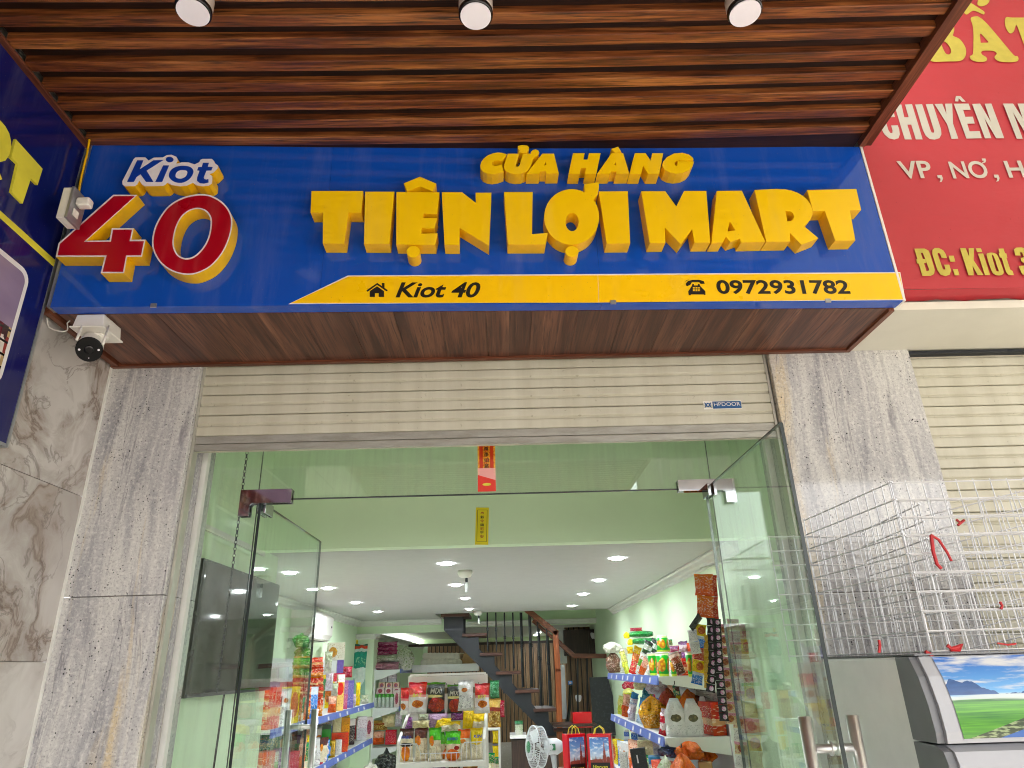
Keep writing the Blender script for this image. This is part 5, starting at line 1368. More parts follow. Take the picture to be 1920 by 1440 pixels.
# =================================================================== RIGHT WALL SHELVES
XF = 1.12
ZR = [1.50, 1.095, .66]
YN, YFAR = 5.46, 8.15
root = empty('wall_shelf', (1.4, 6.8, 0), 'white metal shelf unit with blue price strips along the right wall', 'shelf')
MB().box(XR - .035, XR - .002, YN - .03, YN, 0, 1.72).build('upright', 'shelf_white', root)
MB().box(XR - .035, XR - .002, YFAR, YFAR + .03, 0, 1.72).build('upright', 'shelf_white', root)
MB().box(XR - .02, XR - .004, YN + .005, YFAR - .005, .1, 1.70).build('back_panel', 'shelf_white', root)
for i, z in enumerate(ZR):
    xf = XF if i < 2 else XF - .08
    MB().box(xf, XR - .022, YN, YFAR, z - .03, z - .001).build('board', 'shelf_white', root)
    MB().hexa([(xf + .02, YN - .006, z - .05), (XR - .04, YN - .006, z - .12), (XR - .04, YN - .006, z + .002), (xf + .0, YN - .006, z + .002),
               (xf + .02, YN - .002, z - .05), (XR - .04, YN - .002, z - .12), (XR - .04, YN - .002, z + .002), (xf + .0, YN - .002, z + .002)]).build('bracket', 'shelf_white', root)
    for a, b in ((YN + .02, (YN + YFAR) / 2), ((YN + YFAR) / 2 + .005, YFAR)):
        MB().hexa([(xf - .018, a, z - .055), (xf - .018, b, z - .055), (xf - .001, b, z - .055), (xf - .001, a, z - .055), (xf - .006, a, z + .006), (xf - .006, b, z + .006), (xf - .001, b, z + .006), (xf - .001, a, z + .006)]).build('price_strip', 'shelf_blue', root)
    for k_ in range(7):
        ty = YN + .2 + k_ * .36 + rnd.uniform(-.08, .08)
        MB().hexa([(xf - .0195, ty, z - .045), (xf - .0195, ty + .06, z - .045), (xf - .0185, ty + .06, z - .045), (xf - .0185, ty, z - .045), (xf - .010, ty, z - .008), (xf - .010, ty + .06, z - .008), (xf - .009, ty + .06, z - .008), (xf - .009, ty, z - .008)]).build('price_tag', 'print_pale', root)
    MB().tube([(xf + .1, YN - .012, z - .06), (xf + .1, YN - .04, z - .05), (xf + .1, YN - .045, z - .03)], .004, 5).build('hook', 'black_steel', root)
G3 = lambda x0, x1, y0, y1: (1130 + x0 / 9.143, 1130 + x1 / 9.143, 1160 + y0 / 9.143, 1160 + y1 / 9.143)
G4 = lambda x0, x1, y0, y1: (1130 + x0 / 8.471, 1130 + x1 / 8.471, 1270 + y0 / 8.471, 1270 + y1 / 8.471)
z1 = ZR[0] + .001
b_, w, h = span(*G3(45, 300, 400, 870), X=1.24, z=z1)
root3 = empty('brown_sack', b_, 'clear sack of brown goods with a white folded top at the far shelf end', 'sack')
local_build(blob_mb(w * 1.05, w * .9, h * .66, 3, False), 'sack', 'p_brownbag', root3)
o = local_build(blob_mb(w * 1.25, w * 1.1, h * .36, 4, False), 'folded_top', 'p_rice', root3); o.location = (0, 0, h * .64)
pouch('white tall packet beside the brown sack on the top shelf', 'p_rice', G3(275, 400, 500, 865), X=1.22, z=z1, th=.1, rz=-40, ry=6)
# noodle packets: slanted pile
L = [('yellow green topped noodle packet leaning in the top shelf pile', 'p_yelgreen', (350, 470, 540, 860), 1.22, -14), ('red noodle packet leaning in the top shelf pile', 'p_noodle_red', (400, 560, 450, 860), 1.21, 22), ('green and white noodle packet leaning in the top shelf pile', 'p_noodle_gw', (520, 660, 560, 860), 1.19, 24),
     ('orange and white noodle packet at the front of the pile', 'p_salmon', (570, 700, 640, 860), 1.17, 30), ('black and white noodle packet high in the pile', 'p_noodle_bw', (600, 790, 360, 700), 1.27, 26), ('second black and white noodle packet behind the first', 'p_noodle_bw', (690, 900, 330, 640), 1.36, 34),
     ('white and green noodle packet leaning low against the green cups', 'p_noodle_gw', (690, 830, 600, 860), 1.16, 40)]
for lb, m, bx, X_, ry in L: pouch(lb, m, G3(*bx), X=X_, z=None if bx[3] < 800 else z1, th=.06, rz=-45, ry=ry, cat='noodle packet', name='noodle_packet', wk=.95)
def lying(label, m, bx, X_, d=.11, rz=-20, endm='p_yellow_plain'):
    b, w, h = span(*G3(*bx), X=X_)
    r = empty('wrapped_loaf', b, label, 'loaf')
    mb = MB(); n = 10
    for i in range(9):
        t = i / 8; s = (math.sin(math.pi * (.08 + .84 * t))) ** .35
        for j in range(n):
            a = 2 * math.pi * j / n
            mb.v.append(Vector(((t - .5) * w, d * .5 * s * math.cos(a), h * .5 + h * .5 * s * math.sin(a))))
    for i in range(8):
        for j in range(n): mb.f.append((i * n + j, i * n + (j + 1) % n, (i + 1) * n + (j + 1) % n, (i + 1) * n + j))
    mb.f += [tuple(range(n)), tuple(8 * n + j for j in reversed(range(n)))]
    o = local_build(mb, 'loaf', m, r)
    o2 = local_build(blob_mb(h * .9, h * .8, h * .9, SEED[0], False), 'twisted_end', endm, r); o2.location = (-w * .5 - h * .45, 0, 0)
    r.rotation_euler.z = R(rz); SEED[0] += 1
    return r
lying('dark green wrapped loaf with yellow end, topmost of its stack', 'p_green_lie', (465, 860, 205, 328), 1.33)
lying('dark green wrapped loaf under another loaf on the top shelf', 'p_green_lie', (520, 930, 325, 445), 1.34)
pouch('flat dark red packet lying on top of the green loaves', 'p_candy', G3(465, 680, 155, 212), X=1.36, th=.03, rz=-20)
pouch('yellow flower shaped wrapper end low in the noodle pile', 'p_yellow_plain', G3(415, 525, 480, 600), X=1.21, th=.08, rz=-30)
def cup(label, bx, X_, z=None, m='p_cup', flip=False, group=None, tilt=0):
    b, w, h = span(*G3(*bx), X=X_, z=z)
    r = empty('noodle_cup', b, label, 'noodle cup', group)
    a, c = (.36, .5) if not flip else (.5, .38)
    local_o = local_build(MB().lathe([(w * a * .97, 0), (w * a, .003), (w * c, h * .94)], 24), 'cup', m, r)
    for p in local_o.data.polygons: p.use_smooth = len(p.vertices) == 4
    local_build(MB().lathe([(w * c * 1.03, h * .945), (w * c * 1.04, h * .96), (w * c * 1.0, h * .985), (w * c * .9, h * .99)], 24), 'lid', 'print_pale', r)
    r.rotation_euler = (R(tilt), R(tilt * .6), R(200))
    return r
cup('green noodle cup leftmost of the bottom row on the top shelf', (770, 930, 580, 860), 1.19, z1)
cup('green noodle cup with brown picture in the middle of the bottom row', (915, 1145, 570, 860), 1.17, z1)
cup('green noodle cup half hidden behind the fallen brown cup', (1140, 1260, 575, 860), 1.22, z1)
cup('green noodle cup stacked upside down on the bottom row', (915, 1145, 285, 565), 1.19, None, flip=True)
cup('green noodle cup at the right end beside the hanging sachets', (1425, 1545, 560, 860), 1.27, z1)
cup('brown noodle cup tipped over between the green cups', (1235, 1425, 560, 850), 1.19, z1 + .02, 'p_cup_brown', tilt=18)
L = [('pink printed packet lying behind the brown cup', 'p_carton_p', (1140, 1300, 470, 570), 1.36, 0), ('white and purple packet behind the brown cup', 'p_tissue', (1290, 1450, 450, 575), 1.4, 8), ('small dark green bottle shaped packet by the wall', 'p_dk_green', (1130, 1200, 355, 500), 1.45, 0)]
for lb, m, bx, X_, ry in L: pouch(lb, m, G3(*bx), X=X_, th=.05, rz=-30, ry=ry, name='noodle_packet', cat='packet')
# second board
z2 = ZR[1] + .001
L = [('yellow green snack bag at the far end of the middle shelf', 'p_yelgreen', (215, 330, 290, 550), 1.2, 10), ('salmon coloured snack bag beside the yellow green one', 'p_salmon', (275, 400, 260, 590), 1.19, 12), ('small white snack bag low at the shelf front', 'p_tissue', (380, 500, 420, 620), 1.16, 12),
     ('blue and white snack bag in the middle of the shelf', 'p_blue_white', (490, 690, 320, 620), 1.18, 18), ('blue snack bag leaning behind the salmon one', 'p_blue_white', (400, 530, 230, 480), 1.27, 18), ('teal snack bag behind the blue and white bag', 'p_teal', (600, 730, 170, 350), 1.34, 20),
     ('red and white snack bag before the white bags', 'p_redwhite', (850, 1035, 495, 800), 1.15, 14)]
for lb, m, bx, X_, ry in L: pouch(lb, m, G4(*bx), X=X_, z=z2 if bx[3] > 500 else None, th=.09, rz=-40, ry=ry, cat='snack bag', name='snack_bag')
bag('large shiny yellow bag of snacks in the middle of the shelf', 'p_yellow_bag', G4(580, 985, 300, 750), X=1.22, z=z2, d=.26, rz=-20, knot=False)
def gable(label, bx, X_, rz, seed):
    """standing bag folded to a ridge on top"""
    b, w, h = span(*G4(*bx), X=X_, z=z2); mb = MB(); rr = random.Random(seed); d = w * .75
    prof = [(0, .92), (.12, 1), (.45, 1), (.62, .95), (.8, .6), (.93, .22), (1, .05)]
    n = 28
    prof = [(x / 20, None) for x in range(21)]
    K_ = [(0, .92), (.12, 1), (.45, 1), (.62, .95), (.8, .6), (.93, .22), (1, .05)]
    def kk(t):
        for (t0, k0), (t1, k1) in zip(K_, K_[1:]):
            if t <= t1 + 1e-9: return k0 + (k1 - k0) * (t - t0) / (t1 - t0)
    prof = [(t, kk(t)) for t, _ in prof]
    for j, (t, k) in enumerate(prof):
        for i in range(n):
            a = 2 * math.pi * i / n; ca, sa = math.cos(a), math.sin(a); q = (abs(ca) ** 5 + abs(sa) ** 5) ** (-.2)
            wx = 1 if t < .6 else 1 - (t - .6) * 1.55
            nn = 1 + .10 * mnoise.noise(Vector((ca * 2.2, sa * 2.2 + seed * 5, t * 5))) + .07 * abs(mnoise.noise(Vector((ca * 5, sa * 5 + seed, t * 9))))
            mb.v.append(Vector((.5 * w * q * ca * wx * nn, .5 * d * k * q * sa * nn, h * t)))
    for j in range(len(prof) - 1):
        for i in range(n): mb.f.append((j * n + i, j * n + (i + 1) % n, (j + 1) * n + (i + 1) % n, (j + 1) * n + i)); mb.mi.append(0)
    mb.f += [tuple(reversed(range(n))), tuple((len(prof) - 1) * n + i for i in range(n))]; mb.mi += [0, 0]
    return place('rice_bag', mb, 'p_white_bag', b, rz, 0, 0, label, 'bag', None, False)
gable('white peaked bag with brown emblem, left of the three on the shelf', (985, 1310, 330, 810), 1.24, -8, 1)
gable('white peaked bag with brown emblem, middle of the three on the shelf', (1270, 1560, 335, 810), 1.36, -6, 2)
gable('white peaked bag with brown emblem, partly behind the shelf upright', (1520, 1690, 300, 800), 1.49, -6, 3)
L = [('grey white crumpled bag at the back of the middle shelf', 'p_tissue', (700, 990, 50, 260), 1.42), ('shiny red brown bag behind the yellow bag', 'p_redorange', (890, 1190, 170, 480), 1.40), ('shiny orange bag behind the white bags', 'p_orange_bag', (1190, 1530, 190, 480), 1.46),
     ('dark red bag under the top board at the far end', 'p_candy', (335, 480, 40, 190), 1.4), ('white striped bag under the top board', 'p_cream', (510, 700, 40, 200), 1.43), ('green yellow bag deep at the far end', 'p_yelgreen', (340, 480, 170, 320), 1.34), ('small dark bag on the orange bag against the wall', 'p_brownbag', (1170, 1420, 110, 220), 1.52)]
for lb, m, bx, X_ in L: bag(lb, m, G4(*bx), X=X_, z=z2 if bx[3] > 400 else None, d=.18, rz=rnd.uniform(-30, 30), knot=False, wk=1.2)
tag(MB().box(XR - .055, XR - .022, 5.7, 6.2, ZR[1] + .12, ZR[0] - .05).build('folded_net', 'p_sachet_w', loc=(XR - .05, 5.9, 1.3)), 'grey ribbed panel on the wall between the two boards', 'panel')
# third board and counter goods
z3 = ZR[2] + .001
KN = False
L = [('shiny orange bag nearest the upright on the lower shelf', 'p_orange_bag', (1200, 1560, 960, 1290), 1.30), ('second orange bag squeezed against the upright', 'p_orange_bag', (1520, 1720, 1080, 1330), 1.46), ('navy blue bag on the lower shelf', 'p_navy', (960, 1240, 1070, 1260), 1.22), ('orange bag with green printed cups low at the front', 'p_orange_bag', (1090, 1440, 1220, 1560), 1.16),
     ('dark crumpled clear bag at the front of the lower shelf', 'p_clear_bits', (900, 1120, 1250, 1560), 1.1)]
for lb, m, bx, X_ in L: bag(lb, m, G4(*bx), X=X_, z=z3 if bx[3] > 1400 else None, d=.26, rz=rnd.uniform(-20, 20), knot=False, wk=1.25)
L = [('yellow multipack carton on the lower shelf', 'p_cream', (560, 810, 1000, 1250), 1.22), ('row of blue milk cartons at the back of the lower shelf', 'p_milk', (460, 560, 860, 1110), 1.36), ('blue milk carton beside the first, farther right', 'p_milk', (565, 650, 860, 1000), 1.38), ('third blue milk carton under the middle board', 'p_milk', (655, 740, 865, 1000), 1.40),
     ('white and blue milk pack near the wooden rail', 'p_milk', (345, 420, 840, 1000), 1.2), ('stack of pale blue packs on the lower shelf left', 'p_blue_white', (350, 460, 1010, 1340), 1.15), ('pale blue pack below the yellow carton', 'p_blue_white', (740, 920, 1250, 1560), 1.12), ('pale grey carton behind the navy bag', 'p_tissue', (800, 900, 960, 1230), 1.3), ('brown carton at the foot of the upright', 'cardboard', (1530, 1740, 1340, 1560), 1.38),
     ('dark red carton row under the middle board', 'p_carton_r', (440, 620, 760, 850), 1.4)]
for lb, m, bx, X_ in L: carton(lb, m, G4(*bx), X=X_, z=None, d=.12, rz=-12)
b_, w, h = span(*G4(455, 760, 1120, 1560), Y=5.2)
root = empty('laptop', b_, 'dark laptop screen seen from behind at the lower right', 'laptop')
o = local_build(MB().box(-w * .42, w * .42, -.006, .006, 0, h), 'screen_lid', 'p_charcoal', root); bevel(o, .006)
o = local_build(MB().box(-w * .42, w * .42, .01, .24, -.02, -.002), 'keyboard', 'p_charcoal', root)
o = local_build(MB().box(-w * .1, -w * .03, -.0075, -.0062, h * .45, h * .75), 'logo_bar', 'print_pale', root)
root.rotation_euler = (R(-4), R(-8), R(-28))
o = carton('white card leaning beside the red bags', 'p_sachet_w', G4(255, 420, 1180, 1560), Y=5.3, d=.01, rz=-50, cat='card', name='card')
tag(MB().box(.72, 1.16, 4.75, 5.35, 0, .60).build('checkout_counter', 'shelf_white', loc=(.94, 5.05, 0)), 'low white checkout counter under the laptop at the right', 'counter')

# hanging sachet strips near the right door
def strip(label, m, pts, n, Y, w, rz=0, cat='sachet strip', d=.02):
    """a strip of joined sachets hanging along photo points"""
    q = [P(x, y, Y=Y) for x, y in pts]
    r = empty('sachet_strip', q[0], label, cat, None)
    base = None
    tot = [0.]
    for a, b in zip(q, q[1:]): tot.append(tot[-1] + (b - a).length)
    for i in range(n):
        s = tot[-1] * i / n; e = tot[-1] * (i + 1) / n
        def at(s):
            for k in range(len(q) - 1):
                if s <= tot[k + 1] + 1e-9: return q[k].lerp(q[k + 1], (s - tot[k]) / max(1e-6, tot[k + 1] - tot[k]))
        a, b = at(s), at(e)
        if base is None:
            L_ = tot[-1] / n
            base = local_build(pouch_mb(w, L_ * .98, d, SEED[0], .06, nx=5, nz=6), 'sachet', m[0], r); SEED[0] += 1
            for p in base.data.polygons: p.use_smooth = True
            c = base
            mesh2 = [base.data]
            for mm in m[1:]:
                me = base.data.copy(); me.materials.clear(); me.materials.append(MATS[mm]); mesh2.append(me)
        else:
            c = base.copy(); COL.objects.link(c); c.parent = r; c.data = mesh2[i % len(mesh2)]
        c.location = b - q[0]
        dv = (a - b); c.rotation_euler = (rnd.uniform(-.12, .12), math.atan2(dv.x, dv.z), R(rz + rnd.uniform(-14, 14)))
    return r
YS = 4.85
strip('yellow and brown snack sachets hanging in front of the top shelf', ['p_sachet_y', 'p_sachet_y', 'p_sachet_b', 'p_sachet_r', 'p_sachet_y', 'p_sachet_y', 'p_sachet_b'][:1] + ['p_sachet_b', 'p_sachet_r'], [(1313, 1170), (1311, 1232), (1306, 1283)], 5, YS, .085, 10)
strip('white printed sachets hanging left of the yellow strip', ['p_sachet_w'], [(1296, 1180), (1306, 1226)], 2, YS - .03, .07, -30)
strip('orange printed packs hanging at the top beside the door edge', ['p_sachet_or'], [(1318, 1076), (1321, 1110), (1322, 1158)], 2, YS + .05, .13, 0)
strip('dark red packs hanging right of the orange packs', ['p_sachet_r'], [(1332, 1078), (1336, 1160)], 2, YS + .12, .09, -20)
strip('long black sachet strip with pink lettering, left of two', ['p_sachet_k'], [(1333, 1158), (1337, 1230), (1332, 1298)], 9, YS - .02, .06, -20)
strip('long black sachet strip with pink lettering, right of two', ['p_sachet_k'], [(1343, 1160), (1348, 1250), (1358, 1352)], 13, YS - .05, .06, -15)
strip('gold edged sachets hanging between the yellow and black strips', ['p_gold'], [(1324, 1190), (1326, 1290)], 7, YS, .04, -20)
strip('pale pink sachet strip behind the right glass door, first', ['p_sachet_mix'], [(1356, 1170), (1362, 1260), (1371, 1358)], 9, YS, .075, -10)
strip('pale sachet strip behind the right glass door, second', ['p_sachet_mix', 'p_sachet_w'], [(1374, 1160), (1382, 1270), (1392, 1440)], 12, YS + .02, .085, -10)
strip('pale sachet strip behind the right glass door, third and widest', ['p_sachet_mix', 'p_sachet_y', 'p_cream'], [(1396, 1170), (1404, 1290), (1415, 1440)], 9, YS + .05, .11, -8)
strip('black crumpled wrapper hanging over the yellow sachets', ['p_darkbag'], [(1322, 1152), (1296, 1180)], 1, YS - .04, .05, 20)
b_ = P(1330, 1066, Y=YS + .1)
hk = tag(MB().tube([P(1312, 1066, Y=YS + .1), P(1345, 1058, Y=YS + .1), P(1420, 1040, Y=YS + .1)], .006, 6).build('hanging_rail', 'steel_tube', loc=b_), 'thin steel rail from which the sachet strips hang', 'rail')

# =================================================================== LEFT WALL SHELVES
XLF = -1.93
ZL = [1.175, .72]
root = empty('wall_shelf', (-2.2, 9, 0), 'white metal shelf unit with blue price strips along the left wall', 'shelf')
ya, yb = 6.2, 10.85
MB().box(-2.448, -2.43, ya, yb, 0, 1.75).build('back_panel', 'shelf_white', root)
for y in (ya, 8.5, yb): MB().box(-2.43, -2.40, y - .02, y + .02, 0, 1.8).build('upright', 'shelf_white', root)
for z in ZL + [.3]:
    for a, b in ((ya, 8.5), (8.503, yb)):
        MB().box(XLF, -2.431, a, b, z - .03, z - .001).build('board', 'shelf_white', root)
        MB().hexa([(XLF + .001, a, z - .06), (XLF + .016, a, z - .06), (XLF + .016, b, z - .06), (XLF + .001, b, z - .06), (XLF + .001, a, z + .005), (XLF + .004, a, z + .005), (XLF + .004, b, z + .005), (XLF + .001, b, z + .005)]).build('price_strip', 'shelf_blue', root)
    for k_ in range(8):
        ty = ya + .3 + k_ * .52 + rnd.uniform(-.1, .1)
        MB().hexa([(XLF + .0165, ty, z - .05), (XLF + .0165, ty + .07, z - .05), (XLF + .0175, ty + .07, z - .05), (XLF + .0175, ty, z - .05), (XLF + .009, ty, z - .015), (XLF + .009, ty + .07, z - .015), (XLF + .010, ty + .07, z - .015), (XLF + .010, ty, z - .015)]).build('price_tag', 'print_pale', root)
    MB().hexa([(XLF, yb + .003, z - .05), (-2.43, yb + .003, z - .12), (-2.43, yb + .003, z), (XLF, yb + .003, z), (XLF, yb + .008, z - .05), (-2.43, yb + .008, z - .12), (-2.43, yb + .008, z), (XLF, yb + .008, z)]).build('bracket', 'shelf_white', root)
F2 = lambda x0, x1, y0, y1: (580 + x0 / 5.538, 580 + x1 / 5.538, 1180 + y0 / 5.538, 1180 + y1 / 5.538)
zl = ZL[0] + .001
# bread wall: stacked red / orange bread bags (front of the shelf), nearer ones seen through the glass door
k = 0
for col_, (xp, Xs) in enumerate(((95, -1.99), (40, -2.0), (-35, -2.0), (-120, -2.0))):
    for row_, (yp, m) in enumerate(((690, 'p_orange_bread'), (590, 'p_red_bread'), (500, 'p_red_bread'), (400, 'p_orange_bread'), (300, 'p_red_bread'))):
        k += 1
        colw = ['farthest stack', 'second stack from far', 'second stack from near', 'nearest stack'][col_]
        rw = ['lowest', 'second from below', 'third from below', 'second from the top', 'topmost'][row_]
        if col_ >= 2 and row_ > 2: m = 'p_green_bread'
        pouch(f'red bread bag {rw}, {colw} on the left shelf' if m != 'p_green_bread' else f'green bread bag {rw}, {colw} on the left shelf', m, F2(xp - 62, xp + 62, yp - 10 + (8 if col_ else 0), yp + 105), X=Xs, z=None if row_ else zl, th=.12, rz=42, rx=rnd.uniform(-8, 8), cat='bread bag', name='bread_bag', wk=.9)
L = [('clear bag with green bits at the left shelf front', 'p_clear_bits', (155, 240, 230, 460), -2.02), ('clear white bag below it on the left shelf', 'p_tissue', (165, 250, 440, 640), -2.02), ('pink and orange packet low beside the cartons', 'p_salmon', (195, 285, 690, 830), -1.99), ('striped white packet in front of the cartons', 'p_clear_bits', (225, 300, 560, 690), -2.0),
     ('yellow upright packet at the far end of the upper board', 'p_yellow_plain', (480, 530, 550, 795), -2.0), ('clear wrapped packet at the far end of the upper board', 'p_clear_bits', (535, 620, 680, 780), -2.02), ('dark red crumpled wrapper on top of the purple cartons', 'p_candy', (340, 450, 385, 500), -2.1), ('small white packet beside the yellow one', 'p_tissue', (445, 480, 670, 800), -1.98)]
for lb, m, bx, X_ in L: pouch(lb, m, F2(*bx), X=X_, z=zl if bx[3] > 760 else None, th=.09, rz=35, cat='packet', name='packet')
L = [('large cream carton with gold picture on top of the bread', 'p_carton_w', (190, 360, 140, 320), -2.25, .2), ('purple carton behind the bread bags', 'p_carton_v', (285, 350, 320, 470), -2.15, .1), ('yellow and red biscuit carton standing at the board front', 'p_carton_y', (285, 352, 470, 825), -2.0, .2), ('rose coloured carton beside the yellow biscuit carton', 'p_carton_p', (352, 395, 530, 815), -2.0, .1), ('violet blue carton right of the rose carton', 'p_carton_b', (395, 455, 530, 810), -2.0, .1), ('small white and red carton above the yellow one', 'p_carton_r', (250, 370, 455, 540), -2.1, .1)]
for lb, m, bx, X_, d in L: carton(lb, m, F2(*bx), X=X_, z=zl if bx[3] > 760 else None, d=d, rz=18)
zl2 = ZL[1] + .001
L = [('green carton on the lower left board', 'p_carton_g', (125, 215, 985, 1300), -2.05, .1), ('tall cream carton on the lower left board', 'p_cream', (240, 320, 900, 1300), -2.15, .1), ('orange carton on the lower left board', 'p_carton_o', (325, 410, 915, 1250), -2.1, .1), ('black and white carton on the lower left board', 'p_carton_k', (412, 468, 930, 1240), -2.05, .1), ('dark red carton behind the black one', 'p_carton_r', (468, 500, 925, 1235), -2.15, .1),
     ('wide red carton with dark windows low on the board', 'p_carton_rr', (225, 395, 1070, 1290), -2.02, .12), ('white and turquoise carton at the board front', 'p_sachet_w', (268, 330, 1145, 1315), -1.97, .12), ('turquoise round edged carton beside the white one', 'p_teal', (330, 380, 1150, 1300), -1.98, .06), ('pink tissue pack at the far end of the lower board', 'p_tissue', (490, 590, 905, 1220), -2.03, .12), ('pale pack with red stripe at the far end of the lower board', 'p_cups_print', (580, 650, 910, 1200), -2.0, .1)]
for lb, m, bx, X_, d in L: carton(lb, m, F2(*bx), X=X_, z=zl2 if bx[3] > 1100 else None, d=d, rz=18)
for i, (y_, x_) in enumerate(((1150, 165), (1225, 175), (1300, 150))):
    pouch(f"blue candy bag with pink spot, {['top', 'middle', 'bottom'][i]} of three on the lower left board", 'p_lolly', F2(x_ - 50, x_ + 50, y_ - 5, y_ + 90), X=-1.97, th=.08, rz=30, cat='candy bag', name='candy_bag')
pouch('gold candy bag right of the blue ones', 'p_gold', F2(205, 270, 1150, 1330), X=-1.97, z=zl2, th=.08, rz=30, cat='candy bag', name='candy_bag')
pouch('small pink red packet at the lowest corner of the board', 'p_pinkred', F2(95, 140, 1380, 1440), X=-1.95, th=.06, rz=20, cat='packet', name='packet')
# big green bags seen through the left door
for i, (bx, m) in enumerate(((( -150, -10, 40, 190), 'p_greenbag'), ((-130, 20, 170, 330), 'p_green_bread'), ((-160, -20, 300, 420), 'p_orange_bread'))):
    bag(['big green bag on top of the bread behind the left door', 'green and white bag behind the left door', 'amber bag behind the left door'][i], m, F2(*bx), X=-2.1, d=.25)
# diaper packet and yellow label on the back wall stub
Yd = 11.88
a = P(654, 1310, Y=Yd); b = P(690, 1208, Y=Yd)
o = place('diaper_pack', pouch_mb(b.x - a.x, b.z - a.z, .06, 77, .04), 'p_diaper', ((a.x + b.x) / 2, Yd - .02, a.z), 0, 0, 0, 'green and white hanging pack on the green wall at the back left', 'pack')
a = P(657, 1214, Y=Yd); b = P(670, 1200, Y=Yd)
tag(MB().box(a.x, b.x, Yd + .05, Yd + .065, a.z, b.z).build('wall_label', 'p_yellow_plain', loc=(a.x, Yd + .06, a.z)), 'small yellow label on the green wall above the hanging pack', 'label')

# second shelf bay at the back, its near end faces the door
xu = P(695, 1340, Y=12.1).x; xf = P(748, 1300, Y=12.1).x
ZB = [P(720, 1256, Y=12.1).z, P(720, 1327, Y=12.1).z, P(720, 1402, Y=12.1).z]
root = empty('back_shelf', ((xu + xf) / 2, 13, 0), 'white shelf bay at the back left behind the wall corner', 'shelf')
MB().box(xu - .03, xu + .05, 12.1, 12.14, 0, ZB[0] + .02).build('upright', 'shelf_white', root)
MB().box(xu - .02, xu - .0, 12.15, 14.5, 0, ZB[0]).build('back_panel', 'shelf_white', root)
for z in ZB:
    MB().box(xu + .005, xf, 12.12, 14.5, z - .03, z).build('board', 'shelf_white', root)
    MB().hexa([(xu + .05, 12.11, z - .16), (xf - .02, 12.11, z - .05), (xf - .02, 12.11, z), (xu + .05, 12.11, z), (xu + .05, 12.116, z - .16), (xf - .02, 12.116, z - .05), (xf - .02, 12.116, z), (xu + .05, 12.116, z)]).build('bracket', 'shelf_white', root)
    MB().box(xf + .001, xf + .015, 12.12, 13.6, z - .06, z + .01).build('price_strip', 'shelf_blue', root)
H1 = lambda x0, x1, y0, y1: (560 + x0 / 5.145, 560 + x1 / 5.145, 1160 + y0 / 5.145, 1160 + y1 / 5.145)
for i, (y0_, y1_) in enumerate(((222, 265), (265, 308), (308, 350))):
    pouch(f"dark pink roll pack, {['top', 'middle', 'bottom'][i]} of the stack on the back shelf", 'p_pink_roll', H1(720, 960, y0_, y1_ + 6), Y=12.4, th=.25, cat='roll pack', name='roll_pack')
pouch('crumpled clear pack between the pink packs on the back shelf', 'p_clear_bits', H1(690, 950, 345, 425), Y=12.35, th=.2, cat='roll pack', name='roll_pack')
pouch('pale pink roll pack lowest on the back shelf', 'p_pink_pale', H1(700, 975, 420, 498), Y=12.3, th=.3, cat='roll pack', name='roll_pack')
bag('bundle of clear plastic bags beside the pink packs', 'p_clear_bits', H1(950, 1100, 250, 500), Y=12.5, d=.3)
for i in range(3):
    carton(f"small printed carton, {['left', 'middle', 'right'][i]} of the upper row on the back shelf", 'p_small_box', H1(775 + 68 * i, 838 + 68 * i, 615, 668), Y=12.3, d=.1)
    carton(f"pink printed carton, {['left', 'middle', 'right'][i]} of the lower row on the back shelf", 'p_cups_print', H1(755 + 78 * i, 828 + 78 * i, 668, 725), Y=12.28, d=.1)
for i in range(2): carton(f"grey carton under the top board, {['left', 'right'][i]} of two", 'p_charcoal' if 0 else 'p_tissue', H1(785 + 85 * i, 860 + 85 * i, 535, 610), Y=12.35, d=.1)
cans = None
for i in range(5):
    b_, w, h = span(*H1(720 + 40 * i, 757 + 40 * i, 728, 850), Y=12.25, z=ZB[1] + .001)
    if cans is None:
        cans = place('drink_can', MB().lathe([(w * .42, 0), (w * .5, h * .05), (w * .5, h * .9), (w * .36, h)], 14), 'p_can', b_, 0, 0, 0, 'white drink can with green top in a row on the back shelf', 'can', 'green topped white cans on the back shelf'); cc = cans
    else: cc = copy_tree(cans); cc.location = b_
    cc['label'] = 'white drink can with green top, ' + ['leftmost', 'second from the left', 'middle', 'second from the right', 'rightmost'][i] + ' of five on the back shelf'
carton('pink carton at the end of the can row', 'p_cups_print', H1(925, 975, 690, 850), Y=12.25, d=.1)
L = [('tan wrapped packet on the lowest back board', 'p_peanut', (700, 860, 980, 1075)), ('cream printed packet on the lowest back board', 'p_cream', (800, 930, 925, 1045)), ('grey wrapped packet right on the lowest back board', 'p_tissue', (930, 1000, 900, 1040)), ('brown meat packet low on the back board', 'p_salmon', (700, 830, 1085, 1215))]
for lb, m, bx in L: pouch(lb, m, H1(*bx), Y=12.3, th=.12, rz=12, cat='packet', name='packet')
carton('red square carton with white emblem on the lowest back board', 'p_carton_r', H1(840, 945, 1072, 1212), Y=12.25, d=.1)
bag('black plastic sack on the floor below the back shelf', 'p_darkbag', H1(735, 950, 1255, 1600), Y=10.9, d=.4, cat='sack', name='black_sack')
bag('white sack on the floor beside the black one', 'p_rice', H1(620, 760, 1380, 1600), Y=10.6, d=.4, cat='sack', name='white_sack')

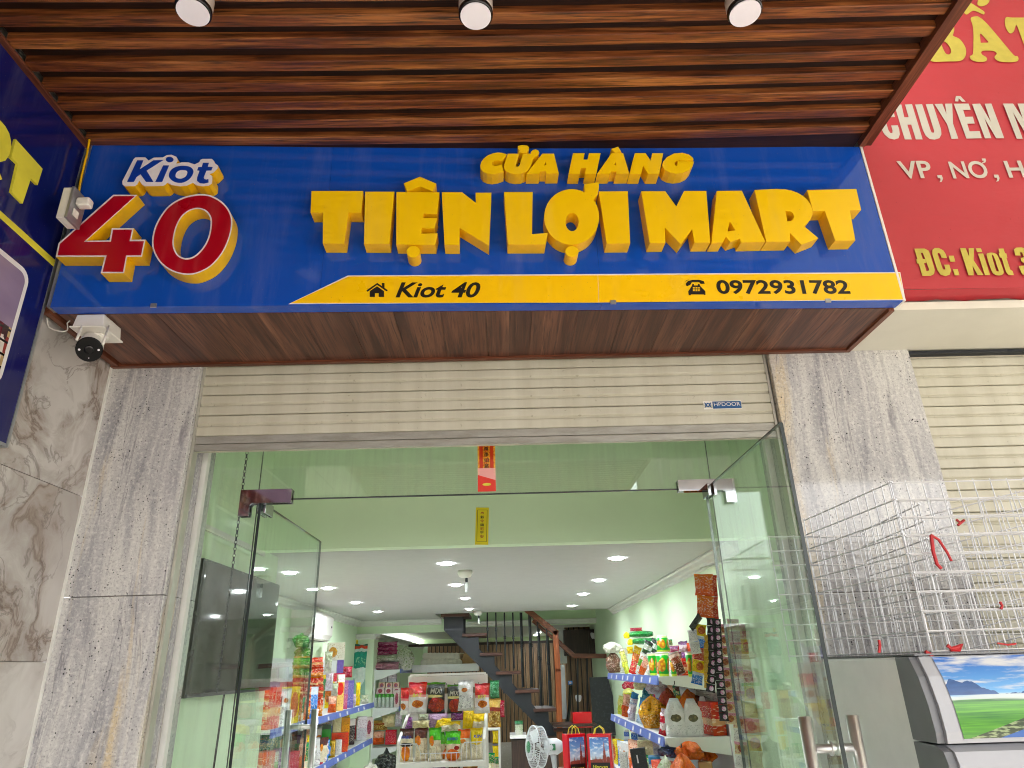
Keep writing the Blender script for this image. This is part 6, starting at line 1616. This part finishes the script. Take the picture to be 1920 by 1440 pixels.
# =================================================================== BACK ROOM: CUPS, PANELLING, STAIRS, FAN
K1 = lambda x, y: (680 + x / 5.143, 1160 + y / 5.143)
K3 = lambda x, y: (900 + x / 4.8, 1140 + y / 4.8)
Yw = 17.6
def wbox(name, m, pa, pb, Y, d, label, cat, kind=None, bev=0):
    a = P(pa[0], pb[1], Y=Y); b = P(pb[0], pa[1], Y=Y)
    o = MB().box(a.x, b.x, Y, Y + d, a.z, b.z).build(name, m, loc=((a.x + b.x) / 2, Y + d / 2, a.z))
    return tag(o, label, cat, None, kind)
# slatted wood wall, plank by plank
a = P(*K3(-470, 300), Y=Yw); b = P(*K3(1010, 300), Y=Yw)
root = empty('wood_panelling', ((a.x + b.x) / 2, Yw, 0), 'vertical brown wood panelling behind the stairs', 'panelling')
x = a.x; top = P(*K3(500, 318), Y=Yw).z
n_ = 0
while x < b.x:
    w_ = .075
    MB().box(x, x + w_, Yw, Yw + .02, 0, top).build('plank', 'wood_panel', root)
    MB().box(x + w_ + .001, x + w_ + .022, Yw + .012, Yw + .02, 0, top).build('groove', 'wood_dark', root)
    x += w_ + .023; n_ += 1
MB().box(a.x, b.x, Yw - .02, Yw + .03, top, top + .06).build('cap', 'wood_dark', root)
# the same panelling comes forward right of the stairs, under the brown cabinet
a2 = P(*K3(770, 430), Y=13.77); root = empty('wood_panelling', (a2.x, 13.77, 0), 'dark wood panelling under the brown cabinet at the back right', 'panelling')
x = a2.x
while x < XR - .08:
    MB().box(x, x + .075, 13.77, 13.79, 0, 2.26).build('plank', 'wood_panel', root)
    MB().box(x + .076, x + .097, 13.782, 13.79, 0, 2.26).build('groove', 'wood_dark', root)
    x += .098
# shelf with foam cups
c0 = P(*K1(480, 500), Y=13.2); c1 = P(*K1(1120, 430), Y=13.2)
sh = tag(MB().box(c0.x, c1.x, 13.15, 13.6, c0.z - .03, c0.z + .0).box(c0.x, c1.x, 13.14, 13.15, c0.z - .04, c1.z - .0).build('high_shelf', 'machine_grey', loc=(c0.x, 13.3, c0.z)), 'grey metal high shelf under the white foam cups', 'shelf')
MBc = None
for i in range(9):
    px = 590 + 42 * i; 
    for j in range(2):
        p = P(*K1(px + 18 * j, 425 - 62 * j), Y=13.25 + .05 * j)
        w = .125
        if MBc is None:
            mb = MB(); mb.lathe([(.05, 0), (.062, .01), (.064, .5), (.05, .51)], 16, (0, 0, 0), Matrix.Rotation(R(-90), 3, 'X'))
            MBc = place('foam_cup_stack', mb, 'foam', p, 0, 0, 0, 'white foam cup stack lying on the high grey shelf', 'cup stack', 'white foam cup stacks piled on the high shelf'); o = MBc
        else: o = copy_tree(MBc); o.location = p
        o['label'] = ['lower', 'upper'][j] + ' white foam cup stack, ' + ['leftmost', 'second from the left', 'third from the left', 'fourth from the left', 'middle', 'fourth from the right', 'third from the right', 'second from the right', 'rightmost'][i] + ' of its row'
wbox('dark_board', 'wood_dark', K1(440, 235), K1(920, 275), 13.9, .03, 'dark board at the ceiling behind the foam cups', 'board')
wbox('cardboard_box', 'cardboard', K1(935, 335), K1(1060, 440), 13.3, .3, 'brown cardboard box beside the foam cups', 'box')
# brown cabinet on the right at the back
root = empty('brown_cabinet', P(*K3(980, 440), Y=13.4), 'dark brown hanging cabinet at the back right with a white sticker', 'cabinet')
a = P(*K3(765, 430), Y=13.3); b = P(*K3(1190, 185), Y=13.3)
MB().box(a.x, b.x, 13.32, 13.75, a.z, b.z).build('carcass', 'wood_dark', root)
MB().box(a.x + .004, (a.x + b.x) / 2 - .001, 13.30, 13.319, a.z + .004, b.z - .004).build('door', 'wood_dark', root)
MB().box((a.x + b.x) / 2 + .001, b.x - .004, 13.30, 13.319, a.z + .004, b.z - .004).build('door', 'wood_dark', root)
s_ = P(*K3(1022, 250), Y=13.29)
def tooth(c, w, parent=None):
    mb = MB(); lp = smooth_loop([(-.5, .25), (-.42, .5), (-.15, .5), (0, .42), (.15, .5), (.42, .5), (.5, .2), (.38, -.3), (.15, -.5), (0, -.42), (-.15, -.5), (-.38, -.3)], 3)
    mb.prism([[(x * w, z * w) for x, z in lp]], c, Vector((1, 0, 0)), Vector((0, 0, 1)), Vector((0, -1, 0)), .006)
    return mb
tooth(s_, .11).build('sticker', 'print_pale', root)
wbox('white_column', 'white_paint', K3(712, 190), K3(768, 500), 13.5, .2, 'white painted column edge beside the brown cabinet', 'column')
wbox('exit_label', 'p_yellow_plain', K3(1105, 20), K3(1135, 55), 12.88, .02, 'small dark yellow label on the green wall at the back right', 'label')
# ---- staircase
YSt = 11.0
root = empty('staircase', (P(1000, 1440, Y=YSt).x, YSt, 0), 'steep black steel staircase with brown treads and a wooden handrail', 'staircase')
def sp(x, y, dy=0.): return P(*K3(x, y), Y=YSt + dy)
st_pts = [(-325, 65), (-150, 75), (-150, 220), (680, 1090), (690, 1235), (-325, 200)]
loop = [(sp(x, y).x, sp(x, y).z) for x, y in st_pts]
for dy in (0, .62):
    mb = MB(); mb.prism([list(loop)], Vector((0, YSt + dy, 0)), Vector((1, 0, 0)), Vector((0, 0, 1)), Vector((0, -1, 0)), .03, 0, 0, True)
    mb.build('stringer', 'black_steel', root)
treads = [(-350, -95, 55), (-160, 65, 232), (0, 198, 405), (142, 365, 572), (315, 535, 738), (480, 685, 905), (660, 850, 1080)]
for i, (x0, x1, y) in enumerate(treads):
    a = sp(x0, y); b = sp(x1, y)
    bevel(MB().box(a.x, b.x, YSt - .06, YSt + .72, a.z - .045, a.z).build('tread', 'wood_tread', root), .006)
    MB().box(a.x + (b.x - a.x) * .28, a.x + (b.x - a.x) * .66, YSt + .002, YSt + .025, a.z - .30, a.z - .046).build('tread_post', 'black_steel', root)
bal = [(70, 385), (148, 385), (230, 545), (308, 545), (383, 712), (462, 712), (548, 880), (628, 880), (395, 712), (475, 712), (560, 880), (640, 880)]
for i, (x, yb_) in enumerate(bal):
    dy = 0.02 if i < 8 else .6
    a = sp(x, yb_, dy); zt2 = P(*K3(x, 40), Y=YSt + dy).z if x < 470 else P(*K3(x, 40 + (x - 470) * .95), Y=YSt + dy).z
    MB().tube([(a.x, YSt + dy, a.z), (a.x, YSt + dy, zt2)], .011, 8).build('baluster', 'black_steel', root)
    kz = a.z + (zt2 - a.z) * .55
    MB().lathe([(.011, -.03), (.02, -.012), (.013, 0), (.02, .012), (.011, .03)], 10, (a.x, YSt + dy, kz)).build('baluster_knot', 'black_steel', root, True)
def rail(pts, w, m, dy, dz=.09, nm='handrail'):
    q = [sp(x, y, dy) for x, y in pts]
    mb = MB()
    for a, b in zip(q, q[1:]):
        d = (b - a); d.y = 0; d.normalize(); n = Vector((-d.z, 0, d.x)) * (w / 2); yv = Vector((0, dz / 2, 0)); e = d * (w * .3)
        mb.hexa([a - e - n - yv, b + e - n - yv, b + e + n - yv, a - e + n - yv, a - e - n + yv, b + e - n + yv, b + e + n + yv, a - e + n + yv])
    return bevel(mb.build(nm, m, root), .008)
rail([(425, 20), (685, 225)], .085, 'wood_rail_x', .02)
rail([(678, 215), (700, 560), (727, 1440)], .085, 'wood_rail', .02, nm='newel_post')
rail([(700, 300), (845, 432), (1145, 432)], .07, 'wood_rail_x', .9)
rail([(480, 120), (690, 300)], .05, 'wood_rail_x', .62)
for x in (880, 965): 
    a = sp(x, 1030, .9); b = sp(x, 440, .9); MB().tube([a, b], .012, 8).build('baluster', 'black_steel', root)
# landing and black board
a = sp(660, 1120, .9); b = sp(1290, 1150, .9)
wbox('landing', 'wood_rail_x', K3(1170, 1155), K3(1300, 1215), 11.6, .6, 'brown wooden landing edge right of the red bags', 'landing')
wbox('side_table', 'wood_dark', K3(295, 1180), K3(700, 1700), 10.2, .5, 'dark brown low cabinet behind the fan', 'cabinet')
wbox('table_top', 'machine_grey', K3(270, 1145), K3(420, 1178), 10.15, .5, 'grey table top with a green lidded jar behind the fan', 'table')
p = P(*K3(352, 1142), Y=10.3)
root4 = empty('glass_jar', p, 'clear jar with green lid on the grey table top', 'jar')
local_build(MB().lathe([(.05, 0), (.055, .02), (.055, .12), (.045, .13)], 16), 'jar', 'p_clear_bits', root4)
local_build(MB().lathe([(.052, .131), (.055, .14), (.055, .165), (.05, .17)], 16), 'lid', 'p_net', root4)
p0 = P(*K3(1030, 1150), Y=11.5); p1 = P(*K3(1150, 620), Y=11.5); p2 = P(*K3(1290, 1150), Y=11.5)
mb = MB(); mb.prism([[(p0.x, p0.z), (p2.x, p0.z), (p1.x + .0, p1.z), (p0.x - .02, p1.z)]], Vector((0, 11.5, 0)), Vector((1, 0, 0)), Vector((0, 0, 1)), Vector((0, -1, 0)), .03, 0, 0, True)
tag(mb.build('black_board', 'p_charcoal', loc=((p0.x + p2.x) / 2, 11.5, p0.z)), 'tall black board leaning beneath the shelf at the back right', 'board')
wbox('steel_post', 'aluminium', K3(722, 510), K3(760, 1000), 12.2, .06, 'grey steel post right of the wooden newel', 'post')
wbox('blue_tag', 'p_lolly', K3(795, 655), K3(832, 690), 12.1, .02, 'small blue tag on top of the black pipe behind the stairs', 'tag')
tag(MB().tube([P(*K3(815, 690), Y=12.1), P(*K3(805, 900), Y=12.1), P(*K3(785, 1040), Y=12.1)], .025, 10).build('black_pipe', 'black_plastic', loc=P(*K3(805, 900), Y=12.1)), 'black pipe standing behind the wooden newel', 'pipe')
s_ = P(*K3(886, 815), Y=12.0); tag(tooth(s_, .1).build('white_sticker', 'print_pale', loc=s_), 'white tooth shaped sticker low behind the red gift bag', 'sticker')
# red gift bags
def giftbag(label, bx, Y, rz, handles=True, pic=True, tx=None):
    b, w, h = span(*bx, Y=Y)
    r = empty('gift_bag', b, label, 'gift bag')
    d = w * .45
    o = local_build(MB().box(-w * .42, w * .42, -d / 2, d / 2, 0, h), 'bag', 'red_bag', r); bevel(o, .004, 1)
    if pic:
        local_build(MB().box(-w * .33, w * .33, -d / 2 - .0035, -d / 2 - .0005, h * .28, h * .92), 'picture', 'bag_picture', r)
        # towered church silhouette printed on the bag
        mb = MB()
        def pr(lp): mb.prism([[(x * w, z * h) for x, z in lp]], Vector((0, -d / 2 - .0045, 0)), Vector((1, 0, 0)), Vector((0, 0, 1)), Vector((0, -1, 0)), 0)
        pr([(.10, .28), (.22, .28), (.22, .46), (.20, .46), (.20, .58), (.185, .58), (.175, .70), (.16, .82), (.145, .70), (.135, .58), (.12, .58), (.12, .46), (.10, .46)])
        pr([(-.33, .28), (.095, .28), (.095, .36), (.02, .36), (.0, .42), (-.02, .36), (-.12, .36), (-.14, .46), (-.16, .36), (-.33, .34)])
        pr([(.225, .28), (.33, .28), (.33, .40), (.28, .44), (.225, .40)])
        local_build(mb, 'tower_print', 'tower_red', r)
        local_build(MB().box(-w * .33, w * .33, -d / 2 - .0036, -d / 2 - .0004, h * .05, h * .275), 'band', 'print_black', r)
        kids(r, 'p', tx, 'print_yellow', w * .5, h * .11, 0, h * .10, -d / 2 - .0045, .02)
    if handles:
        for s in (-1, 1): 
            hb = MB().tube([(-w * .18, s * d * .4, h * .98), (-w * .12, s * d * .3, h * 1.14), (w * .02, s * d * .25, h * 1.2), (w * .15, s * d * .3, h * 1.12), (w * .18, s * d * .4, h * .98)], .004, 5)
            local_build(hb, 'handle', 'print_yellow', r)
    r.rotation_euler.z = R(rz)
    return r
plain('red_bag', '#c4121f', .15, vary=.05)
plain('tower_red', '#8a3a2c', .4, vary=.3, vs=40)
def bagpic():
    t = NT('bag_picture'); g = t.n('SeparateXYZ', {0: t.n('TexCoord').outputs['Generated']}).outputs[2]
    c = t.ramp(g, [(0, '#8a7a6a'), (.25, '#b9c9dc'), (.6, '#6f9ad0'), (1, '#3f6ab0')])
    cl = t.ramp(t.noise(t.coord((1, 1, 2)), 18, 4), [(.5, 0.), (.65, 1.)])
    MATS['bag_picture'] = t.bsdf(t.mix(cl, c, '#dfe6ee'), .2)
bagpic()
giftbag('red gift bag with a tower picture, left of the pair', K3(740, 1135) [:1] + K3(965, 1135)[:1] + (K3(0, 1130)[1], K3(0, 1500)[1]), 6.5, 22, True, True, 'Москва')
giftbag('red gift bag lettered Москва, right of the pair', K3(955, 1130)[:1] + K3(1215, 1130)[:1] + (K3(0, 1130)[1], K3(0, 1480)[1]), 6.4, -14, True, True, 'Москва')
giftbag('red gift bag with cord handle on the dark ledge behind', K3(815, 0)[:1] + K3(1015, 0)[:1] + (K3(0, 935)[1], K3(0, 1075)[1]), 10.6, 5, False, False)
wbox('dark_ledge', 'wood_dark', K3(660, 1040), K3(1050, 1075), 10.4, .5, 'dark wooden ledge under the small red gift bag', 'ledge')
wbox('bag_table', 'wood_rail_x', K3(745, 1490), K3(1240, 1560), 6.3, .5, 'wooden stool top under the red gift bags', 'stool')
# standing fan
root = empty('standing_fan', P(*K3(600, 1440), Y=7.2), 'grey standing fan turned to the left near the stairs', 'fan')
c = P(*K3(505, 1250), Y=7.2); ax = Vector((-.93, -.32, .04)).normalized(); q = ax.to_track_quat('Z', 'Y').to_matrix()
rG = (P(*K3(505, 1055), Y=7.2).z - P(*K3(505, 1445), Y=7.2).z) / 2
for dz, rr_ in ((.03, 1.), (-.05, .96), (.065, .6), (-.085, .6)):
    mb = MB(); n = 28
    mb.tube([c + q @ Vector((rG * rr_ * math.cos(2 * math.pi * i / n), rG * rr_ * math.sin(2 * math.pi * i / n), dz)) for i in range(n + 1)], .004, 5, False)
    mb.build('guard_ring', 'fan_grey', root)
mb = MB()
for i in range(48):
    t = 2 * math.pi * i / 48; u = Vector((math.cos(t), math.sin(t), 0))
    mb.tube([c + q @ (u * .05 + Vector((0, 0, .075))), c + q @ (u * rG * .6 + Vector((0, 0, .065))), c + q @ (u * rG + Vector((0, 0, .03)))], .0018, 4, False)
    mb.tube([c + q @ (u * .05 + Vector((0, 0, -.1))), c + q @ (u * rG * .6 + Vector((0, 0, -.085))), c + q @ (u * rG * .96 + Vector((0, 0, -.05))), c + q @ (u * rG + Vector((0, 0, .03)))], .0018, 4, False)
o = mb.build('guard_wires', 'fan_grey', root); o['kind'] = 'stuff'
for k in range(3):
    mb = MB(); t0 = k * 2.094
    for i in range(6):
        r_ = .04 + (rG * .88 - .04) * i / 5; sp_ = .5 * math.sin(math.pi * (.2 + .65 * i / 5))
        for s in (-1, 1):
            t = t0 + s * sp_ * .8; mb.v.append(c + q @ Vector((r_ * math.cos(t), r_ * math.sin(t), s * .022)))
    mb.f = [(2 * i, 2 * i + 1, 2 * i + 3, 2 * i + 2) for i in range(5)]; mb.mi = [0] * 5
    mb.build('blade', 'fan_grey', root, True)
mb = MB(); mb.lathe([(.055, -.10), (.07, -.13), (.07, -.21), (.045, -.26), (.01, -.27)], 18, c, q); mb.build('motor', 'fan_grey', root, True)
mb = MB(); mb.lathe([(.045, .07), (.05, .08), (.01, .09)], 16, c, q); mb.build('hub', 'p_net', root, True)
m_ = c + q @ Vector((0, 0, -.17))
MB().tube([m_ + Vector((0, 0, -.06)), m_ + Vector((.01, 0, -.2)), (m_.x + .01, m_.y, .03)], [.03, .018, .016], 12).build('pole', 'fan_grey', root, True)
MB().lathe([(.2, 0), (.2, .015), (.05, .04), (.02, .06)], 24, (m_.x + .01, m_.y, 0)).build('base', 'fan_grey', root, True)
mb = MB(); a = m_ + q @ Vector((0, -.0, 0)); MB().box(m_.x - .03, m_.x + .02, m_.y - .074, m_.y - .0705, m_.z - .025, m_.z + .03).build('label', 'p_net', root)

# =================================================================== FREEZER CABINET AND WIRE CAGES
ZM = 1.595
root = empty('display_freezer', (1.9, 2.65, 0), 'grey freezer cabinet with a landscape picture on its front', 'freezer')
bevel(MB().box(1.30, 2.6, 2.42, 3.03, 0, ZM).build('body', 'machine_grey', root), .01)
fz = P(1745, 1393, Y=2.32).z
prof = [(2.43, ZM - .002), (2.335, ZM - .002), (2.305, ZM - .06), (2.285, ZM - .14), (2.28, fz + .03), (2.285, fz), (2.43, fz)]
def profbox(name, pf, x0, x1, m):
    mb = MB(); n = len(pf)
    mb.add([(x0, a, b) for a, b in pf] + [(x1, a, b) for a, b in pf], [(i, i + n, (i + 1) % n + n, (i + 1) % n) for i in range(n)] + [tuple(range(n)), tuple(range(2 * n - 1, n - 1, -1))])
    return mb.build(name, m, root)
profbox('end_cap', [(a + .012 if a < 2.4 else a, b) for a, b in prof], 1.288, 1.3125, 'machine_dark')
profbox('bezel', prof, 1.313, 2.6, 'machine_light')
def landscape():
    t = NT('landscape_print'); g = t.n('TexCoord').outputs['Generated']; s = t.n('SeparateXYZ', {0: g}); u, w = s.outputs[0], s.outputs[2]
    co = t.n('Mapping', {'Vector': g, 'Scale': (4, 1, 4)}).outputs[0]
    skyc = t.ramp(w, [(.5, '#6aa8d8'), (1, '#1560b8')])
    cl = t.ramp(t.noise(t.n('Mapping', {'Vector': g, 'Scale': (3.2, 1, 5)}).outputs[0], 1.7, 6, .6), [(.48, 0.), (.62, 1.)])
    skyc = t.mix(cl, skyc, '#c6c9cc')
    field = t.mix(t.ramp(t.noise(t.n('Mapping', {'Vector': g, 'Scale': (3, 1, 22)}).outputs[0], 1.2, 5, .6), [(.35, 0.), (.65, 1.)]), '#1f6a14', '#5ca31f')
    field = t.mix(t.ramp(t.noise(t.n('Mapping', {'Vector': g, 'Scale': (2, 1, 12)}).outputs[0], 1.6, 4), [(.58, 0.), (.68, .8)]), field, '#175a18')
    mist = t.ramp(w, [(.44, 0.), (.46, 1.), (.52, 1.), (.54, 0.)])
    c = t.mix(t.math('GREATER_THAN', w, .48), field, skyc)
    c = t.mix(t.math('MULTIPLY', mist, t.ramp(t.noise(t.n('Mapping', {'Vector': g, 'Scale': (3, 1, 16)}).outputs[0], 1.1, 3), [(.4, 0.), (.55, .9)])), c, '#bcc6c2')
    # mountains
    mh = t.math('ADD', .52, t.math('MULTIPLY', t.ramp(t.noise(t.n('Mapping', {'Vector': t.n('CombineXYZ', {'X': u}).outputs[0], 'Scale': (7, 1, 1), 'Location': (1.3, 0, 0)}).outputs[0], 1., 4), [(.42, 0.), (.8, 1.)]), .34))
    mm = t.math('MULTIPLY', t.math('GREATER_THAN', w, .52), t.math('LESS_THAN', w, mh))
    c = t.mix(mm, c, t.mix(t.noise(co, 6, 4), '#173a70', '#34609a'))
    # stream in the lower right
    rv = t.math('LESS_THAN', w, t.math('MULTIPLY', t.math('SUBTRACT', u, .1), 1.5))
    rv2 = t.math('LESS_THAN', w, t.math('ADD', .06, t.math('MULTIPLY', t.math('SUBTRACT', u, .06), 1.5)))
    c = t.mix(rv2, c, t.mix(t.ramp(t.noise(t.n('Mapping', {'Vector': g, 'Scale': (40, 1, 30)}).outputs[0], 1, 2), [(.5, 0.), (.6, 1.)]), '#2a3a20', '#8a9a70'))
    c = t.mix(rv, c, '#1a55a0')
    MATS['landscape'] = t.bsdf(c, .3)
landscape()
x0p = P(1748, 1236, Y=2.33).x
prof2 = [(2.3295, ZM - .005), (2.3022, ZM - .0605), (2.2822, ZM - .1402), (2.2772, fz + .03), (2.280, fz + .012)]
n = len(prof2); mb = MB(); mb.add([(x0p + .002 * i, a, b) for i, (a, b) in enumerate(prof2)] + [(2.56, a, b) for a, b in prof2], [(i, i + 1, i + 1 + n, i + n) for i in range(n - 1)])
mb.build('picture', 'landscape', root, True)
profbox('lower_front', [(2.43, fz - .006), (2.30, fz - .006), (2.265, fz - .02), (2.255, fz - .05), (2.255, .1), (2.43, .1)], 1.315, 2.6, 'machine_light')
profbox('lower_end_cap', [(2.43, fz - .006), (2.31, fz - .006), (2.275, fz - .02), (2.265, fz - .05), (2.265, .1), (2.43, .1)], 1.288, 1.3145, 'machine_dark')
MB().box(1.30, 2.6, 2.33, 3.03, ZM + .001, ZM + .006).build('top_sheet', 'machine_dark', root)

def mesh_panel(label, o, u, v, nu, nv, su, sv, r=.0022, group=None, hookends=True):
    """welded wire grid: nu wires along v, nv wires along u"""
    o = Vector(o); u = Vector(u).normalized(); v = Vector(v).normalized(); n = u.cross(v).normalized()
    root = empty('wire_panel', o, label, 'wire panel', group)
    W, H = su * (nu - 1), sv * (nv - 1)
    a = b = None
    for i in range(nu):
        e = -.02 if hookends else -.004
        if a is None: a = MB().tube([o + v * e, o + v * (H + .008)], r, 5).build('upright_wire', 'wire_white', root); c = a
        else:
            c = a.copy(); COL.objects.link(c); c.parent = root; c.location = a.location + u * su * i + n * rnd.uniform(-.001, .001)
    for j in range(nv):
        if b is None: b = MB().tube([o + n * .0042 - u * .006, o + n * .0042 + u * (W + .006)], r * (1.25), 5).build('cross_wire', 'wire_white', root)
        else: c = b.copy(); COL.objects.link(c); c.parent = root; c.location = b.location + v * sv * j
    return root
zt = ZM + .012
g_ = 'white wire grid panels stacked on the freezer cabinet'
mesh_panel('front wire grid panel facing the street on top of the freezer', (1.372, 2.35, zt), (1, .0, 0), (0, .03, 1), 19, 10, .061, .062, group=g_)
mesh_panel('second front wire grid panel just behind the first', (1.40, 2.40, zt), (1, .03, 0), (0, -.04, 1), 19, 9, .058, .062, group=g_)
mesh_panel('left side wire grid panel running back towards the granite pillar', (1.372, 2.355, zt), (-.05, 1, 0), (0, 0, 1), 13, 10, .0565, .062, group=g_)
mesh_panel('inner side wire grid panel standing parallel to the left one', (1.50, 2.45, zt), (.1, 1, 0), (.02, 0, 1), 11, 9, .055, .062, group=g_)
mesh_panel('rear wire grid panel standing before the granite pillar', (1.33, 3.02, zt), (1, .0, 0), (0, 0, 1), 16, 9, .064, .06, group=g_)
mesh_panel('diagonal wire grid panel crossing the cages on the right', (1.62, 2.62, zt), (.9, -.25, .18), (-.03, .02, 1), 15, 9, .06, .06, group=g_)
mesh_panel('narrow wire grid panel poking out behind the right glass door', (1.15, 2.98, zt), (1, .05, 0), (0, 0, 1), 5, 9, .055, .06, group=g_)
def tie(pts, Y, lb, r=.0045):
    q = [P(x, y, Y=Y) for x, y in pts]
    tag(MB().tube(q, r, 6).build('plastic_tie', 'red_tie', loc=q[0]), lb, 'tie', 'red plastic ties on the wire panels')
tie([(1745, 1003), (1760, 1012), (1776, 1036), (1784, 1052)], 2.335, 'red plastic strip looped over the front wire grid, right arm')
tie([(1746, 1004), (1750, 1035), (1757, 1058), (1765, 1066)], 2.335, 'red plastic strip looped over the front wire grid, left arm', .006)
tie([(1793, 974), (1800, 980), (1808, 975), (1796, 985)], 2.4, 'small red tie knot near the top of the wire panels')
tie([(1776, 1210), (1784, 1216), (1796, 1213), (1803, 1207), (1798, 1219), (1782, 1218)], 2.34, 'red tie knot at the bottom edge of the front wire grid', .006)
tie([(1648, 1200), (1650, 1210), (1648, 1224)], 2.36, 'short red tie at the lower edge left of the freezer picture')
tie([(1735, 1222), (1742, 1226), (1748, 1230)], 2.34, 'red tie knot at the lower front corner of the cages', .006)
tie([(1875, 1128), (1879, 1136), (1877, 1142)], 2.34, 'small red tie high on the right part of the front wire grid')
tie([(1870, 1206), (1890, 1209), (1905, 1207)], 2.34, 'red plastic thread lying along the bottom right wires', .003)

# =================================================================== BACK ROWS OF STOCK
ROWC = [('red and cream', 'p_red_bread'), ('yellow', 'p_sachet_y'), ('blue', 'p_sachet_b'), ('green and white', 'p_noodle_gw'), ('white', 'p_back'), ('orange', 'p_salmon'), ('purple', 'p_purple'), ('brown and cream', 'p_choco2'), ('dark green', 'p_dk_green'), ('pink', 'p_pinkred')]
def back_row(where, X, z, y0, y1, rz, h0, h1, order, n=10, carton_every=3):
    for i in range(n):
        nm, m = ROWC[(i * order) % 10]
        y = y0 + (y1 - y0) * (i + .5) / n; w = (y1 - y0) / n * .92; h = rnd.uniform(h0, h1); SEED[0] += 1
        lb = f'{nm} {"carton" if i % carton_every == 0 else "packet"} {where}'
        if i % carton_every == 0:
            o = place('stock_carton', MB().box(-w / 2, w / 2, -.05, .05, 0, h), m, (X + rnd.uniform(-.02, .02), y, z), rz + rnd.uniform(-5, 5), 0, 0, lb, 'box', None, False); bevel(o, .003, 1)
        else:
            place('stock_packet', pouch_mb(w * 1.05, h, .07, SEED[0], stand=True), m, (X + rnd.uniform(-.02, .02), y, z), rz + rnd.uniform(-14, 14), rnd.uniform(-6, 6), 0, lb, 'packet')
back_row('in the back row of the top right shelf', 1.50, z1, 5.55, 8.1, -82, .16, .26, 3)
back_row('in the second row of the top right shelf', 1.36, z1, 5.6, 6.6, -75, .12, .17, 7, 6)
back_row('in the back row of the middle right shelf', 1.52, z2, 5.5, 8.1, -82, .22, .32, 7)
back_row('at the front of the lower right shelf', 1.13, z3, 5.6, 8.0, -78, .2, .3, 9)
back_row('in the back row of the upper left shelf', -2.33, zl, 6.3, 10.7, 82, .3, .42, 3)
back_row('at the front of the upper left shelf near the door', -2.02, zl, 6.25, 7.9, 70, .2, .34, 7, 8)
back_row('in the back row of the lower left shelf', -2.3, zl2, 6.3, 10.7, 82, .25, .36, 9)
back_row('at the front of the lower left shelf near the door', -2.0, zl2, 6.25, 8.3, 72, .2, .32, 3)
